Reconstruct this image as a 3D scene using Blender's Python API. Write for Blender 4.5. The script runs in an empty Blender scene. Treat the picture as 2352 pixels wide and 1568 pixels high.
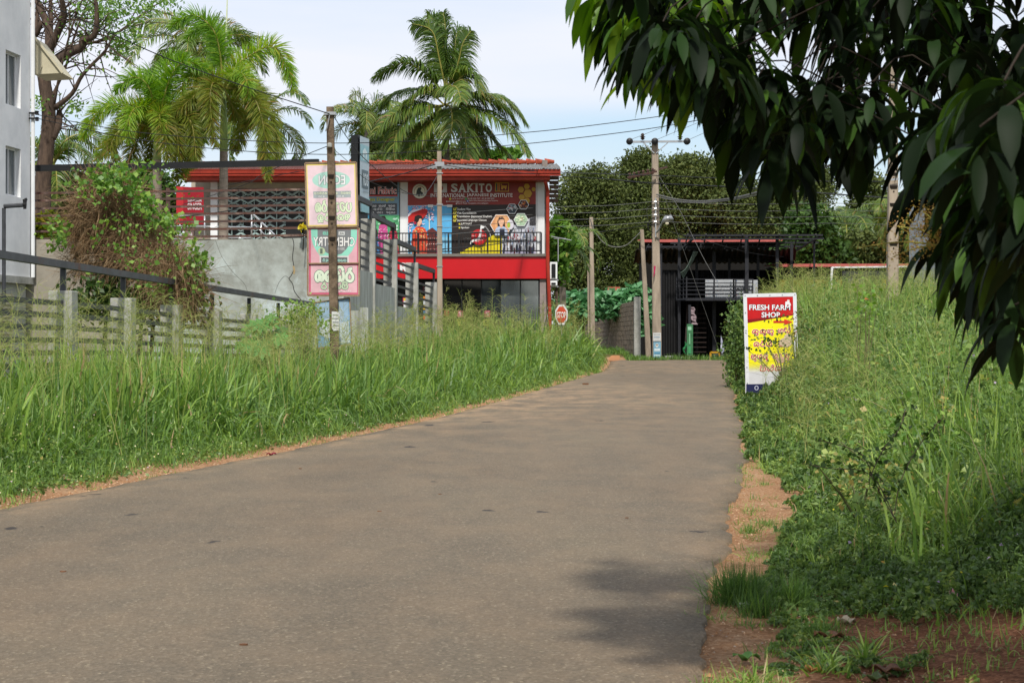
import bpy, math, random
import numpy as np
from mathutils import Vector, noise as mnoise
PI = math.pi
S = 4200.0; HZ = 765.0; CX = 1176.0; H = 1.35      # focal length in px of a 2352 px wide frame, horizon row, centre column, eye height
scene = bpy.context.scene
col = scene.collection
rng = np.random.default_rng(7)
random.seed(7)

# ------------------------------------------------------------------ camera, sky, sun, exposure
cam_d = bpy.data.cameras.new('camera'); cam = bpy.data.objects.new('camera', cam_d); col.objects.link(cam)
cam.location = (0, 0, H); cam.rotation_euler = (PI/2, 0, 0)
cam_d.sensor_width = 22.3; cam_d.lens = S/2352*22.3
cam_d.shift_y = -19/2352
cam_d.clip_start = 0.2; cam_d.clip_end = 6000
cam_d.dof.use_dof = True; cam_d.dof.focus_distance = 38; cam_d.dof.aperture_fstop = 9
scene.camera = cam
scene.view_settings.view_transform = 'Standard'; scene.view_settings.look = 'None'
scene.view_settings.exposure = 0.0; scene.view_settings.gamma = 1
scene.view_settings.use_curve_mapping = False
SUN_EL = math.radians(50); SUN_AZ = math.radians(180)   # azimuth clockwise from +Y
wd = bpy.data.worlds.new('World'); scene.world = wd; wd.use_nodes = True
nt = wd.node_tree; nt.nodes.clear()
def N(t, **k):
    n = nt.nodes.new(t)
    for a, b in k.items(): setattr(n, a, b)
    return n
out = N('ShaderNodeOutputWorld'); bg = N('ShaderNodeBackground'); bg.inputs[1].default_value = 0.12
sky = N('ShaderNodeTexSky', sky_type='NISHITA'); sky.sun_disc = False
sky.sun_elevation = SUN_EL; sky.sun_rotation = SUN_AZ; sky.air_density = 1.0; sky.dust_density = 1.5; sky.ozone_density = 1.5
tc = N('ShaderNodeTexCoord'); mp = N('ShaderNodeMapping'); mp.inputs['Scale'].default_value = (1.0, 1.0, 7.0)
nz = N('ShaderNodeTexNoise'); nz.inputs['Scale'].default_value = 1.6; nz.inputs['Detail'].default_value = 7; nz.inputs['Roughness'].default_value = 0.5
sep = N('ShaderNodeSeparateXYZ'); nt.links.new(tc.outputs['Generated'], sep.inputs[0])
nt.links.new(tc.outputs['Generated'], mp.inputs['Vector']); nt.links.new(mp.outputs[0], nz.inputs['Vector'])
# cloud cover by elevation: thin low bank, a clear blue strip, then an overall pale sheet above
rp = N('ShaderNodeValToRGB'); nt.links.new(sep.outputs['Z'], rp.inputs[0])
e = rp.color_ramp.elements; e[0].position = 0.0; e[0].color = (.75,)*3+(1,); e[1].position = 0.155; e[1].color = (.86,)*3+(1,)
for p_, c_ in ((0.055, .6), (0.085, .3), (0.112, .3), (0.130, .78)):
    x_ = e.new(p_); x_.color = (c_,)*3+(1,)
ad = N('ShaderNodeMath', operation='MULTIPLY_ADD'); nt.links.new(nz.outputs['Fac'], ad.inputs[0]); ad.inputs[1].default_value = 1.5; ad.inputs[2].default_value = -.72
ad2 = N('ShaderNodeMath', operation='ADD', use_clamp=True); nt.links.new(ad.outputs[0], ad2.inputs[0]); nt.links.new(rp.outputs[0], ad2.inputs[1])
mx = N('ShaderNodeMix', data_type='RGBA'); nt.links.new(ad2.outputs[0], mx.inputs['Factor'])
hs = N('ShaderNodeHueSaturation'); hs.inputs['Saturation'].default_value = 1.45; hs.inputs['Value'].default_value = 1.3
nt.links.new(sky.outputs[0], hs.inputs['Color']); nt.links.new(hs.outputs[0], mx.inputs['A'])
mx.inputs['B'].default_value = (7.5, 7.75, 8.5, 1)
nt.links.new(mx.outputs['Result'], bg.inputs[0]); nt.links.new(bg.outputs[0], out.inputs[0])
sd = bpy.data.lights.new('sun', 'SUN'); sd.energy = 4.4; sd.angle = math.radians(3.5); sd.color = (1, .95, .87)
so = bpy.data.objects.new('sun', sd); col.objects.link(so)
sv = Vector((math.sin(SUN_AZ)*math.cos(SUN_EL), math.cos(SUN_AZ)*math.cos(SUN_EL), math.sin(SUN_EL)))
so.rotation_euler = sv.to_track_quat('Z', 'Y').to_euler(); so.location = sv*50
scene.cycles.use_denoising = True
scene.cycles.max_bounces = 7; scene.cycles.transparent_max_bounces = 6
scene.cycles.caustics_reflective = False; scene.cycles.caustics_refractive = False

# ------------------------------------------------------------------ helpers
def W(x, y, Y): return Vector(((x-CX)*Y/S, Y, H+(HZ-y)*Y/S))
def lin(c):
    if isinstance(c, str): c = tuple(int(c[i:i+2], 16) for i in (0, 2, 4))
    o = []
    for v in c[:3]:
        v = v/255; o.append(v/12.92 if v <= .04045 else ((v+.055)/1.055)**2.4)
    return tuple(o)+(1,)
MC = {}
def mat(name, c, rough=.8, var=.12, scale=3, bump=0, metal=0, spec=.3, c2=None, bscale=None, stretch=None, c3=None, thr3=.62):
    """procedural: base colour mottled by noise (own stains and wear), optional second/third tone and bump"""
    if name in MC: return MC[name]
    m = bpy.data.materials.new(name); m.use_nodes = True; t = m.node_tree; b = t.nodes['Principled BSDF']
    b.inputs['Roughness'].default_value = rough; b.inputs['Metallic'].default_value = metal
    b.inputs['Specular IOR Level'].default_value = spec
    A = lin(c); B = lin(c2) if c2 else tuple(v*(1-var*1.5) for v in A[:3])+(1,)
    if not c2: A = tuple(min(1, v*(1+var)) for v in A[:3])+(1,)
    co = t.nodes.new('ShaderNodeTexCoord'); src = co.outputs['Object']
    if stretch:
        q = t.nodes.new('ShaderNodeMapping'); q.inputs['Scale'].default_value = stretch; t.links.new(src, q.inputs[0]); src = q.outputs[0]
    n = t.nodes.new('ShaderNodeTexNoise'); n.inputs['Scale'].default_value = scale; n.inputs['Detail'].default_value = 8; n.inputs['Roughness'].default_value = .65
    t.links.new(src, n.inputs['Vector'])
    r = t.nodes.new('ShaderNodeValToRGB'); r.color_ramp.elements[0].position = .36; r.color_ramp.elements[1].position = .64
    r.color_ramp.elements[0].color = B; r.color_ramp.elements[1].color = A
    t.links.new(n.outputs['Fac'], r.inputs[0]); last = r.outputs[0]
    if c3:
        n3 = t.nodes.new('ShaderNodeTexNoise'); n3.inputs['Scale'].default_value = scale*.45; n3.inputs['Detail'].default_value = 10; n3.inputs['Roughness'].default_value = .7
        mpp = t.nodes.new('ShaderNodeMapping'); mpp.inputs['Location'].default_value = (7.3, 1.1, 4.7); t.links.new(src, mpp.inputs[0]); t.links.new(mpp.outputs[0], n3.inputs['Vector'])
        r3 = t.nodes.new('ShaderNodeValToRGB'); r3.color_ramp.elements[0].position = thr3-.05; r3.color_ramp.elements[1].position = thr3+.05
        t.links.new(n3.outputs['Fac'], r3.inputs[0])
        mm = t.nodes.new('ShaderNodeMix'); mm.data_type = 'RGBA'; t.links.new(r3.outputs[0], mm.inputs['Factor']); t.links.new(last, mm.inputs['A']); mm.inputs['B'].default_value = lin(c3)
        last = mm.outputs['Result']
    t.links.new(last, b.inputs['Base Color'])
    if bump:
        n2 = t.nodes.new('ShaderNodeTexNoise'); n2.inputs['Scale'].default_value = bscale or scale*6; n2.inputs['Detail'].default_value = 6
        t.links.new(src, n2.inputs['Vector'])
        bp = t.nodes.new('ShaderNodeBump'); bp.inputs['Strength'].default_value = min(1, bump); bp.inputs['Distance'].default_value = .02
        t.links.new(n2.outputs['Fac'], bp.inputs['Height']); t.links.new(bp.outputs[0], b.inputs['Normal'])
    MC[name] = m; return m
def leafmat(name, cols, transl=.35, rough=.5, spec=.3):
    """foliage: colour picked per leaf/blade from its own random number, part of the light goes through"""
    if name in MC: return MC[name]
    m = bpy.data.materials.new(name); m.use_nodes = True; t = m.node_tree; b = t.nodes['Principled BSDF']; o = t.nodes['Material Output']
    at = t.nodes.new('ShaderNodeAttribute'); at.attribute_name = 'rnd'
    r = t.nodes.new('ShaderNodeValToRGB'); el = r.color_ramp.elements
    el[0].position = cols[0][0]; el[0].color = lin(cols[0][1]); el[1].position = cols[-1][0]; el[1].color = lin(cols[-1][1])
    for p, c in cols[1:-1]: x = el.new(p); x.color = lin(c)
    t.links.new(at.outputs['Fac'], r.inputs[0]); t.links.new(r.outputs[0], b.inputs['Base Color'])
    b.inputs['Roughness'].default_value = rough; b.inputs['Specular IOR Level'].default_value = spec
    tr = t.nodes.new('ShaderNodeBsdfTranslucent'); hsv = t.nodes.new('ShaderNodeHueSaturation'); hsv.inputs['Saturation'].default_value = 1.1; hsv.inputs['Value'].default_value = 1.5; hsv.inputs['Hue'].default_value = .49
    t.links.new(r.outputs[0], hsv.inputs['Color']); t.links.new(hsv.outputs[0], tr.inputs[0])
    ms = t.nodes.new('ShaderNodeMixShader'); ms.inputs[0].default_value = transl
    t.links.new(b.outputs[0], ms.inputs[1]); t.links.new(tr.outputs[0], ms.inputs[2]); t.links.new(ms.outputs[0], o.inputs[0])
    MC[name] = m; return m

def tag(o, label=None, cat=None, group=None, kind=None):
    if label: o['label'] = label
    if cat: o['category'] = cat
    if group: o['group'] = group
    if kind: o['kind'] = kind
    return o
def thing(name, loc, label, cat, group=None):
    o = bpy.data.objects.new(name, None); col.objects.link(o); o.location = loc; o.empty_display_size = .3
    return tag(o, label, cat, group)
def place(ob, parent):
    if parent is not None:
        p = Vector((0, 0, 0)); q = parent
        while q is not None: p += q.location; q = q.parent
        ob.parent = parent; ob.location = -p
class MB:
    def __init__(s): s.v = []; s.f = []; s.m = []; s.cm = 0
    def add(s, vs, fs):
        n = len(s.v); s.v += [tuple(v) for v in vs]
        for f in fs: s.f.append(tuple(i+n for i in f)); s.m.append(s.cm)
        return s
    def hexa(s, p): # 8 points: bottom ring 0-3 ccw, top ring 4-7
        return s.add(p, [(3,2,1,0),(4,5,6,7),(0,1,5,4),(1,2,6,5),(2,3,7,6),(3,0,4,7)])
    def box(s, x0, x1, y0, y1, z0, z1):
        return s.hexa([(x0,y0,z0),(x1,y0,z0),(x1,y1,z0),(x0,y1,z0),(x0,y0,z1),(x1,y0,z1),(x1,y1,z1),(x0,y1,z1)])
    def bar(s, a, b, w, h=None):   # square-section bar from a to b, w sideways, h upwards
        h = h or w; a = Vector(a); b = Vector(b); d = (b-a).normalized()
        up = Vector((0,0,1)) if abs(d.z) < .95 else Vector((0,1,0))
        sx = d.cross(up).normalized()*w/2; sy = sx.cross(d).normalized()*h/2
        return s.hexa([a-sx-sy, a+sx-sy, b+sx-sy, b-sx-sy, a-sx+sy, a+sx+sy, b+sx+sy, b-sx+sy])
    def tube(s, pts, r, n=8, cap=True):
        pts = [Vector(p) for p in pts]; k = len(pts)
        rs = r if hasattr(r, '__len__') else [r]*k
        ref = Vector((.31, .22, .93)).normalized(); base = len(s.v); prev = None
        for i, p in enumerate(pts):
            d = (pts[min(i+1, k-1)]-pts[max(i-1, 0)]).normalized()
            if prev is None:
                a = d.cross(ref)
                if a.length < .1: a = d.cross(Vector((1,0,0)))
            else: a = prev - d*prev.dot(d)
            a.normalize(); prev = a; b = d.cross(a)
            for j in range(n):
                t = 2*PI*j/n; s.v.append(tuple(p+(a*math.cos(t)+b*math.sin(t))*rs[i]))
        for i in range(k-1):
            for j in range(n):
                s.f.append((base+i*n+j, base+i*n+(j+1)%n, base+(i+1)*n+(j+1)%n, base+(i+1)*n+j)); s.m.append(s.cm)
        if cap:
            s.f.append(tuple(base+j for j in reversed(range(n)))); s.m.append(s.cm)
            s.f.append(tuple(base+(k-1)*n+j for j in range(n))); s.m.append(s.cm)
        return s
    def prism(s, poly, y0, y1):    # xz outline (ccw seen from -Y) extruded in depth
        n = len(poly); vs = [(x, y0, z) for x, z in poly]+[(x, y1, z) for x, z in poly]
        return s.add(vs, [tuple(range(n)), tuple(reversed(range(n, 2*n)))]+[(i, i+n, (i+1) % n+n, (i+1) % n) for i in range(n)])
    def plan(s, poly, z0, z1):     # plan outline extruded up
        n = len(poly); vs = [(x, y, z0) for x, y in poly]+[(x, y, z1) for x, y in poly]
        return s.add(vs, [tuple(reversed(range(n))), tuple(range(n, 2*n))]+[(i, (i+1) % n, (i+1) % n+n, i+n) for i in range(n)])
    def lathe(s, c, prof, n=12, axis='z'):
        base = len(s.v)
        for r, h in prof:
            for j in range(n):
                t = 2*PI*j/n; a, b = r*math.cos(t), r*math.sin(t)
                s.v.append((c[0]+a, c[1]+b, c[2]+h) if axis == 'z' else (c[0]+a, c[1]+h, c[2]+b) if axis == 'y' else (c[0]+h, c[1]+a, c[2]+b))
        for i in range(len(prof)-1):
            for j in range(n): s.f.append((base+i*n+j, base+i*n+(j+1) % n, base+(i+1)*n+(j+1) % n, base+(i+1)*n+j)); s.m.append(s.cm)
        s.f.append(tuple(base+j for j in range(n))); s.m.append(s.cm); s.f.append(tuple(base+(len(prof)-1)*n+j for j in range(n))); s.m.append(s.cm)
        return s
    def build(s, name, mats, parent=None, smooth=False, bevel=0):
        me = bpy.data.meshes.new(name); me.from_pydata(s.v, [], s.f)
        mats = mats if isinstance(mats, (list, tuple)) else [mats]
        for m in mats: me.materials.append(m)
        if len(mats) > 1: me.polygons.foreach_set('material_index', s.m)
        if smooth: me.polygons.foreach_set('use_smooth', [True]*len(me.polygons))
        me.update(); o = bpy.data.objects.new(name, me); col.objects.link(o); place(o, parent)
        if bevel:
            b = o.modifiers.new('bevel', 'BEVEL'); b.width = bevel; b.segments = 2; b.limit_method = 'ANGLE'
        return o
def np_mesh(name, V, F, m, rnd=None, parent=None, smooth=True):
    V = np.ascontiguousarray(V, dtype=np.float32).reshape(-1, 3); F = np.ascontiguousarray(F, dtype=np.int32); k = F.shape[1]
    me = bpy.data.meshes.new(name); me.vertices.add(len(V)); me.vertices.foreach_set('co', V.ravel())
    me.loops.add(F.size); me.loops.foreach_set('vertex_index', F.ravel())
    me.polygons.add(len(F)); me.polygons.foreach_set('loop_start', np.arange(0, F.size, k, dtype=np.int32))
    if smooth: me.polygons.foreach_set('use_smooth', np.ones(len(F), dtype=bool))
    if rnd is not None:
        a = me.attributes.new('rnd', 'FLOAT', 'POINT'); a.data.foreach_set('value', np.ascontiguousarray(rnd, dtype=np.float32).ravel())
    me.materials.append(m); me.update(calc_edges=True)
    o = bpy.data.objects.new(name, me); col.objects.link(o); place(o, parent); return o
def nrm(a): return a/np.maximum(np.linalg.norm(a, axis=-1, keepdims=True), 1e-9)
def strips(base, d0, side, L, Wd, prof, droop, segs=4, fold=0.0):
    """N blades / leaves / leaflets: centre line starts along d0 and bends down by droop; returns verts, quads"""
    n = len(base); d0 = nrm(d0); side = nrm(side-(side*d0).sum(-1, keepdims=True)*d0)
    L = np.broadcast_to(L, (n,)); Wd = np.broadcast_to(Wd, (n,)); droop = np.broadcast_to(droop, (n,))
    across = 3 if fold else 2
    V = np.zeros((n, segs+1, across, 3)); p = base.copy(); g = np.array([0, 0, -1.0])
    for i in range(segs+1):
        t = i/segs
        d = nrm(d0+g*(droop*t)[:, None]); w = (Wd*np.interp(t, *prof)/2)[:, None]
        up = np.cross(side, d)
        V[:, i, 0] = p-side*w; V[:, i, -1] = p+side*w
        if fold:
            V[:, i, 1] = p; V[:, i, 0] += up*w*fold; V[:, i, 2] += up*w*fold
        p = p+d*(L/segs)[:, None]
    a = across; idx = np.arange(n*(segs+1)*a).reshape(n, segs+1, a)
    F = np.concatenate([np.stack([idx[:, :-1, j], idx[:, :-1, j+1], idx[:, 1:, j+1], idx[:, 1:, j]], -1).reshape(-1, 4) for j in range(a-1)])
    return V.reshape(-1, 3), F, (segs+1)*a
class Acc:
    def __init__(s): s.V = []; s.F = []; s.R = []; s.n = 0
    def put(s, V, F, per, rnd):
        s.V.append(V); s.F.append(F+s.n); s.R.append(np.repeat(rnd, per)); s.n += len(V)
    def build(s, name, m, parent=None, smooth=True):
        return np_mesh(name, np.concatenate(s.V), np.concatenate(s.F), m, np.concatenate(s.R), parent, smooth)
BLADE = ([0, .15, .55, 1], [.7, 1, .85, .03]); OVAL = ([0, .12, .4, .7, 1], [.12, .55, 1, .8, .04]); HAIR = ([0, 1], [1, .5])
def rdir(n, zmin=-1, zmax=1):
    z = rng.uniform(zmin, zmax, n); a = rng.uniform(0, 2*PI, n); r = np.sqrt(np.maximum(0, 1-z*z)); return np.stack([r*np.cos(a), r*np.sin(a), z], 1)
def cards(pos, size, up=.4, elong=1.7):
    """leaf cards: little folded rhombs, random attitude biased to face up"""
    n = len(pos); nn = nrm(rdir(n)+np.array([0, 0, up])); d = nrm(np.cross(nn, rdir(n))); sd_ = np.cross(nn, d)
    size = np.broadcast_to(size, (n,))[:, None]
    V = np.stack([pos-d*size*elong/2, pos+sd_*size/2+nn*size*.12, pos+d*size*elong/2-nn*size*.15, pos-sd_*size/2+nn*size*.12], 1)
    return V.reshape(-1, 3), np.arange(n*4).reshape(n, 4), 4
def smooth_path(pts, k=6):
    pts = [Vector(p) for p in pts]; o = []
    for i in range(len(pts)-1):
        p0 = pts[max(i-1, 0)]; p1 = pts[i]; p2 = pts[i+1]; p3 = pts[min(i+2, len(pts)-1)]
        for j in range(k):
            t = j/k; o.append(.5*((2*p1)+(p2-p0)*t+(2*p0-5*p1+4*p2-p3)*t*t+(-p0+3*p1-3*p2+p3)*t**3))
    o.append(pts[-1]); return o
def ss(x): x = np.clip(x, 0, 1); return x*x*(3-2*x)

# ------------------------------------------------------------------ lie of the land
RY = [-25, 0, 7.06, 8.93, 13.66, 19.9, 36.6, 60, 90, 97]; RX = [-2.9, 0, .746, .955, 1.64, 2.53, 4.48, 7.1, 10.6, 11.6]
LY = [-25, 0, 7, 14.2, 20.25, 29.1, 40.5, 66.7, 90, 97]; LX = [-9.5, -6.3, -5.2, -3.97, -2.78, -1.22, .23, 3.4, 4.9, 5.2]
def Re(Y): return np.interp(Y, RY, RX)
def Le(Y): return np.interp(Y, LY, LX)
def gz(X, Y):
    X = np.asarray(X, float); Y = np.asarray(Y, float); dr = X-Re(Y); dl = Le(Y)-X
    b = ss((Y-24)/22)
    zr = (1-b)*.5*ss((dr-.6)/3.4)+b*1.25*ss((dr-.05)/1.9)
    zl = .1*ss(dl/1.0)+.2*ss((dl-.8)/3)+.35*ss((Y-42)/14)*ss(dl/2.5)
    z = np.where(dr > 0, zr, np.where(dl > 0, zl, 0))-.035
    t = ss((Y-91.5)/7); z = z*(1-t)-.95*t
    z = z+ss((6.7-X)/.9)*ss((Y-88.5)/4)*ss((X+6)/6)*(1.35*t+.03)*ss((150-Y)/20)
    return z
def gzf(x, y): return float(gz(x, y))
# ------------------------------------------------------------------ ground, road
def soil_mat():
    m = bpy.data.materials.new('soil'); m.use_nodes = True; t = m.node_tree; b = t.nodes['Principled BSDF']; b.inputs['Roughness'].default_value = .95; b.inputs['Specular IOR Level'].default_value = .1
    co = t.nodes.new('ShaderNodeTexCoord')
    def noise(s, d=8, r=.65):
        n = t.nodes.new('ShaderNodeTexNoise'); n.inputs['Scale'].default_value = s; n.inputs['Detail'].default_value = d; n.inputs['Roughness'].default_value = r; t.links.new(co.outputs['Object'], n.inputs['Vector']); return n
    def ramp(src, stops):
        r = t.nodes.new('ShaderNodeValToRGB'); e = r.color_ramp.elements; e[0].position = stops[0][0]; e[0].color = lin(stops[0][1]); e[1].position = stops[-1][0]; e[1].color = lin(stops[-1][1])
        for p, c in stops[1:-1]: x = e.new(p); x.color = lin(c)
        t.links.new(src, r.inputs[0]); return r
    r1 = ramp(noise(1.1).outputs['Fac'], [(.3, '86603f'), (.5, 'a17a56'), (.7, 'b79a78')])
    v = t.nodes.new('ShaderNodeTexVoronoi'); v.inputs['Scale'].default_value = 55; t.links.new(co.outputs['Object'], v.inputs['Vector'])
    r2 = ramp(v.outputs['Color'], [(.0, '5a3a28'), (.5, 'a07a5c'), (1, 'd0b090')])
    mx = t.nodes.new('ShaderNodeMix'); mx.data_type = 'RGBA'; mx.inputs['Factor'].default_value = .45
    t.links.new(r1.outputs[0], mx.inputs['A']); t.links.new(r2.outputs[0], mx.inputs['B'])
    at = t.nodes.new('ShaderNodeAttribute'); at.attribute_name = 'green'
    n3 = noise(5, 6); r3 = ramp(n3.outputs['Fac'], [(.3, '3a3a20'), (.7, '4f5a2a')])
    m2 = t.nodes.new('ShaderNodeMix'); m2.data_type = 'RGBA'; t.links.new(at.outputs['Fac'], m2.inputs['Factor']); t.links.new(mx.outputs['Result'], m2.inputs['A']); t.links.new(r3.outputs[0], m2.inputs['B'])
    # darker leaf mould and damp earth patches near the mango tree
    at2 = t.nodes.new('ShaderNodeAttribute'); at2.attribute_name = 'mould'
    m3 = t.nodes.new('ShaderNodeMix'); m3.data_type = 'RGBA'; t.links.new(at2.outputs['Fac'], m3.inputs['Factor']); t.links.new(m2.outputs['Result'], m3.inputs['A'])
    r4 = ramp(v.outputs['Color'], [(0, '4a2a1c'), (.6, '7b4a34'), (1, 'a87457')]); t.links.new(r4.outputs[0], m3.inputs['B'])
    t.links.new(m3.outputs['Result'], b.inputs['Base Color'])
    bp = t.nodes.new('ShaderNodeBump'); bp.inputs['Distance'].default_value = .03; bp.inputs['Strength'].default_value = .9; t.links.new(noise(30, 8, .8).outputs['Fac'], bp.inputs['Height']); t.links.new(bp.outputs[0], b.inputs['Normal'])
    return m
gx = np.concatenate([[-2500, -900, -350, -150], np.arange(-80, -16, 4.0), np.arange(-16, -8, 1.0), np.arange(-8, 14, .22), np.arange(14, 24, 1.0), np.arange(24, 90, 5.0), [150, 400, 1000, 2500]])
gy = np.concatenate([[-800, -200, -60], np.arange(-30, 0, 3.0), np.arange(0, 60, .35), np.arange(60, 106, .7), np.arange(106, 170, 6.0), [220, 400, 900, 3500]])
GX, GY = np.meshgrid(gx, gy); GZ = gz(GX, GY)
GZ = GZ + np.where(((GX > Re(GY)+.1) | (GX < Le(GY)-.1)) & (GY < 60) & (GY > 2), .02*np.sin(GX*7.1+GY*3.3)*np.sin(GY*5.7-GX*2.1), 0)
nx_, ny_ = len(gx), len(gy); idx = np.arange(nx_*ny_).reshape(ny_, nx_)
F = np.stack([idx[:-1, :-1], idx[:-1, 1:], idx[1:, 1:], idx[1:, :-1]], -1).reshape(-1, 4)
ground = np_mesh('ground', np.stack([GX, GY, GZ], -1), F, soil_mat())
dr = GX-Re(GY); dl = Le(GY)-GX
green = np.where(dr > 0, ss((dr-.35-.25*np.sin(GY*1.3)-.4*((GY > 12) & (GY < 19)))/.5)*ss((GY-7.6)/3), ss((dl-.55-.15*np.sin(GY*2.1))/.4))
green = np.where(GY > 94, .85, green)
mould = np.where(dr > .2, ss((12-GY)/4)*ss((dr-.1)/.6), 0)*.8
for nm_, val in (('green', green), ('mould', mould)):
    a = ground.data.attributes.new(nm_, 'FLOAT', 'POINT'); a.data.foreach_set('value', val.astype(np.float32).ravel())
tag(ground, kind='structure')

def asphalt_mat():
    m = bpy.data.materials.new('worn_asphalt'); m.use_nodes = True; t = m.node_tree; b = t.nodes['Principled BSDF']; b.inputs['Roughness'].default_value = .82; b.inputs['Specular IOR Level'].default_value = .25
    co = t.nodes.new('ShaderNodeTexCoord'); L = t.links.new
    def noise(s, d=8, r=.65, st=None):
        n = t.nodes.new('ShaderNodeTexNoise'); n.inputs['Scale'].default_value = s; n.inputs['Detail'].default_value = d; n.inputs['Roughness'].default_value = r
        if st:
            q = t.nodes.new('ShaderNodeMapping'); q.inputs['Scale'].default_value = st; L(co.outputs['Object'], q.inputs[0]); L(q.outputs[0], n.inputs['Vector'])
        else: L(co.outputs['Object'], n.inputs['Vector'])
        return n
    def ramp(src, stops):
        r = t.nodes.new('ShaderNodeValToRGB'); e = r.color_ramp.elements; e[0].position = stops[0][0]; e[0].color = lin(stops[0][1]); e[1].position = stops[-1][0]; e[1].color = lin(stops[-1][1])
        for p, c in stops[1:-1]: x = e.new(p); x.color = lin(c)
        L(src, r.inputs[0]); return r
    def mix(f, a, bb):
        x = t.nodes.new('ShaderNodeMix'); x.data_type = 'RGBA'
        if isinstance(f, float): x.inputs['Factor'].default_value = f
        else: L(f, x.inputs['Factor'])
        L(a, x.inputs['A'])
        if isinstance(bb, str): x.inputs['B'].default_value = lin(bb)
        else: L(bb, x.inputs['B'])
        return x.outputs['Result']
    base = ramp(noise(.35, 9, .6, (1, .35, 1)).outputs['Fac'], [(.3, '584f42'), (.5, '675d4e'), (.7, '726855')])
    v = t.nodes.new('ShaderNodeTexVoronoi'); v.inputs['Scale'].default_value = 75; L(co.outputs['Object'], v.inputs['Vector'])
    agg = ramp(v.outputs['Color'], [(0, '332f28'), (.45, '5e5547'), (.8, '776c5c'), (1, 'b8ac94')])
    c = mix(.42, base.outputs[0], agg.outputs[0])
    v2 = t.nodes.new('ShaderNodeTexVoronoi'); v2.inputs['Scale'].default_value = 17; L(co.outputs['Object'], v2.inputs['Vector'])
    dots = ramp(v2.outputs['Distance'], [(.0, 'ffffff'), (.1, 'ffffff'), (.14, '000000')]); c = mix(dots.outputs[0], c, '91866f')
    c = mix(ramp(noise(.9, 3, .5, (1, .22, 1)).outputs['Fac'], [(.5, '000000'), (.75, '707070')]).outputs[0], c, '7c6248')
    cr = t.nodes.new('ShaderNodeTexVoronoi'); cr.feature = 'DISTANCE_TO_EDGE'; cr.inputs['Scale'].default_value = .55; wq = noise(2.2, 6, .7); wm = t.nodes.new('ShaderNodeMix'); wm.data_type = 'VECTOR'; wm.inputs['Factor'].default_value = .25; L(co.outputs['Object'], wm.inputs['A']); L(wq.outputs['Color'], wm.inputs['B']); L(wm.outputs['Result'], cr.inputs['Vector'])
    c = mix(ramp(cr.outputs['Distance'], [(.0, '606060'), (.004, '000000')]).outputs[0], c, '2e2925')
    at = t.nodes.new('ShaderNodeAttribute'); at.attribute_name = 'dust'
    dn = ramp(noise(1.5, 10, .75, (1, .5, 1)).outputs['Fac'], [(.42, '000000'), (.62, 'ffffff')])
    mu = t.nodes.new('ShaderNodeMath'); mu.operation = 'MULTIPLY'; L(at.outputs['Fac'], mu.inputs[0]); L(dn.outputs[0], mu.inputs[1])
    c = mix(mu.outputs[0], c, 'a88c6c')
    spots = ramp(noise(1.9, 4, .5, (1, .6, 1)).outputs['Fac'], [(.695, '000000'), (.715, 'ffffff')])
    c = mix(spots.outputs[0], c, '37322f')
    L(c, b.inputs['Base Color'])
    bp = t.nodes.new('ShaderNodeBump'); bp.inputs['Distance'].default_value = .006; bp.inputs['Strength'].default_value = .8; L(v.outputs['Distance'], bp.inputs['Height'])
    bp2 = t.nodes.new('ShaderNodeBump'); bp2.inputs['Distance'].default_value = .02; bp2.inputs['Strength'].default_value = .5; L(noise(8, 6).outputs['Fac'], bp2.inputs['Height']); L(bp.outputs[0], bp2.inputs['Normal']); L(bp2.outputs[0], b.inputs['Normal'])
    return m
ys = np.concatenate([np.arange(-25, 4, 1.0), np.arange(4, 30, .12), np.arange(30, 92, .4), np.arange(92, 97, .5)])
n_ = 22; rows = []; dust = []
for y in ys:
    l = float(Le(y)); r = float(Re(y))
    j = lambda s, k: (mnoise.noise(Vector((y*k, s, 0))))
    l += .10*j(3.1, .6)+.05*j(9.7, 4); r += .10*j(5.5, .6)+.06*j(1.7, 3.5)+.02*j(7.7, 11)
    zb = 0.0 if y < 91.5 else -.95*float(ss((y-91.5)/7))
    for i in range(n_+1):
        t = i/n_; x = l+(r-l)*t; e_ = min(t, 1-t)*(r-l)
        z = zb + .02*math.sin(PI*t)*1.0 - (.012 if i in (0, n_) else 0)
        rows.append((x, y, z))
        dust.append(max(0, 1-t*(r-l)/.5)*.6+max(0, 1-(1-t)*(r-l)/.4)*.25+.7*math.exp(-((y-38)/11)**2)*max(0, 1-t*.9)+.12+(.25 if y > 60 else 0))
    rows.append((l-.01, y, zb-.1)); dust.append(1); rows.append((r+.01, y, zb-.1)); dust.append(1)
R = n_+3; ff = []
for k in range(len(ys)-1):
    for i in range(n_): ff.append((k*R+i, k*R+i+1, (k+1)*R+i+1, (k+1)*R+i))
    ff.append((k*R+n_+1, k*R, (k+1)*R, (k+1)*R+n_+1)); ff.append((k*R+n_, k*R+n_+2, (k+1)*R+n_+2, (k+1)*R+n_))
road = np_mesh('road', np.array(rows), np.array(ff), asphalt_mat()); tag(road, kind='structure')
a = road.data.attributes.new('dust', 'FLOAT', 'POINT'); a.data.foreach_set('value', np.array(dust, dtype=np.float32))
mb = MB(); mb.add([(-60, 97.5, -.90), (80, 97.5, -.90), (80, 103, -.88), (-60, 103, -.88)], [(0, 1, 2, 3)])
mr = mb.build('main_road', MC.setdefault('asph2', mat('asphalt_dark', '6a625a', .85, .15, 1))); tag(mr, kind='structure')
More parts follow.
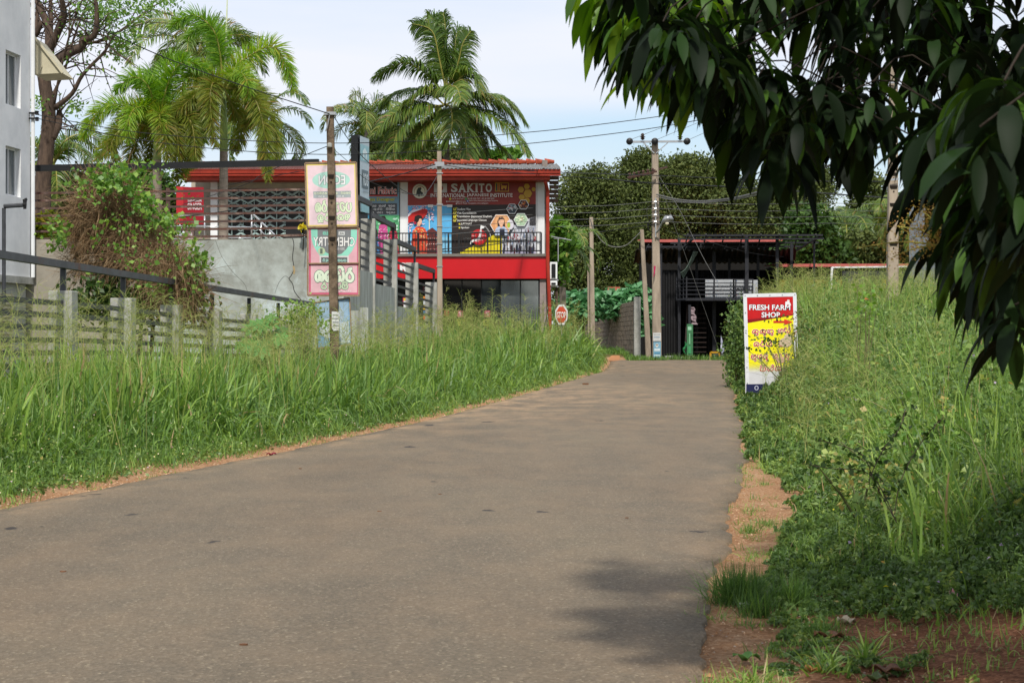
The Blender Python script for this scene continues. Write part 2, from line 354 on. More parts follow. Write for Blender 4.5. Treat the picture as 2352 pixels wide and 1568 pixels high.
# trodden orange footpath beside the junction
pv = []; pf = []
pts = [(4.95, 89.2, .55), (5.15, 91, .55), (5.2, 93, .6), (5.35, 94.6, .5)]
sp = smooth_path([(x, y, w) for x, y, w in pts], 5)
for i, p in enumerate(sp):
    for sgn in (-1, -.4, .4, 1):
        x = p.x+sgn*p.z/1.6; pv.append((x, p.y, gzf(x, p.y)+.03-(.05 if abs(sgn) == 1 else 0)))
for i in range(len(sp)-1):
    for j in range(3): pf.append((i*4+j, i*4+j+1, i*4+j+5, i*4+j+4))
tag(np_mesh('dirt_path', np.array(pv), np.array(pf), mat('orange_soil', 'a8744c', .95, .15, 5, .6)), kind='structure')

# ------------------------------------------------------------------ flat artwork (print on real boards)
def tmesh(txt, off=0.0, align='LEFT'):
    cu = bpy.data.curves.new('t', 'FONT'); cu.body = txt; cu.offset = off; cu.resolution_u = 3; cu.fill_mode = 'FRONT'
    o = bpy.data.objects.new('t', cu); col.objects.link(o); me = o.to_mesh()
    V = [(v.co.x, v.co.y) for v in me.vertices]; P = [tuple(p.vertices) for p in me.polygons]
    o.to_mesh_clear(); bpy.data.objects.remove(o); bpy.data.curves.remove(cu); return V, P
class Art:
    def __init__(s, mapper, gap=.004, rough=.45, spec=.35):
        s.mp = mapper; s.gap = gap; s.lay = 1; s.cols = []; s.mb = MB(); s.rough = rough; s.spec = spec
    def c(s, c):
        if c not in s.cols: s.cols.append(c)
        s.mb.cm = s.cols.index(c)
    def poly(s, pts, c):
        s.c(c); s.mb.add([s.mp(x, y, s.lay*s.gap) for x, y in pts], [tuple(range(len(pts)))]); s.lay += 1
    def rect(s, x0, y0, x1, y1, c): s.poly([(x0, y0), (x0, y1), (x1, y1), (x1, y0)], c)
    def ell(s, cx, cy, rx, ry, c, n=20): s.poly([(cx+rx*math.cos(2*PI*i/n), cy+ry*math.sin(2*PI*i/n)) for i in range(n)], c)
    def text(s, t, x0, y0, x1, y1, c, off=.0, skew=0):
        V, P = tmesh(t, off)
        if not V: return
        ax = min(v[0] for v in V); bx = max(v[0] for v in V); ay = min(v[1] for v in V); by = max(v[1] for v in V)
        s.c(c); s.mb.add([s.mp(x0+(v[0]-ax)/(bx-ax)*(x1-x0)+skew*(v[1]-ay), y1-(v[1]-ay)/(by-ay)*(y1-y0), s.lay*s.gap) for v in V], P); s.lay += 1
    def stroke(s, pts, w, c, k=5, sub=0.0):
        q = smooth_path([(x, y, 0) for x, y in pts], k); s.c(c); vs = []
        for i, p in enumerate(q):
            d = (q[min(i+1, len(q)-1)]-q[max(i-1, 0)]).normalized(); nx, ny = -d.y*w/2, d.x*w/2
            if i == 0: p = p-d*w*.3
            if i == len(q)-1: p = p+d*w*.3
            l = (s.lay+sub+i*.012)*s.gap
            vs += [s.mp(p.x-nx, p.y-ny, l), s.mp(p.x+nx, p.y+ny, l)]
        s.mb.add(vs, [(2*i, 2*i+1, 2*i+3, 2*i+2) for i in range(len(q)-1)])
    def glyphs(s, word, x0, y0, x1, y1, w, c, edge=None, ew=0):
        """Sinhala letters drawn with a round pen; word = list of glyph names, marks (u, i, al) sit on the letter before"""
        base = [g for g in word if g not in ('u', 'i', 'al', 'uu')]; adv = (x1-x0)/len(base); gw = adv*.86
        def go(width, cc):
            i = -1
            for g in word:
                if g not in ('u', 'i', 'al', 'uu'): i += 1
                if g == ' ': continue
                for st in GLY[g]: s.stroke([(x0+i*adv+px*gw, y1-py*(y1-y0)) for px, py in st], width, cc)
            s.lay += 1.2
        if edge: go(w+ew, edge)
        go(w, c)
    def build(s, name, parent):
        ms = [mat('print_'+(c if isinstance(c, str) else '%02x%02x%02x' % c), c, s.rough, .05, 6, spec=s.spec) for c in s.cols]
        return s.mb.build(name, ms, parent)
GLY = {
 'ka': [[(.36, .42), (.42, .22), (.22, .08), (.06, .3), (.16, .66), (.5, .82), (.86, .66), (.94, .3), (.74, .06), (.54, .2), (.52, .6)]],
 'lla': [[(.08, .62), (.22, .8), (.42, .62), (.4, .3), (.2, .1), (.06, .3), (.24, .42)], [(.42, .6), (.66, .82), (.94, .62), (.92, .24), (.66, .04), (.5, .16)]],
 'ma': [[(.2, .82), (.06, .5), (.14, .14), (.48, .04), (.86, .16), (.94, .54), (.74, .82), (.52, .7), (.6, .5), (.42, .42), (.26, .54)]],
 'sa': [[(.1, .74), (.04, .36), (.2, .08), (.44, .2), (.46, .5), (.48, .18), (.7, .06), (.94, .3), (.92, .62), (.76, .8), (.6, .64)]],
 'ta': [[(.4, .4), (.42, .18), (.2, .1), (.06, .38), (.2, .74), (.56, .82), (.92, .62), (.94, .26), (.72, .06), (.54, .22), (.64, .42)]],
 'ra': [[(.3, 1.05), (.6, .98), (.42, .78), (.14, .5), (.16, .18), (.46, .04), (.82, .18), (.86, .52), (.62, .76), (.42, .78)]],
 'ha': [[(.1, .78), (.05, .3), (.24, .06), (.46, .24), (.46, .56), (.48, .2), (.74, .06), (.94, .32), (.9, .7), (.66, .82), (.56, .62)]],
 'da': [[(.86, .66), (.56, .84), (.16, .64), (.1, .26), (.4, .1), (.74, .2), (.7, .44), (.46, .4)], [(.6, .12), (.7, -.08), (.94, -.12)]],
 'aa': [[(.2, .8), (.52, .76), (.56, .3), (.4, .06), (.2, .16)]],
 'va': [[(.32, .78), (.08, .56), (.12, .16), (.46, .04), (.84, .16), (.92, .54), (.7, .82), (.5, .62), (.56, .4)]],
 'a': [[(.3, .4), (.16, .6), (.3, .82), (.5, .66), (.44, .3), (.6, .06), (.9, .2), (.9, .66), (.66, .8)], [(.5, .5), (.8, .44)]],
 'pa': [[(.12, .8), (.04, .4), (.22, .06), (.62, .04), (.92, .3), (.9, .66), (.7, .82)]],
 'la': [[(.3, .5), (.12, .34), (.26, .1), (.52, .1), (.8, .3), (.9, .7), (.56, .84), (.2, .72)]],
 'u': [[(.7, .04), (.92, -.08), (.86, -.3), (.62, -.26)]],
 'uu': [[(.1, -.16), (.5, -.1), (.9, -.16)]],
 'i': [[(.1, .92), (.3, 1.16), (.7, 1.16), (.92, .92)]],
 'al': [[(.86, .7), (.98, .98), (.84, 1.16), (.7, 1.04)]],
 ' ': [],
}
def wmap(fy):   # maps photograph px to a vertical plane whose distance is fy(px); lay comes towards the road
    return lambda x, y, l: W(x, y, fy(x)-l)
# ------------------------------------------------------------------ materials of the built things
M_white = mat('white_paint_wall', 'e4e5e5', .8, .05, 1.2, .1, c2='d2d4d5')
M_white2 = mat('white_plaster_pillar', 'd8dadb', .7, .05, 2)
M_conc = mat('weathered_concrete', 'aeaea8', .9, .2, 1.6, .4, c2='86877f', c3='62625a', thr3=.64)
M_plaster = mat('blotched_cement_plaster', 'a7aeaa', .85, .15, 1.5, .3, c2='82847d', c3='bcc8c8', thr3=.57)
M_streak = mat('streaked_cement_wall', 'aeb2ae', .85, .15, 2.4, .3, c2='84867e', c3='54513f', thr3=.66, stretch=(3, 3, .35))
M_steel = mat('dark_grey_steel', '44464a', .5, .15, 5, metal=.3, c3='5a4136', thr3=.7)
M_rust = mat('rusty_steel', '5b3b30', .7, .2, 6, .2, c2='4a3f3c', c3='7d6a60', thr3=.6)
M_black = mat('black_steel', '1d1e20', .5, .1, 5)
M_red = mat('red_panel', 'b8141c', .35, .04, 1, spec=.4)
M_redp = mat('red_oxide_paint', '9c3320', .55, .12, 3, c2='84291a')
M_asb = mat('asbestos_sheet', '7d7d7c', .9, .2, 3, c2='5d5d5c')
M_mar = mat('maroon_metal_sheet', '8a5a54', .55, .12, 3, c2='744843')
M_tile = mat('terracotta_tile', 'a84a30', .8, .2, 6, c2='6f3020')
M_pink = mat('pink_red_tile_sheet', 'b05a54', .7, .12, 3)
M_glass = mat('dark_shop_glass', '0b0d0e', .05, .05, 1, spec=.6)
M_pole = mat('pole_concrete', 'a39584', .9, .15, 2, .3, c2='85796b', stretch=(2, 2, .4))
M_pole2 = mat('old_mossy_pole', '7b6a57', .95, .3, 6, .7, c2='4a3f33', c3='a59a8a', thr3=.66)
M_wood = mat('weathered_batten', '9c8468', .8, .2, 8, c2='7d6750')
M_wire = mat('cable_black', '17181a', .6, .1, 5)
M_wireg = mat('cable_grey', '6c6c69', .6, .1, 5)
M_alu = mat('aluminium', 'a9acae', .35, .05, 3, metal=.6)
M_bark = mat('bark', '5c4c40', .95, .25, 5, .8, c2='3b3029', stretch=(2, 2, .5))
M_palmbark = mat('palm_trunk_bark', '8d8378', .9, .15, 4, .4, c2='6f665c', stretch=(1, 1, 6))
M_block = mat('cement_block', '8b7c6c', .95, .15, 3, .5, c2='6f6356')

# ------------------------------------------------------------------ white building on the left
C0 = Vector((-11.85, 45.0, 0)); dv = Vector((.088, 1, 0)).normalized(); nv = Vector((dv.y, -dv.x, 0))
def wl(s, o, z): p = C0-dv*s+nv*o; return (p.x, p.y, z)   # s metres back along the wall, o out of it
wb = thing('white_building', (C0.x, C0.y, 0), 'white plastered building with recessed windows at the left edge of the view', 'building')
def slab(mb, s0, s1, o0, o1, z0, z1):
    mb.hexa([wl(s0, o1, z0), wl(s0, o0, z0), wl(s1, o0, z0), wl(s1, o1, z0), wl(s0, o1, z1), wl(s0, o0, z1), wl(s1, o0, z1), wl(s1, o1, z1)]); return mb
wins = []
for k in range(5):
    s0 = .68+k*3.6
    for z0, z1 in ((6.78, 8.07), (4.63, 5.8)): wins.append((s0, s0+1.0, z0, z1))
mb = MB(); T = .25
zs = [-.3, 2.72, 4.63, 5.8, 6.78, 8.07, 11.5]; edges = [0]
for k in range(5): edges += [.68+k*3.6, 1.68+k*3.6]
edges.append(20)
for i in range(len(edges)-1):
    if i % 2 == 0: slab(mb, edges[i], edges[i+1], -T, 0, 2.72, 11.5)
    else:
        for z0, z1 in ((2.72, 4.63), (5.8, 6.78), (8.07, 11.5)): slab(mb, edges[i], edges[i+1], -T, 0, z0, z1)
mb.hexa([wl(0, -T, 2.72), wl(0, -14, 2.72), wl(.25, -14, 2.72), wl(.25, -T, 2.72), wl(0, -T, 11.5), wl(0, -14, 11.5), wl(.25, -14, 11.5), wl(.25, -T, 11.5)])
mb.build('wall', M_white, wb)
mb = MB(); slab(mb, -.02, 20, -14, .02, 11.5, 11.8); mb.build('roof_slab', M_white2, wb)
mb = MB(); slab(mb, 0.0, 20, -14, -.12, -.4, 2.55); mb.build('lower_wall', mat('lower_wall_paint', 'a4a7a3', .85, .12, 2), wb)
mb = MB(); slab(mb, -.05, 20, -14, .06, 2.55, 2.72); mb.build('ledge', M_conc, wb)
for s0, s1, z0, z1 in wins:
    fr = MB(); a_, b_ = -.17, -.12
    slab(fr, s0, s0+.06, a_, b_, z0, z1); slab(fr, s1-.05, s1, a_, b_, z0, z1); slab(fr, s0+.06, s1-.05, a_, b_, z0, z0+.05); slab(fr, s0+.06, s1-.05, a_, b_, z1-.05, z1); slab(fr, (s0+s1)/2-.02, (s0+s1)/2+.02, a_, b_-.005, z0+.05, z1-.05)
    w = fr.build('window', M_white2, wb)
    pn = MB(); slab(pn, s0+.05, s1-.04, -.16, -.15, z0+.04, z1-.04); pn.build('pane', mat('grey_window_glass', '4d5658', .12, .05, 1, spec=.5), w)
for k in range(5):
    lv = MB(); slab(lv, .9+k*3.6, 1.8+k*3.6, -.119, -.105, .9, 2.3)
    for j in range(14): slab(lv, 1.0+k*3.6, 1.7+k*3.6, -.106, -.05, .93+j*.1, .98+j*.1)
    lv.build('louvre_vent', mat('cream_louvre', 'b9b49c', .7, .1, 5), wb)
dp = MB(); dp.tube([wl(.02, .07, 2.72), wl(.02, .07, 11.5)], .05, 8); dp.build('drain_pipe', M_white2, wb)
br = MB(); br.bar(wl(.1, 0, 6.62), wl(.1, .2, 6.62), .04); br.bar(wl(.1, 0, 6.75), wl(.1, .2, 6.75), .04)
for z in (6.6, 6.75): br.lathe(wl(.1, .2, z-.05), [(.03, 0), (.06, .02), (.035, .05), (.06, .08), (.03, .1)], 8)
br.build('wire_bracket', M_black, wb)
aw = MB(); A0 = W(79, 86, 45.2); A1 = W(143, 168, 46.0); A2 = W(79, 170, 46.4); A3 = W(79, 86, 46.4)
v_ = [W(75, 84, 45.15), W(142, 167, 45.2), W(142, 167, 47.4), W(75, 84, 47.4)]
aw.prism([(q.x, q.z) for q in (W(78, 171, 45.6), W(143, 168, 45.6), W(79, 86, 45.6))], 45.6, 46.8)
aw.bar(W(78, 84, 45.55), W(144, 168, 45.55), .05); aw.bar(W(96, 150, 45.56), W(88, 172, 45.56), .02)
tag(aw.build('awning', mat('beige_awning', 'b7b096', .7, .08, 2), wb), 'beige sloping window awning')

# bent steel pipe by the wall
mb = MB(); p = [W(9, 612, 40.5), W(9, 478, 40.5), W(12, 474, 40.5), W(52, 471, 40.5)]
mb.tube([W(9, 700, 40.5), W(9, 478, 40.5)], .045, 8); mb.tube([W(9, 474, 40.5), W(53, 471, 40.5)], .05, 8)
o = mb.build('steel_pipe', M_steel); tag(o, 'bent grey steel pipe with a tap standing against the white building', 'pipe')
mb = MB(); mb.tube([W(57, 458, 40.5), W(57, 480, 40.5)], [.05, .035], 8); mb.tube([W(54, 470, 40.5), W(60, 470, 40.5)], .055, 8); mb.tube([W(57, 459, 40.5), W(62, 457, 40.5)], .03, 6); mb.build('tap', M_black, o)

# ------------------------------------------------------------------ retaining wall, terrace, fence on it
mb = MB(); mb.plan([(-45, 45.9), (-5.2, 44.95), (-5.6, 52), (-6.1, 69.5), (-45, 69.5)], -.3, 3.66)
tag(mb.build('terrace', mat('terrace_paving', '8e887c', .9, .15, 1)), kind='structure')
ra, rb = W(68, 760, 45.5), W(790, 760, 44.3)
def rw(px): t = (px-68)/(790-68); return 45.5+(44.3-45.5)*t
rt = thing('retaining_wall', (-8, 45, 0), 'blotched grey cement retaining wall with a long vertical crack', 'wall')
mb = MB(); zA, zB = W(68, 562, 45.5).z, W(790, 544, 44.3).z
x0, x1 = ra.x, -4.07
mb.hexa([(x0, 45.5, -.2), (x1, 44.3, -.2), (x1, 44.6, -.2), (x0, 45.8, -.2), (x0, 45.5, zA), (x1, 44.3, zB), (x1, 44.6, zB), (x0, 45.8, zA)])
mb.build('wall_face', M_plaster, rt)
mb = MB(); mb.hexa([(x0, 45.3, 2.45), (x0+4.5, 45.3-.53*.45, 2.45), (x0+4.5, 45.5-.5*.45, 2.45), (x0, 45.49, 2.45), (x0, 45.3, 2.6), (x0+4.5, 45.3-.53*.45, 2.6), (x0+4.5, 45.5-.5*.45, 2.6), (x0, 45.49, 2.6)])
mb.build('ledge', M_conc, rt)
ck = Art(lambda x, y, l: W(x, y, rw(x)-.006-l), .0006)
ck.stroke([(672, 548), (675, 562), (672, 590), (675, 612), (674, 622), (668, 634), (664, 640), (672, 652), (676, 668), (684, 680), (694, 692)], 1.6, '15130f', 6)
ck.lay += 1.5; ck.stroke([(674, 612), (676, 620), (675, 628)], 4.0, 'a08b63', 4); ck.lay += 1.2
ck.stroke([(664, 640), (654, 634), (640, 650), (632, 672)], .7, '3a3a36', 4); ck.lay += 1.2; ck.stroke([(495, 552), (510, 590), (535, 625), (560, 650), (568, 668)], .8, '55574f', 5)
ck.build('crack', rt)
ft = thing('terrace_fence', (-8, 45.2, 3.6), 'rusty steel slat fence under a long black beam on top of the retaining wall', 'fence')
mb = MB(); mb.bar(W(69, 387, 45.6), W(732, 373, 44.45), .12, .155); mb.build('top_beam', M_black, ft)
mb = MB()
for yl, yr in ((444, 434), (461, 452), (479, 470), (496, 487), (514, 505), (532, 522), (549, 539)):
    mb.bar(W(69, yl, 45.6), W(792, yr, 44.4), .03, .055)
mb.build('slats', M_rust, ft)
for px in (71, 386, 705):
    Yp = rw(px)+.14; mb = MB(); mb.bar(W(px, 558, Yp), W(px, 392 if px != 386 else 432, Yp), .09); mb.build('post', M_rust if px == 386 else M_black, ft)

# ------------------------------------------------------------------ low roadside wall-fence on the left
def fX(Y): return -7.564+.062*Y
fe = thing('roadside_fence', (fX(30), 30, 0), 'long low fence of concrete posts with grey slats and a raised steel top rail', 'fence')
posts = [(15.6, 1.99), (18.6, 1.96), (21.6, 1.94), (24.7, 1.92), (27.65, 1.88), (30.6, 1.82), (33.6, 1.77), (36.9, 1.74), (40.0, 1.69), (43.1, 1.64)]
for i, (Y, z) in enumerate(posts):
    x = fX(Y); mb = MB(); w_ = .13
    mb.hexa([(x-.2, Y-w_, -.3), (x+.12, Y-w_, -.3), (x+.14, Y+w_, -.3), (x-.18, Y+w_, -.3), (x-.2, Y-w_, z), (x+.12, Y-w_, z), (x+.14, Y+w_, z), (x-.18, Y+w_, z)])
    mb.build('post', M_conc, fe, bevel=.012)
    mb = MB(); mb.bar((x-.03, Y, z), (x-.03, Y, z+.32 if i < 9 else z+.34), .07); mb.build('rail_post', M_steel, fe)
def rz(Y): return 2.30+(Y-22)*(2.05-2.30)/22.4
mb = MB(); mb.bar((fX(10), 10, rz(10)+.0), (fX(30.2), 30.2, rz(30.2)), .1, .095); mb.bar((fX(30.2), 30.2, rz(30.2)), (fX(44.2), 44.2, rz(44.2)), .1, .095)
mb.build('top_rail', mat('grey_rail_with_rusty_top', '55565a', .5, .15, 3, metal=.3, c3='6b4436', thr3=.6), fe)
for i in range(len(posts)-1):
    (Ya, za), (Yb, zb) = posts[i], posts[i+1]; mb = MB()
    for j in range(6):
        mb.bar((fX(Ya+.15), Ya+.15, za-.17-j*.165), (fX(Yb-.15), Yb-.15, zb-.17-j*.165), .035, .07)
    mb.build('slats', M_steel, fe)
mb = MB(); mb.hexa([(fX(12)-.1, 12, -.3), (fX(12)+.1, 12, -.3), (fX(43)+.1, 43, -.3), (fX(43)-.1, 43, -.3), (fX(12)-.1, 12, .75), (fX(12)+.1, 12, .75), (fX(43)+.1, 43, .62), (fX(43)-.1, 43, .62)]); mb.build('base_wall', M_conc, fe)

# ------------------------------------------------------------------ stepped ramp wall with its fence
def aX(Y): return -4.07+.106*(Y-44.5)
rm = thing('ramp_wall', (aX(50), 50, 0), 'stepped streaked cement wall with concrete pillars and sloping grey slats running beside the shop', 'wall')
segs = [(44.3, 48.3, 2.99), (48.3, 51.9, 2.67), (51.9, 55.7, 2.12), (55.7, 59.6, 1.6)]
mb = MB()
for a_, b_, z in segs: mb.hexa([(aX(a_)-.2, a_, -.2), (aX(a_), a_, -.2), (aX(b_), b_, -.2), (aX(b_)-.2, b_, -.2), (aX(a_)-.2, a_, z), (aX(a_), a_, z), (aX(b_), b_, z-.05), (aX(b_)-.2, b_, z-.05)])
mb.build('wall_face', M_streak, rm)
mb = MB(); mb.box(-4.3, -3.45, 43.6, 43.9, -.2, W(0, 713, 43.6).z); mb.box(-3.62, -3.42, 43.5, 43.59, -.2, W(0, 706, 43.6).z); mb.build('buttress', M_streak, rm)
pl = [(48.4, 4.37), (51.8, 4.0), (55.6, 3.49), (59.5, 3.0)]
for (Y, z) in pl:
    mb = MB(); x = aX(Y); mb.hexa([(x-.34, Y-.12, 0), (x+.04, Y-.16, 0), (x+.05, Y+.12, 0), (x-.33, Y+.16, 0), (x-.34, Y-.12, z), (x+.04, Y-.16, z), (x+.05, Y+.12, z), (x-.33, Y+.16, z)]); mb.build('pillar', M_conc, rm, bevel=.015)
for k, (ya, yb, za, zb, zw) in enumerate(((44.3, 48.2, 4.8, 4.75, 2.99), (48.5, 51.7, 4.47, 4.38, 2.67), (52.0, 55.5, 3.97, 3.89, 2.12), (55.8, 59.4, 3.42, 3.36, 1.6))):
    mb = MB(); mb.bar((aX(ya)-.05, ya, za), (aX(yb)-.05, yb, zb), .1, .13); mb.bar((aX(yb)-.05, yb, zb-.05), (aX(yb)-.05, yb, pl[k][1]-.02), .07); mb.build('top_rail', M_steel, rm)
    mb = MB(); n = 6; ztop = pl[k][1]-.14
    for j in range(n):
        z = ztop-j*(ztop-zw-.1)/(n-1); mb.bar((aX(ya)-.1, ya, z+.05), (aX(yb)-.1, yb, z-.03), .04, .065)
    mb.build('slats', M_steel, rm)

# ------------------------------------------------------------------ shop building
_x0, _x1 = (430-CX)*71.2/S, (1285-CX)*69.9/S; _m = (69.9-71.2)/(_x1-_x0)
def sY(px): return (71.2-_m*_x0)/(1-_m*(px-CX)/S)     # front plane of the shop, slightly turned
sh = thing('shop_building', (-5, 71, 0), 'two storey shop building with red fascia, red gutter and grey corrugated roof', 'building')
def quadbox(mb, x0, y0, x1, y1, o0, o1):   # px rectangle on the front plane, thickness o0 (near) .. o1 (far)
    a, b = sY(x0), sY(x1)
    f = lambda x, y, Y: W(x, y, Y)
    def q(o): 
        A = W(x0, y1, a); B = W(x1, y1, b); C_ = W(x1, y0, b); D = W(x0, y0, a); d = Vector((0, o, 0)); return A+d, B+d, C_+d, D+d
    n = q(o0); m_ = q(o1)
    mb.hexa([n[0], n[1], m_[1], m_[0], n[3], n[2], m_[2], m_[3]]); return mb
mb = MB()
quadbox(mb, 430, 404, 494, 800, .9, 1.2); quadbox(mb, 494, 404, 1258, 418, .45, 1.2)   # lintel
quadbox(mb, 705, 418, 1258, 842, 1.0, 1.25); quadbox(mb, 494, 548, 705, 842, 1.0, 1.2)
quadbox(mb, 494, 404, 705, 432, .8, 1.2)
mb.build('wall', mat('cream_shop_wall', 'a9a091', .8, .1, 2), sh)
mb = MB(); x = W(1258, 0, sY(1258)).x; mb.box(x-.2, x, sY(1258)+.4, 80, 0, 8.0); mb.box(-13, x, 79.8, 80, 0, 8.0); mb.build('side_wall', mat('grey_side_wall', '7d736c', .85, .15, 2), sh)
for a_, b_ in ((481, 497), (918, 935), (1234, 1251)):
    mb = MB(); quadbox(mb, a_, 412, b_, 552 if a_ < 500 else 590, .25, .6); mb.build('pillar', M_white2, sh)
mb = MB(); quadbox(mb, 835, 589, 1256, 640, -.12, .5); mb.build('red_fascia', M_red, sh)
mb = MB(); quadbox(mb, 700, 589, 835, 640, -.12, .5); mb.build('red_fascia', M_red, sh)
mb = MB(); quadbox(mb, 700, 583, 1258, 589.5, -.2, 1.2); mb.build('balcony_slab', mat('slab_grey', '6f6a64', .9, .1, 2), sh)
mb = MB(); quadbox(mb, 1240, 640, 1254, 850, .0, .5); mb.build('corner_column', mat('mauve_column', '8d7f7d', .8, .1, 3), sh)
# glass front
gm = MB(); quadbox(gm, 1018, 640, 1104, 850, .42, .45); gm.build('glass_pane', M_glass, sh)
M_mir = mat('reflective_shop_glass', '8a9298', .08, .1, 1, metal=.75)
gm = MB(); quadbox(gm, 1104, 640, 1149, 850, .42, .45); gm.build('glass_pane', mat('half_reflective_glass', '454c50', .06, .1, 1, metal=.6), sh)
gm = MB(); quadbox(gm, 1149, 640, 1240, 850, .42, .45); gm.build('glass_pane', M_mir, sh)
gm = MB()
for px in (1018, 1060, 1105, 1149, 1195, 1238): quadbox(gm, px-1, 640, px+1.2, 850, .36, .415)
quadbox(gm, 1018, 640, 1240, 644, .36, .415); gm.build('glazing_frame', M_black, sh)
gm = MB(); quadbox(gm, 835, 640, 1018, 850, .5, .6); gm.build('dark_shopfront', mat('dark_interior', '191817', .4, .2, 1), sh)
# gutter, roof
mb = MB(); quadbox(mb, 428, 398, 1286, 403, -1.06, -.94); quadbox(mb, 428, 403, 1286, 409, -1.02, -.9); quadbox(mb, 428, 393.5, 1286, 398, -1.08, -.86); mb.build('gutter', M_redp, sh)
mb = MB(); quadbox(mb, 428, 409, 1262, 417.5, -.9, .3); mb.build('fascia_board', M_redp, sh)
for a_, b_, mm, nm in ((428, 980, M_mar, 'metal_roof'), (980, 1287, M_asb, 'corrugated_roof')):
    mb = MB(); nr = int((b_-a_)*1.6); vs = []; fs = []
    wv = 6.2 if mm is M_mar else 9.6
    for i in range(nr+1):
        px = a_+(b_-a_)*i/nr; c_ = math.cos((px-a_)/wv*2*PI); amp = .018+.02*c_ if mm is M_asb else (.045 if c_ > .75 else 0)
        Y0 = sY(px)-1.12; E = W(px, 387.5, Y0); 
        for j in range(7):
            t = j/6; p = Vector((E.x, Y0+6.2*t, E.z+.72*t+amp+(0.02 if j else 0))); vs.append(p)
    for i in range(nr):
        for j in range(6): fs.append((i*7+j, i*7+7+j, i*7+8+j, i*7+1+j))
    mb.add(vs, fs); o = mb.build(nm, mm, sh); sl = o.modifiers.new('s', 'SOLIDIFY'); sl.thickness = .02
mb = MB(); ax_ = W(428, 0, sY(428)).x; bx_ = W(1279, 0, sY(1279)).x; n = 38
for i in range(n):
    t0, t1 = i/n, (i+1)/n; xa = ax_+(bx_-ax_)*t0; xb = ax_+(bx_-ax_)*t1; Y = 75.2-1.2*t0; z = 7.60+.72-.04
    mb.tube([(xa, Y, z), (xa+.08, Y, z+.01), (xb, Y, z)], [.15, .12, .07], 8)
mb.build('ridge_tiles', M_tile, sh)
mb = MB(); 
for k in range(6):
    t0, t1 = k/6, (k+1)/6; mb.prism([(W(1262, 0, 69.9).x, W(0, 404+t0*62, 69.9).z), (W(1262, 0, 69.9).x, W(0, 404+t1*62-2, 69.9).z), (W(1284-k*.3, 0, 69.9).x, W(0, 404+t1*62-2, 69.9).z), (W(1284-k*.3, 0, 69.9).x, W(0, 404+t0*62, 69.9).z)], 70.0+.05*(k % 2), 70.12+.05*(k % 2))
mb.build('gable_cladding', mat('brown_gable_sheet', '54443a', .9, .25, 4), sh)
mb = MB(); mb.tube([W(1252, 400, 69.2), W(1253, 418, 69.2), W(1258, 440, 69.6), W(1258, 600, 69.6), W(1262, 700, 69.6), W(1266, 850, 69.6)], .07, 8); mb.build('drain_pipe', M_redp, sh)
# folding lattice shutter behind the terrace
gm = MB(); quadbox(gm, 494, 430, 705, 549, .78, .8); gm.build('dark_glass_wall', mat('green_black_glass', '101715', .2, .1, 2, spec=.5), sh)
gm = MB()
def sp_(x, y, o=.7): p = W(x, y, sY(x)); return (p.x, p.y+o, p.z)
for r_ in range(6):
    y = 440+r_*19.5; px = 496; up = True
    while px < 700:
        w_ = 17; 
        gm.bar(sp_(px, y+(5 if up else -5)), sp_(px+w_, y+(-5 if up else 5)), .03, .07); gm.bar(sp_(px, y+6.5+(-4 if up else 4), .66), sp_(px+w_, y+6.5+(4 if up else -4), .66), .02, .03)
        px += w_; up = not up
for px in range(500, 705, 26): gm.bar(sp_(px, 549, .74), sp_(px, 431, .74), .03)
gm.build('folding_lattice_gate', mat('pale_green_lattice', 'a3bab6', .5, .1, 4, metal=.2), sh)
mb = MB(); quadbox(mb, 652, 510-4, 689, 548, .55, .63); mb.build('dark_doorway', M_black, sh)

# balcony railing
bl = MB()
def bp(x, y): p = W(x, y, sY(x)); return (p.x, p.y-.05, p.z)
for yy in (0, 1): bl.bar(bp(850, 536.5 if yy == 0 else 580-1), bp(1243, 534 if yy == 0 else 577-1), .045)
px = 850
while px <= 1243:
    y0 = 536.5-2.5*(px-850)/393; bl.bar(bp(px, 579), bp(px, y0), .022 if (px-850) % 90 else .06); px += 7.5
for px in (1243, 1150, 1055, 960): bl.bar(bp(px, 589), bp(px, 534.5), .06)
tag(bl.build('balcony_railing', M_black), 'black metal balustrade along the balcony in front of the institute banner', 'railing')
# ------------------------------------------------------------------ institute banner on the balcony wall
def board(name, mapper, pts, thick, m, parent):
    """a real board behind printed artwork: outline in px, thickness away from the viewer"""
    mb = MB(); n = len(pts); f = [mapper(x, y, 0) for x, y in pts]; b = [p+Vector((0, thick, 0)) for p in f]
    mb.add(f+b, [tuple(range(n)), tuple(reversed(range(n, 2*n)))]+[(i, (i+1) % n, (i+1) % n+n, i+n) for i in range(n)]); return mb.build(name, m, parent)
bmap = lambda x, y, l: W(x, y, sY(x)+.22-l)
bn = thing('institute_banner', W(1093, 588, 70.5), 'large brown, yellow and blue institute banner filling the upper wall above the red fascia', 'banner')
board('banner_board', lambda x, y, l: W(x, y, sY(x)+.22), [(936, 417), (936, 590), (1233, 589), (1233, 415)], .06, M_white2, bn)
A = Art(bmap, .00016)
G = lambda pts: [((x/1.0), y) for x, y in pts]
def Z(x, y): return ((1550+x/3.0157)/1.7415, (600+y/3.0157)/1.7415)      # from the enlarged view of the banner
def Zp(pts): return [Z(*p) for p in pts]
A.poly(Zp([(245, 375), (245, 670), (1790, 655), (1790, 368)]), '8a3029')
A.poly(Zp([(245, 375), (245, 392), (1790, 385), (1790, 368)]), '6a1512')
A.poly(Zp([(247, 672), (247, 1285), (775, 1280), (775, 676)]), '56a6d6')
A.poly(Zp([(247, 1060), (247, 1285), (775, 1280), (775, 1050)]), '7fbfe0')
A.poly(Zp([(775, 664), (775, 1280), (1390, 1276), (1790, 1273), (1790, 655)]), '2b2422')
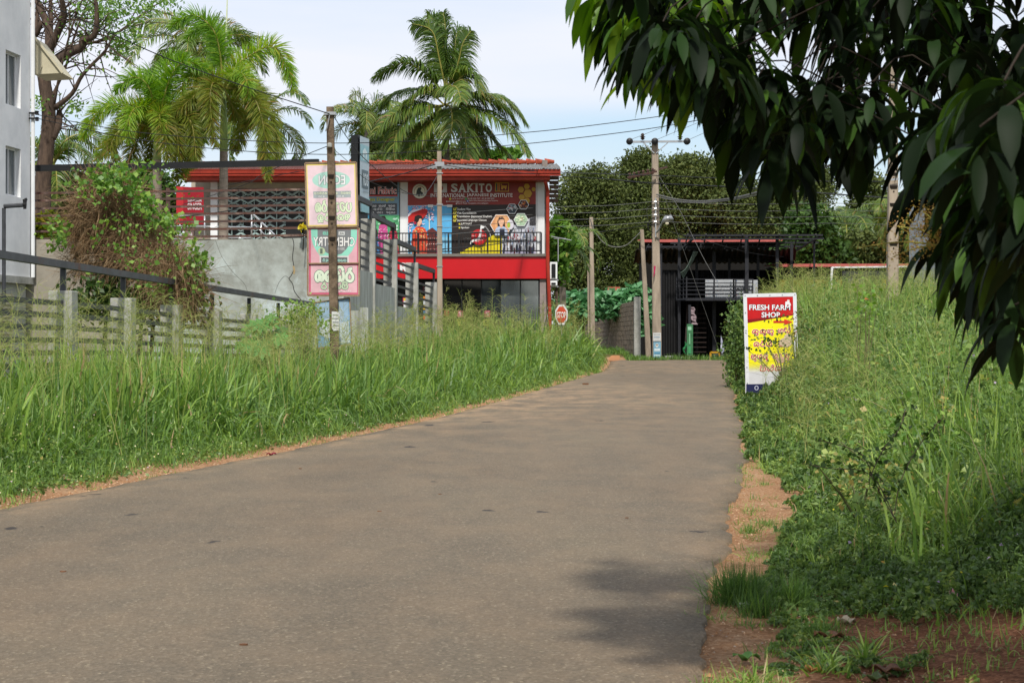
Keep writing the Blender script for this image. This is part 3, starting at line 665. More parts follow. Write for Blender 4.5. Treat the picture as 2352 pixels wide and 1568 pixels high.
r2 = random.Random(3)
for i in range(22):
    x = r2.uniform(790, 1400); y = r2.uniform(700, 1200); A.ell(*Z(x, y), r2.uniform(2, 7), r2.uniform(1, 4), r2.choice(['352722', '3c2a22', '322824']), 8)
A.poly(Zp([(785, 1280), (1000, 1172), (1290, 1020), (1382, 1030), (1382, 1277)]), 'd8c81c')
A.poly(Zp([(1382, 905), (1382, 1277), (1790, 1273), (1790, 800), (1700, 830), (1540, 905)]), 'b9bcc6')
# busy street picture: verticals, shop signs, people
for i in range(150):
    x = r2.uniform(1395, 1780); y = r2.uniform(925, 1190); w = r2.uniform(4, 16); h = r2.uniform(8, 60)
    if y < 905+(1540-x)*0.2: continue
    A.rect(*Z(x, y), *Z(x+w, min(y+h, 1262)), r2.choice(['5a5e6c', '8d93a3', 'e3e4e8', 'a8434a', '3a3c49', 'd8dae2', '7286a8', '9a9aa0', 'c2a59a', '2c2e38']))
A.rect(*Z(1385, 1225), *Z(1788, 1272), 'aaa8c0')
for i in range(16):
    x = r2.uniform(1400, 1770); y = r2.uniform(1130, 1180); A.ell(*Z(x, y+4), 1.3, 1.4, '2a2020', 8); A.poly(Zp([(x-9, y+12), (x-11, y+50), (x-6, y+95), (x+6, y+95), (x+11, y+50), (x+9, y+12)]), r2.choice(['20202a', '3a3448', '54242c', '2c3850']))
A.poly(Zp([(1715, 830), (1715, 905), (1790, 905), (1790, 800)]), '3c3c40')
# blossom, parasol, visitor in a kimono, pagoda
for i in range(210):
    x = r2.uniform(250, 560); y = r2.uniform(676, 1000)
    if x > 470 and y > 850: continue
    if x > 330 and y > 900: continue
    A.ell(*Z(x, y), r2.uniform(.8, 2.4), r2.uniform(.8, 1.8), r2.choice(['e6c3d2', 'cf9db4', 'b97f9a', 'f0dde6', '8d5468']), 7)
A.poly(Zp([(248, 880), (248, 800), (300, 740), (400, 705), (470, 715), (487, 730), (470, 780), (420, 830), (330, 860)]), 'b3201d')
A.poly(Zp([(248, 805), (300, 755), (420, 712), (410, 704), (300, 725), (248, 770)]), 'd9d7e2')
A.poly(Zp([(500, 1000), (500, 760), (506, 760), (512, 1000)]), 'd8cfb4')
for k, (w, y) in enumerate(((70, 950), (90, 1015), (110, 1080), (125, 1145), (135, 1205))):
    A.poly(Zp([(540-w, y+42), (540-w*.8, y+20), (540, y-14), (540+w*.5, y+14), (606, y+40), (606, y+48)]), '5c2b28')
    A.poly(Zp([(540-w*.7, y+44), (540-w*.7, y+64), (606, y+64), (606, y+44)]), '8c4038')
    for q in range(5): A.rect(*Z(540-w*.6+q*26, y+48), *Z(540-w*.6+q*26+9, y+60), 'd3c8c0')
A.poly(Zp([(300, 1283), (290, 1130), (300, 990), (345, 925), (430, 930), (475, 985), (482, 1110), (470, 1150), (476, 1280)]), 'cf4a30')
for i in range(70):
    x = r2.uniform(305, 470); y = r2.uniform(940, 1275); A.ell(*Z(x, y), r2.uniform(.7, 2.2), r2.uniform(.7, 2.2), r2.choice(['d99a4a', 'e2c46a', 'a8281c', '6d9a7a', 'e08a60', 'd8b090']), 7)
A.poly(Zp([(300, 1070), (298, 1100), (478, 1100), (478, 1075)]), 'a32318')
A.ell(*Z(385, 860), 6.0, 7.5, 'dba98c', 16); A.poly(Zp([(322, 850), (330, 800), (370, 782), (412, 795), (420, 825), (385, 830), (375, 862), (350, 885), (326, 880)]), '17120f')
A.poly(Zp([(360, 890), (400, 895), (390, 920), (355, 915)]), 'd39b7c'); A.ell(*Z(332, 880), 3.4, 3.2, 'a01c3a', 10)
A.poly(Zp([(590, 1282), (596, 1180), (608, 1160), (608, 1282)]), 'a02a7c')
# white clips at the top of the middle panel
A.rect(*Z(488, 660), *Z(550, 692), 'd6d8d8'); A.rect(*Z(718, 660), *Z(782, 690), 'd6d8d8')
# crest, flags, headings
A.ell(*Z(388, 498), 16.6, 16.8, 'c6c3b2', 26); A.ell(*Z(388, 498), 12.4, 12.6, '6b2a24', 24); A.ell(*Z(388, 500), 11.6, 11.8, 'cfccb9', 24)
A.poly(Zp([(345, 540), (352, 490), (372, 455), (400, 452), (412, 470), (398, 490), (412, 505), (430, 520), (420, 545), (392, 530), (386, 565), (372, 560), (368, 535)]), '26302a'); A.ell(*Z(400, 455), 1.4, 1.4, '8a2b2b', 8)
A.rect(*Z(560, 405), *Z(718, 515), 'b9b6b6'); A.ell(*Z(640, 462), 6, 6, '8d2b31', 16)
A.rect(*Z(1298, 394), *Z(1464, 502), 'c79a34'); A.rect(*Z(1306, 404), *Z(1324, 494), '2b5046'); A.rect(*Z(1326, 404), *Z(1346, 494), 'a8592c'); A.rect(*Z(1352, 402), *Z(1456, 494), '6d1f22')
A.poly(Zp([(1372, 475), (1370, 445), (1385, 425), (1400, 430), (1425, 432), (1440, 425), (1438, 450), (1428, 478), (1418, 478), (1416, 460), (1395, 458), (1392, 478)]), 'c99a3a'); A.poly(Zp([(1375, 440), (1365, 420), (1370, 405), (1378, 420)]), 'c99a3a')
for k, ch in enumerate('SAKITO'):
    xs = [(762, 850), (852, 950), (958, 1052), (1058, 1090), (1098, 1172), (1180, 1264)][k]
    a_, b_ = Z(xs[0]+4, 404); c_, d_ = Z(xs[1]-4, 510); A.text(ch, a_, b_, c_, d_, 'c9c7c5', .035)
def serif(x0, x1, y, h=8): A.rect(*Z(x0, y-h/2), *Z(x1, y+h/2), 'c9c7c5')
for x0, x1, y in ((848, 890, 508), (912, 955, 508), (952, 990, 406), (952, 990, 508), (1020, 1056, 406), (1022, 1058, 508), (1054, 1094, 406), (1054, 1094, 508), (1118, 1154, 508)): serif(x0, x1, y)
a_, b_ = Z(520, 520); c_, d_ = Z(940, 572); A.text('INTERNATIONAL', a_, b_+1, c_, d_, 'e8e6e4', .005)
a_, b_ = Z(955, 520); c_, d_ = Z(1222, 570); A.text('JAPANESE', a_, b_+1, c_, d_, 'e8e6e4', .005)
a_, b_ = Z(1240, 518); c_, d_ = Z(1508, 568); A.text('INSTITUTE', a_, b_+1, c_, d_, 'e8e6e4', .005)
def zt(t, x0, y0, x1, y1, c='dedad6', off=.0): a, b = Z(x0, y0); c2, d = Z(x1, y1); A.text(t, a, b, c2, d, c, off)
A.rect(*Z(745, 580), *Z(768, 602), 'c8b93a'); zt('+94 70 414 7671 |', 772, 581, 930, 602); A.rect(*Z(936, 578), *Z(960, 602), '3d9a5c'); zt('+81 80 5295 7547 / +81 80 2507 6574', 964, 576, 1288, 596)
A.ell(*Z(716, 622), 1.7, 1.7, 'c8c0bc', 8); zt('sakitolanka@gmail.com', 730, 610, 945, 632); A.rect(*Z(954, 605), *Z(978, 628), '3f5ea8'); zt('f', 961, 608, 971, 626, 'e8e8e8'); zt('Sakito International Japanese Institute', 981, 602, 1332, 624)
A.ell(*Z(832, 647), 1.7, 1.9, 'c8c0bc', 8); zt('Kandy Road, Thirappane, Anuradhapura', 846, 634, 1216, 655)
# honeycomb and hexagon pictures
def hexg(cx, cy, r, c, rot=0): A.poly([(Z(cx+r*math.cos(rot+k*PI/3), cy+r*math.sin(rot+k*PI/3))) for k in range(6)], c)
for cx, cy, r in ((1680, 440, 37), (1610, 480, 40), (1763, 474, 26), (1693, 525, 54), (1620, 570, 38), (1680, 612, 40)): hexg(cx, cy, r, 'b8902c', 0)
def pic(cx, cy, r, cols, rr=5):
    hexg(cx, cy, r+6, 'dfe0e2'); hexg(cx, cy, r, cols[0]); q = random.Random(int(cx))
    for i in range(26):
        a = q.uniform(0, 2*PI); d = q.uniform(0, r*.72); A.ell(*Z(cx+d*math.cos(a), cy+d*math.sin(a)), q.uniform(1, rr), q.uniform(1, rr*.6), q.choice(cols[1:]), 7)
pic(1502, 710, 62, ['38424c', '8aa0a8', '9a2e2c', '1d2228', 'c9cdd0'], 3.4); pic(1640, 660, 60, ['3a2a26', '7c2f22', 'c87838', '241a1a', 'a39a92'], 3.4); pic(1610, 840, 82, ['9db79a', '7f9a78', 'c7d2b4', 'b08e78', 'dfe2c8'], 4)
hexg(1375, 900, 140, 'e2dfdc'); hexg(1375, 900, 132, 'c98f62'); A.poly(Zp([(1330, 786), (1420, 786), (1460, 850), (1460, 1010), (1300, 1010), (1300, 850)]), 'd9a170')
A.ell(*Z(1480, 900), 8, 12, 'c9c6d0', 12); A.ell(*Z(1462, 905), 4, 7, 'a2b23a', 10)
A.poly(Zp([(1330, 940), (1325, 860), (1345, 812), (1385, 806), (1410, 830), (1415, 890), (1425, 950), (1400, 960), (1345, 965)]), '2d1c14')
A.ell(*Z(1372, 862), 6.6, 9.4, 'dfaf90', 18); A.poly(Zp([(1338, 860), (1350, 822), (1382, 815), (1404, 840), (1390, 838), (1360, 838)]), '2d1c14')
A.ell(*Z(1363, 858), .9, .6, '2a1a14', 7); A.ell(*Z(1383, 858), .9, .6, '2a1a14', 7); A.poly(Zp([(1360, 882), (1372, 890), (1385, 882), (1372, 886)]), 'f0e6e0')
A.poly(Zp([(1358, 905), (1388, 905), (1395, 940), (1352, 940)]), 'd8a486')
A.poly(Zp([(1295, 1030), (1300, 960), (1330, 925), (1355, 920), (1372, 945), (1392, 920), (1420, 930), (1448, 965), (1452, 1030)]), 'aab7cf'); A.poly(Zp([(1352, 1030), (1354, 950), (1412, 950), (1414, 1030)]), '1c2034')
# red disc, island map, dotted route, plane
A.ell(*Z(1103, 1050), 18, 18, 'b51f22', 30)
A.poly(Zp([(995, 1130), (1005, 1095), (1040, 1075), (1075, 1068), (1100, 1040), (1112, 1000), (1115, 965), (1132, 960), (1140, 1000), (1128, 1045), (1110, 1080), (1070, 1095), (1040, 1105), (1012, 1120), (1005, 1140)]), 'dadada')
A.poly(Zp([(1118, 950), (1125, 905), (1150, 915), (1175, 922), (1160, 945), (1138, 950), (1125, 962)]), 'dadada')
for k in range(12):
    t = k/11; x = 1180+70*math.sin(t*PI*.5)-10*t*t; y = 922+130*t; A.ell(*Z(x, y), .9, .9, 'd8d8d8', 7)
zt('NAGANO', 1012, 1027, 1062, 1040, 'e0dede'); zt('SAITAMA', 1134, 1027, 1185, 1040, 'e0dede'); zt('HIROSHIMA', 922, 1058, 1004, 1072, 'd8d8d8'); zt('TOKYO', 1130, 1060, 1180, 1073, 'e0dede'); zt('NAGOYA', 1095, 1080, 1148, 1092, 'e0dede'); zt('OSAKA', 1064, 1096, 1104, 1108, 'e0dede')
A.poly(Zp([(1112, 1182), (1130, 1188), (1140, 1178), (1144, 1186), (1138, 1194), (1150, 1206), (1144, 1208), (1130, 1198), (1118, 1208), (1122, 1194)]), '3a3418')
# list of services
for k, (t, x1) in enumerate((('Student Visa', 1003), ('Visa Consultation', 1070), ('Translation (Japanese/ English)', 1260), ('Japanese Language Classes', 1196))):
    y = 714+k*44.6; A.rect(*Z(794, y-14), *Z(826, y+16), 'c9bb30'); A.rect(*Z(799, y-9), *Z(821, y+11), '2b2422')
    x_, y_ = Z(800, y); A.stroke([(x_, y_-.5), (x_+2.4, y_+2.2), (x_+6, y_-3.6)], 1.5, 'd8ca34', 2); A.lay += 1
    zt(t, 838, y-15, x1, y+(16 if 'g' in t or '(' in t else 13), 'e8e6e2', .005)
for t, x0, y, x1 in (('JLPT/NAT', 882, 893, 1018), ('Spoken', 887, 938, 985)):
    A.ell(*Z(868, y), 2, 2, 'd0c030', 10); zt(t, x0, y-14, x1, y+14, 'e8e6e2', .005)
A.build('print', bn)

# ------------------------------------------------------------------ tailor's banner left of it
fm = lambda x, y, l: W(x, y, sY(x)+.2-l)
fb = thing('tailor_banner', W(885, 588, 70.5), 'dark topped dress and fabric banner between the white pillar and the tower sign', 'banner')
board('banner_board', lambda x, y, l: W(x, y, sY(x)+.2), [(826, 417), (826, 590), (917, 590), (917, 417)], .05, M_white2, fb)
A = Art(fm, .0003)
A.rect(826, 418, 917, 589, '6f8ea0'); A.rect(826, 418, 913, 448, '1f1c1d'); A.rect(826, 448, 913, 451, 'b5302a')
A.text('ni Fabric', 850, 429, 911, 446, 'e4d8d8', .05); A.text('ni Fabric', 850.8, 429.8, 910.2, 445.2, 'c03038', .0)
A.text('ess Designer', 847, 453.5, 908, 464, '1a1a14', .04); A.text('ess Designer', 847.5, 454, 907.5, 463.5, 'e0dc2c', .0)
A.rect(826, 467, 912, 493, '4d5054')
for k, (wd_, x0) in enumerate(((['sa', 'ha', ' ', 'ma', 'sa', 'ma', 'al', ' ', 'a', 'va', 'ka'], 862), (['da', 'va', 'al', 'ra', ' ', 'va', 'i', 'ka', 'i', 'ma'], 866), (['ka', 'aa', ' ', 'ha', 'ma', 'aa', ' ', 'a', 'da', 'u', 'ma', 'sa'], 858))):
    A.glyphs(wd_, x0-8, 470.5+k*7.6, 908, 475+k*7.6, .9, 'd4d4d4'); A.lay += .5
A.rect(826, 494, 917, 589, '4f9a6a'); A.rect(826, 494, 850, 520, '3b7f9c')
r3 = random.Random(5)
for i in range(60): A.ell(r3.uniform(828, 916), r3.uniform(496, 560), r3.uniform(1, 5), r3.uniform(1, 4), r3.choice(['58b07c', '7cc498', '3c8458', 'b8d4c4', '9fc4b0']), 8)
for (x, y, dc) in ((880, 502, 'b94a86'), (903, 517, 'a8263c'), (860, 530, '3a6c9a')):
    A.poly([(x-9, y+16), (x-13, y+48), (x-15, 588), (x+15, 588), (x+12, y+48), (x+9, y+16), (x+3, y+12), (x-3, y+12)], dc)
    A.poly([(x-6, y+14), (x-7, y), (x-3, y-6), (x+4, y-6), (x+7, y), (x+7, y+14)], '1d1412'); A.ell(x, y+3, 3.9, 5.4, 'd6a284', 14); A.ell(x-1.4, y+2, .5, .4, '1d1412', 6); A.ell(x+1.6, y+2, .5, .4, '1d1412', 6)
    for i in range(34): A.ell(x+r3.uniform(-11, 11), y+r3.uniform(20, 66), r3.uniform(.5, 1.5), r3.uniform(.5, 1.5), r3.choice(['e4c4d8', 'd87aa0', 'f0e4ec', '7c2c58']), 6)
A.build('print', fb)
# lettering on the red fascia, stickers in the glass, posters in the side shop
A = Art(lambda x, y, l: W(x, y, sY(x)-.125-l), .003, .4)
for k, ch in enumerate('SINGER'): A.text(ch, 731+k*37.5 if k else 731, 603, (731+k*37.5)+(20 if ch != 'I' else 6), 626, 'd8d8d8', .04)
A.build('lettering', sh)
A = Art(lambda x, y, l: W(x, y, sY(x)+.40-l), .002)
for x, t, w in ((1048, '17.8%', 20), (1110, '51', 20)):
    A.rect(x+3, 713, x+16, 728, 'b04a68'); A.text('%', x+6, 716, x+13, 725, 'e8c8d4', .01); A.rect(x, 733, x+w, 748, 'a5a84c'); A.text(t, x+3, 736, x+w-3, 745, '20241c', .02)
A.rect(1019, 712, 1031, 726, '8f2a34'); A.build('stickers', sh)
A = Art(lambda x, y, l: W(x, y, sY(x)+.45-l), .002)
A.rect(925, 683, 948, 700, 'a8244c'); A.rect(927, 685, 946, 690, 'd8c634'); A.rect(927, 691, 946, 713, 'd8d8dc'); A.rect(925, 715, 948, 742, 'b02a3c'); A.rect(927, 718, 946, 739, 'd6c62c'); A.text('O', 931, 720, 943, 737, 'c23a34', .05)
A.rect(971, 655, 996, 672, '5c2a30'); A.text('SALE', 974, 660, 994, 668, 'c8c0c0', .01)
for k in range(9): A.rect(972, 680+k*11, 995, 689+k*11, ['c9803c', 'b8bcc0', 'c8a23c', '4c6c8c', 'c05a3c', 'd8c8a0', 'c9a03c', '8c9cac', 'b8704c'][k])
A.build('posters', sh)

# ------------------------------------------------------------------ bank tower sign, red pylon
ts = thing('tower_sign', W(825, 560, 50), 'tall black tower sign with pale blue bank face rising beside the pole signs', 'sign')
mb = MB(); p = [W(806, 313, 50.3), W(822, 309, 50), W(845, 326, 50.9)]
mb.hexa([W(806, 690, 50.3), W(822, 690, 50), W(845, 690, 50.9), W(829, 690, 51.2), W(806, 311, 50.3), W(822, 309, 50), W(845, 316.5, 50.9), W(829, 318, 51.2)]); mb.build('casing', M_black, ts)
def tm(x, y, l): t = (x-823)/21; Yd = 50+.9*t; q = W(x, y+8*t*(1-(y-309)/456), Yd); return q+Vector((.04+l, -.012-l*.35, 0))
A = Art(tm, .006)
A.rect(823, 312, 844, 486, 'b4c4cc'); A.rect(823.5, 330, 843.5, 368, '8fbcc4'); A.poly([(830, 366), (828, 346), (833.5, 336), (839, 346), (837, 366), (835, 366), (835, 350), (832, 350), (832, 366)], 'cfe0e2')
A.rect(827, 388, 841, 430, '5c6c74'); A.text('RDB', 829, 396, 840, 424, 'c4d0d4', .03)
A.rect(823.5, 452, 843.5, 486, '8fbcc4'); A.rect(828, 437, 841, 439.5, '8c9ca4'); A.build('bank_face', ts)
ps = thing('red_pylon_sign', W(436, 545, 66), 'red upright shop sign with white lettering behind the rusty slats', 'sign')
mb = MB(); mb.hexa([W(405, 515, 66.2), W(421, 515, 65.9), W(468, 516, 66.5), W(452, 516, 66.8), W(405, 428, 66.2), W(421, 429, 65.9), W(468, 432, 66.5), W(452, 431, 66.8)]); mb.build('sign_box', M_red, ps)
mb = MB(); mb.bar(W(437, 575, 66.4), W(437, 512, 66.4), .3); mb.build('stand', mat('grey_stand', '6a5c58', .7, .1, 3), ps)
A = Art(lambda x, y, l: W(x, y, 65.9+.6*(x-421)/47-.012-l), .008); A.rect(421.5, 430, 467.5, 515, '9c1a28'); A.text('SINGER', 431, 466.5, 464, 482, 'd8d0d0', .02); A.text('SINGER', 431, 458, 464, 463.4, 'd8d0d0', .02); A.build('lettering', ps)
mb = MB(); mb.hexa([W(423, 560, 60), W(444, 560, 60.3), W(444, 560, 60.36), W(423, 560, 60.06), W(424, 529, 60), W(441, 534, 60.3), W(441, 534, 60.36), W(424, 529, 60.06)])
o = mb.build('low_sign', mat('red_white_board', 'b02a30', .5, .1, 3, c2='c8c4c4')); tag(o, 'small red and white board standing low behind the terrace slats', 'sign')

# stainless ramp handrail behind the slats
mb = MB(); Yh = 62.
def hp(x, y): return W(x, y, Yh)
mb.tube(smooth_path([hp(385, 497), hp(560, 490), hp(578, 491), hp(583, 494), hp(640, 549)], 5), .035, 8); mb.tube([hp(385, 519), hp(575, 522)], .025, 6)
mb.tube([hp(583, 515), hp(618, 549)], .022, 6)
for x, y0 in ((470, 491), (578, 492), (600, 508), (620, 528)): mb.tube([hp(x, 560), hp(x, y0)], .03, 6)
mb.tube([hp(520, 546), hp(578, 547)], .022, 6)
tag(mb.build('steel_handrail', mat('stainless', 'c9cbcc', .2, .03, 3, metal=.8), smooth=True), 'shiny stainless handrail of the ramp behind the terrace slats', 'handrail')

# ------------------------------------------------------------------ utility pole with boards
def sqpole(name, x0, yb, x1, yt, Y, wb_, wt_, m, label, holes=(), gname=None):
    a = W(x0, yb, Y); b = W(x1, yt, Y); a.z = min(a.z, gzf(a.x, a.y))-.3; n = 10
    t = thing(name, (a.x, a.y, a.z+.3), label, 'utility pole', gname)
    mb = MB(); wB = wb_/2*Y/S; wT = wt_/2*Y/S
    rings = []
    for i in range(n+1):
        s_ = i/n; c = a.lerp(b, s_); w = wB+(wT-wB)*s_; w *= 1+.02*math.sin(i*2.3)
        ch = w*.78
        rings += [(c.x-w, c.y-ch, c.z), (c.x-ch, c.y-w, c.z), (c.x+ch, c.y-w, c.z), (c.x+w, c.y-ch, c.z), (c.x+w, c.y+ch, c.z), (c.x+ch, c.y+w, c.z), (c.x-ch, c.y+w, c.z), (c.x-w, c.y+ch, c.z)]
    fs = [tuple(reversed(range(8))), tuple(range(n*8, n*8+8))]
    for i in range(n):
        for j in range(8): fs.append((i*8+j, i*8+(j+1) % 8, i*8+8+(j+1) % 8, i*8+8+j))
    mb.add(rings, fs); mb.build('shaft', m, t)
    if holes:
        mb = MB()
        for y in holes:
            s_ = (yb-y)/(yb-yt); px = x0+(x1-x0)*s_; c = W(px, y, Y); w = (wB+(wT-wB)*s_)
            mb.hexa([(c.x-w*.6, c.y-w*1.12, c.z-.05), (c.x+w*.6, c.y-w*1.12, c.z-.05), (c.x+w*.6, c.y-w*.6, c.z-.05), (c.x-w*.6, c.y-w*.6, c.z-.05), (c.x-w*.8, c.y-w*1.3, c.z+.02), (c.x+w*.8, c.y-w*1.3, c.z+.02), (c.x+w*.8, c.y-w*.6, c.z+.05), (c.x-w*.8, c.y-w*.6, c.z+.05)])
            mb.lathe((c.x, c.y-w*1.03, c.z-.12), [(.02, -.01), (.02, .01)], 8, 'y')
        mb.build('step_holes', mat('dark_recess', '2a231c', .9, .1, 3), t)
    return t
sp1 = sqpole('utility_pole', 771, 860, 758, 246, 36, 21, 16, M_pole2, 'old brown notched concrete pole carrying the mirrored tuition boards', (405, 452, 500, 548))
mb = MB(); c = W(758, 262, 36); mb.box(c.x-.11, c.x+.12, c.y-.13, c.y+.12, c.z-.03, c.z+.03); mb.tube([W(757, 265, 35.85), W(752, 290, 35.85), W(748, 302, 35.85)], .012, 5); mb.build('wire_clamp', M_alu, sp1)
mb = MB(); mb.lathe(W(757, 334, 35.86), [(.02, -.05), (.05, -.03), (.05, .03), (.02, .05)], 8); mb.build('insulator', M_conc, sp1)
def signboard(label, cor, Y, frame_c, fw=3.6, mid=None):
    """cor: px corners TL TR BR BL"""
    t = thing('advertising_board', W((cor[0][0]+cor[1][0])/2, cor[2][1], Y), label, 'sign', 'boards nailed to the old pole')
    mb = MB(); P_ = [W(x, y, Y) for x, y in cor]; th = fw*Y/S
    for i in range(4): mb.bar(P_[i], P_[(i+1) % 4], .05, th) if i % 2 == 0 else mb.bar(P_[i], P_[(i+1) % 4], th, .05)
    if mid: mb.bar(W(cor[0][0]+2, mid, Y-.03), W(cor[1][0]-1, mid-1, Y-.03), .03, th*.8)
    mb.build('frame', M_wood, t)
    def mp_(u, v, l):    # u, v in 0..1 over the board
        a = P_[0].lerp(P_[1], u); b = P_[3].lerp(P_[2], u); q = a.lerp(b, v); return Vector((q.x, q.y-.012-l, q.z))
    mb = MB(); mb.hexa([mp_(0, 1, -.01), mp_(1, 1, -.01), mp_(1, 1, -.02), mp_(0, 1, -.02), mp_(0, 0, -.01), mp_(1, 0, -.01), mp_(1, 0, -.02), mp_(0, 0, -.02)]); mb.build('panel', M_white2, t)
    return t, mp_
Yb_ = 36.22
t, mp_ = signboard('faded pink board with mirrored ECON lettering, topmost on the old pole', [(701, 375), (818, 373), (822, 520), (706, 522)], Yb_, 0)
# unit: 100 x 126
A = Art(lambda x, y, l: mp_((x-4)/97*1.0 if 0 else x/100, y/126, l), .0003, .6)
A.rect(2, 2, 98, 124, 'dcc96c'); A.rect(4, 5, 96, 122, 'dcc4cb')
Mx = lambda t_, x0, y0, x1, y1, c, off=.02: A_text_m(A, t_, x0, y0, x1, y1, c, off)
def A_text_m(A_, t_, x0, y0, x1, y1, c, off):
    mp0 = A_.mp; A_.mp = lambda x, y, l: mp0(x0+x1-x, y, l); A_.text(t_, x0, y0, x1, y1, c, off); A_.mp = mp0
def gl_m(A_, word, x0, y0, x1, y1, w, c, edge=None, ew=0):
    mp0 = A_.mp; A_.mp = lambda x, y, l: mp0(x0+x1-x, y, l); A_.glyphs(word, x0, y0, x1, y1, w, c, edge, ew); A_.mp = mp0
A_text_m(A, 'A/L 2028', 34, 8, 68, 15, 'd9d3d6', .02)
A.ell(50, 34, 37, 17, 'a4cec2', 32)
A_text_m(A, 'ECON', 25, 24, 78, 44, '6f7478', .06); A_text_m(A, 'ECON', 25.5, 24.5, 77.5, 43.5, 'dfe0e2', .02)
A.rect(14, 56, 88, 69, '9aa4a6')
gl_m(A, ['va', 'ka', 'ta', 'ra', ' ', 'ka', 'u', 'ra', 'sa', ' ', 'ka', 'ra', 'ta', 'i', 'va', 'la'], 15, 58, 88, 62, 1.0, 'd3dcc4', '5f6a66', .8); A_text_m(A, '6.30', 24, 64.5, 36, 68, 'd8d8d8', .01); A_text_m(A, '8.30', 62, 64.5, 74, 68, 'd8d8d8', .01)
gl_m(A, ['pa', 'la', 'aa', ' ', 'ra', 'ka'], 16, 76, 88, 97, 3.6, 'cfdfbd', '6d7f78', 1.4)
gl_m(A, ['a', 'ta', 'ka', 'ra', 'ka', 'uu'], 19, 100, 86, 114, 2.6, 'cfdfbd', '6d7f78', 1.2)
A_text_m(A, '071-3', 42, 119, 74, 122.5, 'd8ccd0', .01)
A.build('print', t)
t, mp_ = signboard('pink and teal board with mirrored CHEMISTRY lettering, lower and longer on the old pole', [(707, 523), (825, 524), (825, 679), (707, 679)], Yb_+.02, 0, 3.4, 605)
A = Art(lambda x, y, l: mp_(x/100, y/131, l), .0003, .6)
A.rect(2, 2, 98, 129, 'bd5c74'); A.rect(6, 3, 96, 68, 'cf9fa9'); A.rect(6, 72, 96, 125, 'd2a8b0')
A.poly([(6, 3), (7, 20), (10, 32), (17, 45), (27, 58), (40, 64), (62, 64), (75, 58), (86, 45), (93, 30), (96, 18), (96, 3)], '8accb8')
A.poly([(19, 3), (19, 18), (19, 30), (30, 44), (44, 52), (54, 53), (66, 50), (76, 40), (84, 26), (84, 3)], '74777a')
A_text_m(A, 'CHEMISTRY', 10, 17, 92, 36, '55585a', .05); A_text_m(A, 'CHEMISTRY', 10.6, 17.6, 91.4, 35.4, 'dededc', .015)
A.rect(60, 7, 72, 14, 'c6c9c8'); A_text_m(A, 'A/L', 61.5, 8.4, 70.5, 12.8, '4a4e50', .02); A_text_m(A, '2028', 29, 7, 57, 14, '77b8a4', .05)
A.ell(27, 45, 7, 7, 'aebf9c', 18); A_text_m(A, '1', 24, 40, 29, 50, '5c6a60', .03); A_text_m(A, '2021-2022', 52, 38, 72, 42.5, 'c8c8c6', .02)
A.rect(23, 54, 80, 68, 'c8c4c4'); A.rect(26, 57, 77, 68, '5a5d60'); gl_m(A, ['va', 'sa', 'va', ' ', 'ra', 'u', 'a', 'da', 'ra'], 28, 60, 75, 65, 1.1, '9ac8bc')
gl_m(A, ['ra', 'sa', 'i', 'ta', 'ka'], 12, 80, 90, 104, 5.4, 'cfdcc6', '64786f', 2.2)
gl_m(A, ['va', 'i', 'sa', 'da', 'ra'], 24, 107, 78, 118, 2.8, 'b5c6a8', '64786f', 1.5)
A_text_m(A, '0716 5233566', 22, 120.5, 84, 124, 'd8ccd0', .01)
A.build('print', t)
t, mp_ = signboard('faded blue board leaning low behind the grass, lowest on the old pole', [(722, 695), (803, 684), (808, 790), (730, 800)], Yb_+.1, 0, 2.4)
A = Art(lambda x, y, l: mp_(x/100, y/100, l), .002, .6); A.rect(2, 2, 98, 98, '6f98b8'); A.rect(5, 4, 95, 60, '8fabc2'); A.ell(40, 60, 30, 22, 'bcc6cc', 16); A.ell(66, 34, 16, 18, 'a3b4c4', 14); A.rect(40, 50, 95, 96, 'b9c6ce'); A.build('print', t)
mb = MB(); A = Art(lambda x, y, l: W(x, y, 35.88-l), .002); A.poly([(762, 715), (762, 752), (766, 760), (778, 758), (780, 716)], 'c6c8c6'); 
for k in range(4): A.rect(764, 722+k*8, 778, 725+k*8, '8c8f90')
A.build('pasted_notice', sp1)

# other poles
p2 = sqpole('utility_pole', 1011, 860, 1009, 346, 58, 13.5, 10, M_pole, 'slim grey concrete pole standing in front of the institute banner')
mb = MB()
for y in (398, 470, 520, 560, 612): c = W(1010, y, 58); mq = MB(); mq.box(c.x-.1, c.x+.1, c.y-.1, c.y+.1, c.z-.015, c.z+.015); mq.build('strap', M_alu, p2)
c = W(1010, 378, 57.9); mb.box(c.x-.16, c.x+.14, c.y-.06, c.y, c.z-.06, c.z+.08); mb.build('cable_clamp', M_alu, p2)
p3 = sqpole('utility_pole', 1362, 800, 1358, 499, 92.5, 11.5, 8.5, M_pole, 'thin pale pole beside the block wall with a drooping cable')
p3b = sqpole('utility_pole', 1355, 800, 1352, 606, 93.5, 7.5, 7, M_pole, 'short pole stub close beside the thin pale pole')
p4 = sqpole('utility_pole', 1491, 822, 1474, 527, 92, 13, 8.5, M_pole, 'leaning slim pole just left of the tall cross-arm pole')
p5 = sqpole('utility_pole', 1509, 829, 1504, 320, 91, 21, 14, M_pole, 'tall concrete pole with a cross-arm, insulators and a street lamp at the junction')
mb = MB(); mb.bar(W(1440, 326, 90.8), W(1584, 325, 90.8), .09, .1); mb.bar(W(1478, 328, 90.8), W(1503, 352, 90.8), .05); mb.bar(W(1534, 328, 90.8), W(1507, 352, 90.8), .05); mb.build('cross_arm', M_alu, p5)
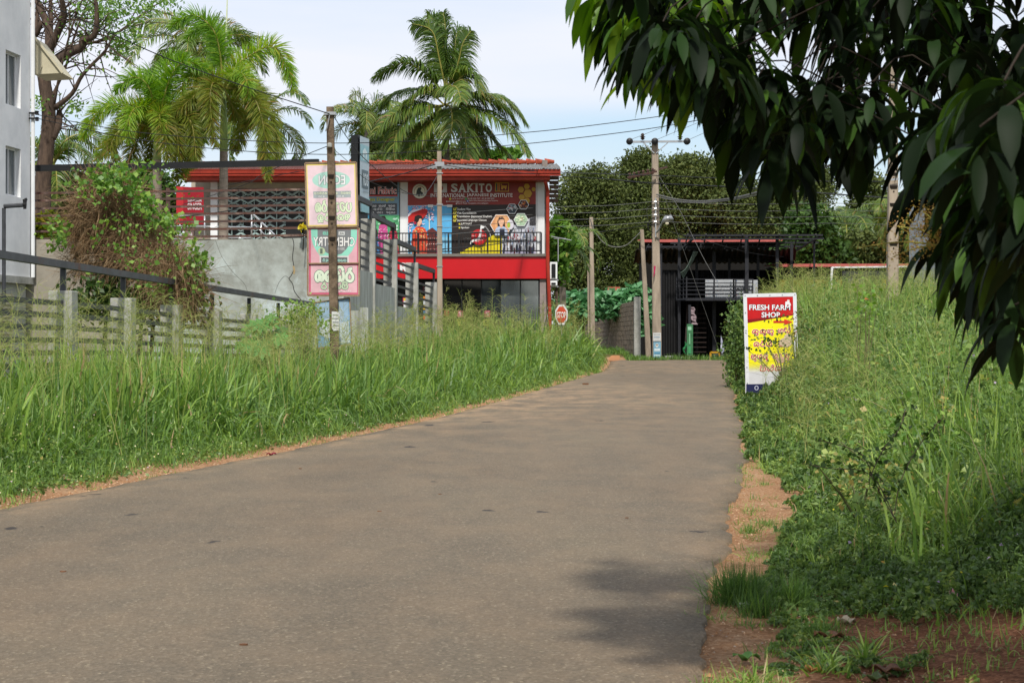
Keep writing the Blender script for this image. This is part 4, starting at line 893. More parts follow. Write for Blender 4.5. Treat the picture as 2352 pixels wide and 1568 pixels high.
for x in (1446, 1504, 1578):
    mb = MB(); c = W(x, 325, 90.6); mb.lathe(c, [(.04, -.16), (.17, -.1), (.09, -.06), (.17, -.02), (.09, .02), (.17, .06), (.05, .12)], 12, 'y'); mb.build('disc_insulator', M_black, p5, smooth=False)
for x in (1476, 1562):
    mb = MB(); c = W(x, 322, 90.7); mb.lathe(c, [(.03, 0), (.12, .07), (.06, .1), (.15, .16), (.06, .2), (.1, .27), (.04, .34)], 10); mb.build('pin_insulator', mat('brown_porcelain', '3a2a22', .3, .1, 4), p5)
mb = MB(); mb.bar(W(1508, 394, 90.5), W(1441, 408, 89.6), .09, .09); mb.bar(W(1500, 392, 90.8), W(1532, 384, 91.3), .08)
for k in range(6): c = W(1446+k*10.5, 405-k*2.2, 89.65+k*.14); mb.lathe((c.x, c.y, c.z-.14), [(.06, 0), (.08, .08), (.04, .1), (.04, .2), (.08, .22), (.06, .3)], 8)
mb.build('service_bracket', mat('brown_porcelain2', '4a342c', .5, .1, 4), p5)
mb = MB()
for y in (464, 479, 494, 509): mb.lathe(W(1505, y, 90.65), [(.05, -.06), (.05, .06)], 8, 'x'); mb.box(*[v for v in (W(1498, y, 90.7).x, W(1514, y, 90.7).x, 90.68, 90.74, W(0, y, 90.7).z-.02, W(0, y, 90.7).z+.02)])
mb.bar(W(1506, 455, 90.68), W(1506, 545, 90.68), .06, .03); mb.build('insulator_rack', M_alu, p5)
mb = MB(); mb.tube(smooth_path([W(1508, 534, 90.6), W(1514, 526, 90.4), W(1521, 512, 90.2), W(1528, 508, 90)], 4), .05, 8); la = mb.build('lamp_arm', M_alu, p5)
mb = MB(); c = [W(1522, 509, 90), W(1530, 503, 90), W(1541, 501, 90), W(1546, 505, 90)]; mb.tube(c, [.08, .17, .16, .04], 10); mb.build('lamp_head', M_alu, p5, smooth=True)
mb = MB(); c = W(1532, 513, 90); mb.lathe((c.x, c.y, c.z-.08), [(.03, 0), (.09, .03), (.1, .09), (.06, .14), (.05, .2)], 10); mb.build('bulb', mat('bulb_cream', 'd8cfb0', .2, .03, 3), p5, smooth=True)
A = Art(lambda x, y, l: W(x, y, 90.72-l), .004, .7)
A.rect(1500, 764, 1518, 783, 'bfc1c0'); A.text('NOTICE', 1502, 767, 1516, 770, '5a5f66', .01); A.rect(1502, 773, 1516, 775, '7a90a4'); A.rect(1501, 785, 1518, 822, '79a3b8'); A.ell(1509, 793, 3.4, 4.2, 'd0cfc8', 12); A.ell(1509, 792, 1.6, 2, '5a4a44', 10); A.rect(1503, 800, 1516, 806, 'c4d2d8'); A.rect(1503, 809, 1516, 812, '4d88a8'); A.rect(1503, 814, 1516, 818, 'b4c8d0'); A.build('pasted_posters', p5)
mb = MB(); mb.tube([W(1504, 611, 90.5), W(1503, 628, 90.5), W(1501, 636, 90.5)], [.05, .03, .01], 6); mb.build('pink_ribbon', mat('pink_ribbon', 'b8285c', .6, .1, 3), p5)
p6 = sqpole('utility_pole', 2049, 720, 2052, 130, 48, 27, 17, M_pole, 'thick concrete pole standing in the tall grass behind the mango leaves', (560, 470, 430, 400))
mb = MB(); c = W(2056, 413, 47.7); mb.bar(W(2046, 413, 47.75), W(2064, 411, 47.75), .03, .05); mb.bar(W(2040, 190, 47.8), W(2064, 190, 47.8), .05); mb.build('bracket', M_alu, p6)

# ------------------------------------------------------------------ stop sign
st = thing('stop_sign', (W(1289, 0, 70).x, 70, gzf(W(1289, 0, 70).x, 70)), 'octagonal red stop sign with a white border above the tall grass', 'road sign')
cx_, cy_ = 1289.5, 722.5
oc = lambda r, ry: [(cx_+r*math.cos(PI/8+k*PI/4), cy_+ry*math.sin(PI/8+k*PI/4)) for k in range(8)]
board('plate', lambda x, y, l: W(x, y, 70), oc(15.6, 25.2), .01, M_alu, st)
A = Art(lambda x, y, l: W(x, y, 70-l), .006); A.poly(list(reversed(oc(15.6, 25.2))), 'c9c9c6'); A.poly(list(reversed(oc(12.3, 20))), 'b8452c'); A.text('STOP', 1279.5, 716, 1299.5, 730, 'e4e2de', .02); A.build('face', st)
mb = MB(); q = W(1290, 740, 70.05); mb.tube([(q.x, q.y, 0), (q.x, q.y, q.z+.5)], .03, 8); mb.build('post', M_alu, st)

# ------------------------------------------------------------------ fresh farm shop sign
fs_ = thing('shop_sign', (W(1770, 0, 38).x, 38, 0), 'red and yellow FRESH FARM SHOP board in a white frame at the road edge', 'sign')
cor = [(1711, 679), (1825, 676.5), (1830, 902), (1717, 907)]
Yf = 38.0; P_ = [W(x, y, Yf) for x, y in cor]
mb = MB(); th = .075
mb.bar(P_[0]+Vector((-.03, 0, 0)), P_[1]+Vector((.03, 0, 0)), .04, th); mb.bar(P_[3]+Vector((-.03, 0, 0)), P_[2]+Vector((.03, 0, 0)), .04, th); mb.bar(P_[0], P_[3], th, .045); mb.bar(P_[1], P_[2], th, .045)
mb.build('frame', mat('white_painted_frame', 'cfd2d6', .5, .05, 4), fs_)
def fmap(u, v, l):
    a = P_[0].lerp(P_[1], u); b = P_[3].lerp(P_[2], u); q = a.lerp(b, v); return Vector((q.x, q.y-.012-l, q.z))
mb = MB(); mb.hexa([fmap(0, 1, -.01), fmap(1, 1, -.01), fmap(1, 1, -.02), fmap(0, 1, -.02), fmap(0, 0, -.01), fmap(1, 0, -.01), fmap(1, 0, -.02), fmap(0, 0, -.02)]); mb.build('panel', M_alu, fs_)
mb = MB()
for u in (.0, .25, .5, .75, 1.): 
    for v in (0, 1): c = fmap(u, v, .014); mb.lathe((c.x, c.y, c.z), [(.012, -.006), (.012, .0)], 6, 'y')
for v in (.17, .35, .53, .72, .88):
    for u in (0, 1): c = fmap(u, v, .016); mb.lathe((c.x, c.y, c.z), [(.012, -.006), (.012, .0)], 6, 'y')
mb.build('rivets', M_alu, fs_)
def q2(x, y): return ((x-258)/(870-258), (y-192)/(1432-192))
FA = Art(lambda x, y, l: fmap((x-258-(y-192)*.026)/(612), (y-192+(x-258)*.028)/(1248), l), .0003, .35)
A = FA
A.rect(262, 195, 866, 1432, 'c9cacc'); A.poly([(262, 195), (262, 1150), (866, 1150), (866, 195)], 'e6dc1a'); 
for k in range(7): A.rect(262, 1040+k*16, 866, 1056+k*16, ['e2da30', 'dcd444', 'd8d05c', 'cfca74', 'cecb90', 'cdccaa', 'cccbbe'][k])
A.rect(262, 1150, 866, 1432, 'c6c7ca')
A.poly([(262, 195), (262, 540), (866, 435), (866, 195)], '7c1216'); A.poly([(262, 195), (262, 495), (866, 425), (866, 195)], 'b5171a')
def ot(t, x0, y0, x1, y1): A.text(t, x0-4, y0-5, x1+4, y1+5, '2a0a0c', .06); A.text(t, x0, y0, x1, y1, 'e4e6ea', .02)
ot('FRESH FARM', 310, 304, 815, 372); ot('SHOP', 462, 398, 690, 465)
A.poly([(752, 300), (756, 265), (778, 262), (780, 240), (795, 236), (808, 246), (806, 268), (818, 285), (826, 312), (806, 316), (790, 300), (770, 312)], 'd6d6d8'); A.ell(800, 254, 5, 5, 'd8a030', 8); A.ell(790, 240, 6, 4, 'b83030', 8)
A.poly([(608, 507), (608, 534), (742, 534), (742, 562), (848, 523), (742, 484), (742, 507)], 'c23020')
A.glyphs(['ka', 'u', 'ka', 'u', 'lla', 'u'], 346, 608, 622, 668, 11, 'b0181a', 'e4dcdc', 6.5)
A.glyphs(['ma', 'sa', 'al'], 662, 600, 830, 660, 11, 'b0181a', 'e4dcdc', 6.5)
A.glyphs(['ta', 'ra', 'sa', 'al', ' ', 'ma', 'sa', 'al'], 366, 765, 830, 830, 11, 'b0181a', 'e4dcdc', 6.5)
A.glyphs(['ma', 'u', 'ha', 'u', 'da', 'u'], 334, 920, 556, 990, 11, 'b0181a', 'e4dcdc', 6.5); A.glyphs(['ma', 'aa', 'lla', 'u'], 600, 915, 812, 980, 11, 'b0181a', 'e4dcdc', 6.5)
A.glyphs(['va', 'i', 'sa', 'al', 'ta'], 440, 1075, 720, 1140, 11, 'b0181a', 'e4dcdc', 6.5)
A.ell(760, 780, 80, 60, 'c8b09c', 18); A.ell(790, 720, 50, 50, 'cdb8a4', 16); A.ell(700, 1000, 60, 40, 'c49c88', 16)
A.rect(272, 1302, 520, 1430, '24284c'); A.ell(400, 1350, 26, 30, 'b0b4c4', 14); A.ell(400, 1350, 16, 20, '24284c', 12)
A.build('print', fs_)
mb = MB(); 
for u in (.03, .97): c = fmap(u, .5, -.03); d = fmap(u, 1, -.03); mb.bar((d.x, d.y+.02, -.5), (fmap(u, 0.02, -.03).x, d.y+.02, fmap(u, .02, 0).z), .04)
mb.build('stake', M_alu, fs_)
# ------------------------------------------------------------------ air conditioners on the shop side
ax = W(1258, 0, 69.8).x
for k, (y0, y1, lb) in enumerate(((602, 641, 'upper white air conditioner unit fixed at the shop corner'), (645, 656, 'lower partly hidden air conditioner unit at the shop corner'))):
    t = thing('air_conditioner', W(1266, y1, 69.8), lb, 'air conditioner', 'air conditioners at the shop corner')
    x0, x1 = W(1263, 0, 69.8).x, W(1280, 0, 69.8).x; z0, z1 = W(0, y1, 69.8).z, W(0, y0, 69.8).z; yb = 69.7
    mb = MB(); mb.box(x0, x1, yb, yb+.8, z0, z1); mb.build('casing', M_white2, t, bevel=.015)
    mb = MB(); mb.box(x0+.06, x1-.07, yb-.02, yb-.004, z0+.05, z1-.07)
    for j in range(6): mb.bar((x0+.05, yb-.03, z0+.06+j*(z1-z0-.14)/6), (x1-.06, yb-.03, z0+.06+j*(z1-z0-.14)/6), .012)
    mb.build('grille', M_black, t)
    mb = MB(); mb.bar((ax, yb+.3, z0-.03), (x1+.05, yb+.3, z0-.03), .05); mb.build('bracket', M_alu, t)
mb = MB(); mb.tube([W(1282, 600, 69.5), W(1282, 548, 69.5)], .02, 6); mb.tube([W(1266, 543, 69.5), W(1312, 552, 69.5)], .02, 6); mb.tube([W(1272, 548, 69.6), W(1300, 548, 69.6)], .015, 6)
tag(mb.build('antenna', M_alu), 'thin metal antenna mast standing above the air conditioners', 'antenna')

# ------------------------------------------------------------------ block boundary wall at the junction
bw = thing('block_wall', W(1465, 800, 95), 'unplastered cement block wall with a taller end pillar beside the dirt path', 'wall')
P0 = W(1462, 0, 95.0); P1 = W(1302, 0, 125)
z1, z2 = W(0, 690, 95).z, W(0, 727, 125).z
mb = MB(); rowsN = 11; L_ = math.hypot(P1.x-P0.x, P1.y-P0.y); nb = int(L_/.5)
d = Vector((P1.x-P0.x, P1.y-P0.y, 0))/L_; nrml = Vector((d.y, -d.x, 0)); nrml = nrml if nrml.y < 0 else -nrml
rr = random.Random(4)
for r in range(rowsN):
    za = .25+(z1-.25)*r/rowsN; zb = .25+(z2-.25)*r/rowsN; ha = (z1-.25)/rowsN; hb = (z2-.25)/rowsN
    for k in range(nb):
        s0 = (k+.5*(r % 2))/nb*L_; s1 = min(L_, s0+L_/nb-.025)
        if s1 <= s0: continue
        o = rr.uniform(0, .02); f = lambda s, zz: (P0.x+d.x*s+nrml.x*zz, P0.y+d.y*s+nrml.y*zz)
        t0, t1 = s0/L_, s1/L_
        a0 = za+(zb-za)*t0; a1 = za+(zb-za)*t1; h0 = ha+(hb-ha)*t0-.022
        A0 = f(s0, .1+o); A1 = f(s1, .1+o); B1 = f(s1, -.1); B0 = f(s0, -.1)
        mb.hexa([(*A1, a1), (*A0, a0), (*B0, a0), (*B1, a1), (*A1, a1+h0), (*A0, a0+h0), (*B0, a0+h0), (*B1, a1+h0)])
mb.build('blocks', M_block, bw)
mb = MB(); f = lambda s, zz: (P0.x+d.x*s+nrml.x*zz, P0.y+d.y*s+nrml.y*zz)
A0, A1, B1, B0 = f(0, .07), f(L_, .07), f(L_, -.07), f(0, -.07)
mb.hexa([(*A1, .0), (*A0, .0), (*B0, .0), (*B1, .0), (*A1, z2-.01), (*A0, z1-.01), (*B0, z1-.01), (*B1, z2-.01)]); mb.build('mortar', mat('mortar', '80766a', .95, .1, 3), bw)
mb = MB(); a = W(1456, 800, 94.9); b = W(1471, 800, 94.9); mb.box(a.x, b.x, 94.7, 95.05, .1, W(0, 682, 94.8).z); mb.build('end_pillar', M_conc, bw, bevel=.02)
# white/grey low house roof behind wall
mb = MB(); mb.hexa([W(1395, 676, 110), W(1430, 676, 110), W(1432, 676, 114), W(1393, 676, 114), W(1397, 674, 110), W(1428, 674, 110), W(1424, 659, 114), W(1396, 659, 114)]); mb.box(W(1397, 0, 111).x, W(1428, 0, 111).x, 111, 113.5, 0, W(0, 676, 111).z)
tag(mb.build('small_house', M_tile), 'small red tiled roof peeking over the block wall leaves', 'house')

# ------------------------------------------------------------------ dark steel shed across the junction
sd_ = thing('steel_shed', W(1690, 830, 104), 'large open black steel framed shed with a balcony across the junction', 'building')
M_shed = mat('black_corrugated_sheet', '101012', .7, .2, 2); M_fr = mat('shed_frame_paint', '24252a', .55, .1, 3)
YS = 104.
def corr(mb, A, B, z0, z1, per=.3, amp=.04):     # corrugated standing sheet from plan point A to B
    A = Vector(A); B = Vector(B); L = (B-A).length; n = int(L/per*4); dd = (B-A)/L; nn = Vector((dd.y, -dd.x)); vs = []
    for i in range(n+1):
        p = A+dd*(L*i/n)+nn*amp*(1 if (i//2) % 2 else -1); vs += [(p.x, p.y, z0), (p.x, p.y, z1)]
    mb.add(vs, [(2*i, 2*i+2, 2*i+3, 2*i+1) for i in range(n)])
def px_(x, Y): return W(x, 0, Y).x
def pz_(y, Y): return W(0, y, Y).z
mb = MB()
corr(mb, (px_(1505, 110), 110), (px_(1790, 110), 110), -1, pz_(620, 110)); corr(mb, (px_(1495, 106), 106), (px_(1505, 110), 110), -1, pz_(625, 106)); corr(mb, (px_(1505, 106.5), 106.5), (px_(1560, 106.5), 106.5), -1, pz_(622, 106.5)); corr(mb, (px_(1790, 105), 105), (px_(1800, 110), 110), -1, pz_(700, 105))
o = mb.build('sheet_walls', M_shed, sd_); o.modifiers.new('s', 'SOLIDIFY').thickness = .02
mb = MB()
vs = []; n = 60
for i in range(n+1):
    x = 1460+(1830-1460)*i/n; a = .05*(1 if i % 2 else -1); vs += [Vector((px_(x, 105.5), 105.5, pz_(572+2*math.sin(i*.4), 105.5)+a)), Vector((px_(x-5, 111.5), 111.5, pz_(604, 111.5)+a))]
mb.add(vs, [(2*i, 2*i+2, 2*i+3, 2*i+1) for i in range(n)]); o = mb.build('lower_roof_sheet', mat('dark_roof_underside', '37332e', .8, .3, 2), sd_); o.modifiers.new('s', 'SOLIDIFY').thickness = .02
mb = MB()
vs = []; n = 50
for i in range(n+1):
    x = 1580+(1868-1580)*i/n; a = .04*(1 if i % 2 else -1); vs += [Vector((px_(x, 103), 103, pz_(537+.006*(x-1580), 103)+a)), Vector((px_(x, 106), 106, pz_(544, 106)+a))]
mb.add(vs, [(2*i, 2*i+2, 2*i+3, 2*i+1) for i in range(n) if i % 17 not in (5, 6) and i < 40]); o = mb.build('upper_roof_sheet', M_shed, sd_); o.modifiers.new('s', 'SOLIDIFY').thickness = .02
mb = MB()
for k, (x0, x1, y, Yk) in enumerate(((1570, 1890, 541, 103), (1556, 1892, 549, 103.1), (1540, 1880, 558, 104), (1485, 1840, 567, 105.3), (1475, 1820, 577, 107), (1470, 1815, 590, 109), (1500, 1800, 600, 110))): mb.bar(W(x0, y, Yk), W(x1, y-1, Yk), .1)
for x in range(1580, 1890, 42): mb.bar(W(x, 538, 102.9), W(x-8, 569, 105.2), .07)
for x in range(1470, 1830, 30): mb.bar(W(x+20, 562, 105.3), W(x, 603, 110), .06)
mb.bar(W(1600, 541, 103), W(1560, 577, 105), .1); mb.bar(W(1885, 541, 103), W(1830, 575, 105), .1)
mb.build('roof_frame', M_fr, sd_)
for x, y0, Yk, w in ((1518, 560, 105.6, .13), (1560, 548, 105.8, .16), (1640, 570, 106.5, .2), (1715, 541, 104, .2), (1785, 541, 104, .17), (1600, 580, 109, .15), (1675, 580, 109, .15), (1741, 570, 107, .15), (1818, 560, 105, .16), (1870, 545, 104, .1)):
    mb = MB(); mb.bar((px_(x, Yk), Yk, -1), (px_(x, Yk), Yk, pz_(y0, Yk)), w); mb.build('post', M_fr, sd_)
mb = MB(); mb.box(px_(1575, 104), px_(1770, 104), 104.2, 109.5, pz_(690, 104), pz_(684, 104)); mb.add([W(1553, 690, 105), W(1577, 688, 104), W(1577, 684, 104), W(1553, 686, 105)], [(0, 1, 2, 3)])
mb.build('balcony_floor', M_fr, sd_)
mb = MB()
for y in (641, 650, 658, 666, 676): mb.bar(W(1577, y, 104.2), W(1730, y, 104.2), .05); mb.bar(W(1554, y+3, 105.6), W(1577, y, 104.2), .05)
for x in (1554, 1562, 1570, 1577, 1640, 1690, 1729): mb.bar(W(x, 686, 104.2 if x > 1576 else 105.6-(x-1554)*.06), W(x, 636 if x < 1578 else 641, 104.2 if x > 1576 else 105.6-(x-1554)*.06), .07)
mb.build('balcony_rail', M_fr, sd_)
mb = MB()
for k in range(9): mb.bar(W(1580-0*k, 720+k*11, 106-.1*k), W(1622, 720+k*11, 106-.1*k), .25, .05)
mb.bar(W(1579, 700, 106), W(1574, 815, 105), .08, .15); mb.build('staircase', mat('brown_steps', '2c211c', .8, .2, 3), sd_)
for k, (a, b) in enumerate(((1620, 1640), (1642, 1683), (1687, 1740))):
    t = thing('packed_panel', W((a+b)/2, 685, 104.6), ['narrow white wrapped panel at the left end of the shed balcony', 'white printed panel in the middle of the shed balcony', 'widest white panel with blue edge dots on the shed balcony'][k], 'panel', 'white packed panels on the shed balcony')
    mb = MB(); mb.box(px_(a, 104.6), px_(b, 104.6), 104.55, 104.65, pz_(684, 104.6), pz_(641+k, 104.6)); mb.build('sheet', mat('white_packaging', 'a4a8ac', .7, .06, 3), t)
    A = Art(lambda x, y, l: W(x, y, 104.54-l), .006)
    for j in range(7): A.ell(a+3+(j % 2)*(b-a-8)+rr.uniform(0, 4), 645+j*5.5, .8, .8, rr.choice(['3468a8', 'a83838']), 8)
    if k == 2: A_text_m(A, 'OENIA', a+4, 659, b-17, 665.5, '3c4044', .03)
    if k == 1: A.mp = (lambda x, y, l: W(1680-(y-645)*.13, 645+(x-1645)*1.0, 104.54-l)) if 0 else A.mp; A.rect(b-6, 646, b-3, 680, '80868c')
    A.build('print', t)
t = thing('green_banner_sign', W(1583, 828, 103), 'narrow green upright sign on a dark post in front of the shed', 'sign')
mb = MB(); mb.bar((px_(1584, 103), 103, -1), (px_(1584, 103), 103, pz_(700, 103)), .14); mb.build('post', M_fr, t)
mb = MB(); mb.box(px_(1577, 103), px_(1591, 103), 102.85, 102.9, pz_(816, 103), pz_(744, 103)); mb.build('board', mat('green_board', '2a5a38', .6, .1, 3, c2='437a52'), t)
A = Art(lambda x, y, l: W(x, y, 102.84-l), .006); A.rect(1580, 750, 1588, 758, '8ab89a'); A.rect(1582.5, 765, 1585.5, 790, '6fa37e'); A.rect(1581, 795, 1587, 812, '3c8a58'); A.build('print', t)
mb = MB(); q = [W(1573+3*math.sin(k), 785+k*4, 102.7) for k in range(8)]; mb.tube(q, [.02, .05, .07, .05, .08, .05, .05, .02], 7); tag(mb.build('green_cloth', mat('green_cloth', '1a6436', .7, .15, 4)), 'bright green cloth tied beside the narrow green sign', 'cloth')
mb = MB(); pv = []; 
for k in range(9):
    y = 705+k*5; w = 6+2*math.sin(k*1.7); c = 1588+k*.9; pv += [W(c-w, y, 103.4+.1*math.sin(k*2)), W(c+w, y, 103.5)]
mb.add(pv, [(2*k, 2*k+1, 2*k+3, 2*k+2) for k in range(8)]); o = mb.build('hanging_cloth', mat('spotted_cloth', 'a08e92', .8, .2, 12, c2='4a3c40')); o.modifiers.new('s', 'SOLIDIFY').thickness = .01; tag(o, 'pale spotted cloth hanging from the shed balcony edge', 'cloth')
mb = MB(); pv = [W(1656, 770, 102.6), W(1662, 790, 102.6), W(1664, 806, 102.6), W(1658, 812, 102.6), W(1655, 800, 102.6)]; mb.add(pv, [(0, 4, 3, 2, 1)]); o = mb.build('flag_cloth', mat('white_flag', 'b8bac4', .8, .15, 5, c2='7c7f9c')); o.modifiers.new('s', 'SOLIDIFY').thickness = .01
tf = thing('small_flag', W(1657, 830, 102.7), 'small white and blue drooping flag on a thin stick before the shed', 'flag'); o.name = 'cloth'; place(o, tf)
mb = MB(); mb.tube([W(1657, 835, 102.7), W(1656, 768, 102.7)], .02, 6); mb.build('stick', M_black, tf)
tv = thing('small_tractor', W(1650, 828, 103), 'yellow edged dark machine parked low inside the shed', 'machine')
mb = MB(); 
for a, b in (((1632, 809), (1632, 826)), ((1632, 809), (1652, 809)), ((1652, 809), (1654, 826)), ((1625, 825), (1678, 823))): mb.bar(W(a[0], a[1], 103.2), W(b[0], b[1], 103.2), .1)
mb.build('yellow_frame', mat('yellow_machine', 'b0851c', .5, .1, 4), tv)
mb = MB(); mb.box(px_(1634, 104), px_(1672, 104), 103.4, 105, pz_(826, 103.4), pz_(812, 103.4)); mb.build('body', M_black, tv, bevel=.1)
for x in (1640, 1666): mb = MB(); c = W(x, 824, 103.3); mb.lathe((c.x, c.y, c.z), [(.1, -.08), (.22, -.07), (.24, 0), (.22, .07), (.1, .08)], 14, 'y'); mb.build('wheel', M_black, tv)
# torn green sheet, rubble
mb = MB(); pv = []
for k in range(7):
    t_ = k/6; pv += [W(1563+30*t_, 626-50*t_+12*math.sin(t_*3), 103.8), W(1570+34*t_, 640-62*t_, 104.4)]
mb.add(pv, [(2*k, 2*k+1, 2*k+3, 2*k+2) for k in range(6)]); o = mb.build('torn_tarpaulin', mat('green_grey_tarp', '6d7f74', .7, .2, 5, c2='3c4a42')); o.modifiers.new('s', 'SOLIDIFY').thickness = .02; tag(o, 'torn grey green tarpaulin hanging at the shed roof corner', 'tarpaulin')
for k, (a, b, y) in enumerate(((1528, 1548, 825), (1550, 1572, 826), (1574, 1590, 827))):
    mb = MB(); mb.box(px_(a, 93), px_(b, 93), 93, 93.5, pz_(y+8, 93), pz_(y-8+k*2, 93)); tag(mb.build('concrete_block', M_conc, bevel=.03), ['big pale concrete block right of the cross-arm pole foot', 'middle concrete block of the three before the shed', 'small concrete block nearest the green sign post'][k], 'block', 'concrete blocks at the junction')

# pink tile roofs beyond
def tileroof(name, x0, x1, yt, Y, depth, lab, ybot, mwall, cat='building', zr=.5):
    t = thing(name, W((x0+x1)/2, 828, Y), lab, cat); mb = MB(); n = int((x1-x0)/4.5)*4; vs = []
    for i in range(n+1):
        x = x0+(x1-x0)*i/n; a = .06*abs(math.sin(i*PI/4)); e = W(x, yt+7, Y); vs += [Vector((e.x, Y, e.z-.12)), Vector((e.x, Y, e.z+a)), Vector((e.x, Y+depth, e.z+zr+a))]
    mb.add(vs, [(3*i, 3*i+3, 3*i+4, 3*i+1) for i in range(n)]+[(3*i+1, 3*i+4, 3*i+5, 3*i+2) for i in range(n)])
    mb.build('tile_roof', M_pink, t)
    mb = MB(); mb.box(px_(x0+3, Y+.4), px_(x1-3, Y+.4), Y+.6, Y+depth, -1, pz_(yt+9, Y+.6)); mb.build('wall', mwall, t); return t
tileroof('workshop_building', 1476, 1800, 545, 118, 5, 'low building behind the shed showing only a thin pink tile roof edge', 800, mat('dark_wall', '14120f', .9, .2, 2), zr=.22)
rs = tileroof('roadside_shops', 1782, 2125, 601, 106, 5, 'row of small shops with pink tile roof edge and yellow panels behind tall grass', 800, M_shed, zr=.1)
for a, b in ((1788, 1850), (1856, 1905), (1925, 1990), (2050, 2110)): mb = MB(); mb.box(px_(a, 106), px_(b, 106), 106.5, 106.59, pz_(720, 106), pz_(642, 106)); mb.build('yellow_panel', mat('yellow_panel', '8c7418', .6, .15, 2, c2='6b5a1c'), rs)
bt = thing('framed_billboard', W(2010, 700, 101), 'dark billboard in a thin white frame with a yellow poster behind the thick pole', 'billboard')
mb = MB(); mb.bar(W(1911, 614, 101), W(1905, 720, 101), .12); mb.bar(W(2118, 612, 101), W(2118, 720, 101), .12); mb.bar(W(1911, 614, 101), W(2118, 612, 101), .08); mb.build('frame', M_white2, bt)
mb = MB(); mb.box(px_(1935, 101.1), px_(2105, 101.1), 101.1, 101.15, pz_(712, 101.1), pz_(622, 101.1)); mb.build('dark_sheet', mat('dark_billboard', '26282a', .7, .2, 2, c2='3b3d3c'), bt)
A = Art(lambda x, y, l: W(x, y, 101.08-l), .01); A.rect(2026, 642, 2063, 692, 'b39a24'); A.ell(2042, 662, 7, 9, '8c2c28', 12); A.rect(2032, 676, 2058, 680, '6f6430'); A.rect(1945, 640, 1985, 700, '53565a'); A.build('poster', bt)

# ------------------------------------------------------------------ white and blue house at the far right
fh = thing('white_blue_house', W(2290, 765, 72), 'white house with blue gable wall and reddish tiled awning behind the mango leaves', 'building')
Yh = 72.
mb = MB(); mb.box(px_(2190, Yh), px_(2420, Yh), Yh+.8, Yh+8, 0, pz_(395, Yh)); mb.build('wall', mat('offwhite_house', 'b8bcc0', .8, .06, 2), fh)
mb = MB(); mb.box(px_(2167, Yh), px_(2193, Yh), Yh-.1, Yh+.35, 0, pz_(440, Yh)); mb.build('column', M_white2, fh)
mb = MB(); mb.box(px_(2229, Yh), px_(2300, Yh), Yh+.3, Yh+6, pz_(395, Yh), pz_(318, Yh)); mb.build('blue_wall', mat('blue_paint', '4f86b8', .7, .08, 2), fh)
mb = MB(); mb.box(px_(2226, Yh), px_(2231, Yh), Yh+.2, Yh+.3, pz_(396, Yh), pz_(300, Yh)); mb.build('blue_trim', mat('cream_trim', 'c4b89c', .7, .05, 3), fh)
mb = MB(); mb.hexa([W(2118, 412, Yh-1.2), W(2420, 412, Yh-1.2), W(2420, 408, Yh+1), W(2140, 408, Yh+1), W(2118, 407, Yh-1.2), W(2420, 407, Yh-1.2), W(2420, 388, Yh+1), W(2150, 388, Yh+1)]); mb.hexa([W(2135, 460, Yh-1), W(2172, 460, Yh-1), W(2172, 458, Yh+.2), W(2140, 458, Yh+.2), W(2133, 456, Yh-1), W(2172, 452, Yh-1), W(2172, 440, Yh+.2), W(2150, 440, Yh+.2)]); mb.build('tiled_awning', mat('maroon_tile', '6a2c28', .8, .2, 5), fh)
mb = MB(); mb.box(px_(2240, Yh), px_(2352, Yh), Yh-.4, Yh-.3, pz_(475, Yh), pz_(450, Yh)); mb.build('sign_strip', mat('strip_sign', 'b8bcb4', .6, .05, 2, c2='a8483c'), fh)
mb = MB(); mb.box(px_(2200, Yh), px_(2400, Yh), Yh+.7, Yh+.79, pz_(600, Yh), pz_(480, Yh)); mb.build('window', mat('grey_window_glass', '4d5658', .12, .05, 1, spec=.5), fh)

# ------------------------------------------------------------------ overhead wires
def wire(pts, wpx, lab, m=M_wire, twist=False):
    P = smooth_path([W(*p) for p in pts], 8); mb = MB(); Yav = sum(p[2] for p in pts)/len(pts); r = wpx/2*Yav/S
    if twist:
        for ph in (0, 2*PI/3, 4*PI/3):
            q = []; L = 0
            for i in range(len(P)-1):
                n = max(2, int((P[i+1]-P[i]).length/.12))
                for j in range(n):
                    p = P[i].lerp(P[i+1], j/n); L += (P[i+1]-P[i]).length/n; a = ph+L*7; q.append(p+Vector((0, math.cos(a), math.sin(a)))*r*.6)
            mb.tube(q, r*.6, 5)
    else: mb.tube(P, [p.y*0+wpx/2*p.y/S for p in P], 6)
    o = mb.build('overhead_wire', m, smooth=True); tag(o, lab, 'wire', 'overhead wires'); return o
wire([(-60, -62, 22), (170, 38, 25), (380, 133, 28), (560, 198, 31.5), (757, 262, 35.9)], 2.6, 'thick black cable falling from the top left corner to the notched pole')
wire([(765, 264, 35.9), (800, 320, 38), (845, 372, 42), (925, 437, 49), (965, 448, 53), (985, 435, 55), (1004, 404, 57.8)], 1.8, 'drooping black drop wire from the notched pole top to the slim pole')
wire([(76, 262, 45), (300, 302, 45.3), (530, 321, 46), (760, 329, 47), (1000, 322, 48), (1180, 307, 48), (1320, 293, 48), (1540, 264, 48), (1800, 222, 48), (2050, 190, 47.9)], 1.8, 'upper long black wire from the white building over the coconut palm')
wire([(76, 270, 45), (300, 318, 45.3), (530, 345, 46), (760, 355, 47), (1000, 347, 48), (1180, 333, 48), (1320, 318, 48), (1540, 288, 48), (1800, 236, 48), (2050, 196, 47.9)], 1.8, 'lower long black wire from the white building over the coconut palm')
wire([(757, 334, 35.9), (680, 365, 38), (600, 402, 41), (560, 425, 44), (420, 470, 52)], 1.8, 'wire falling left behind the boards from the notched pole insulator')
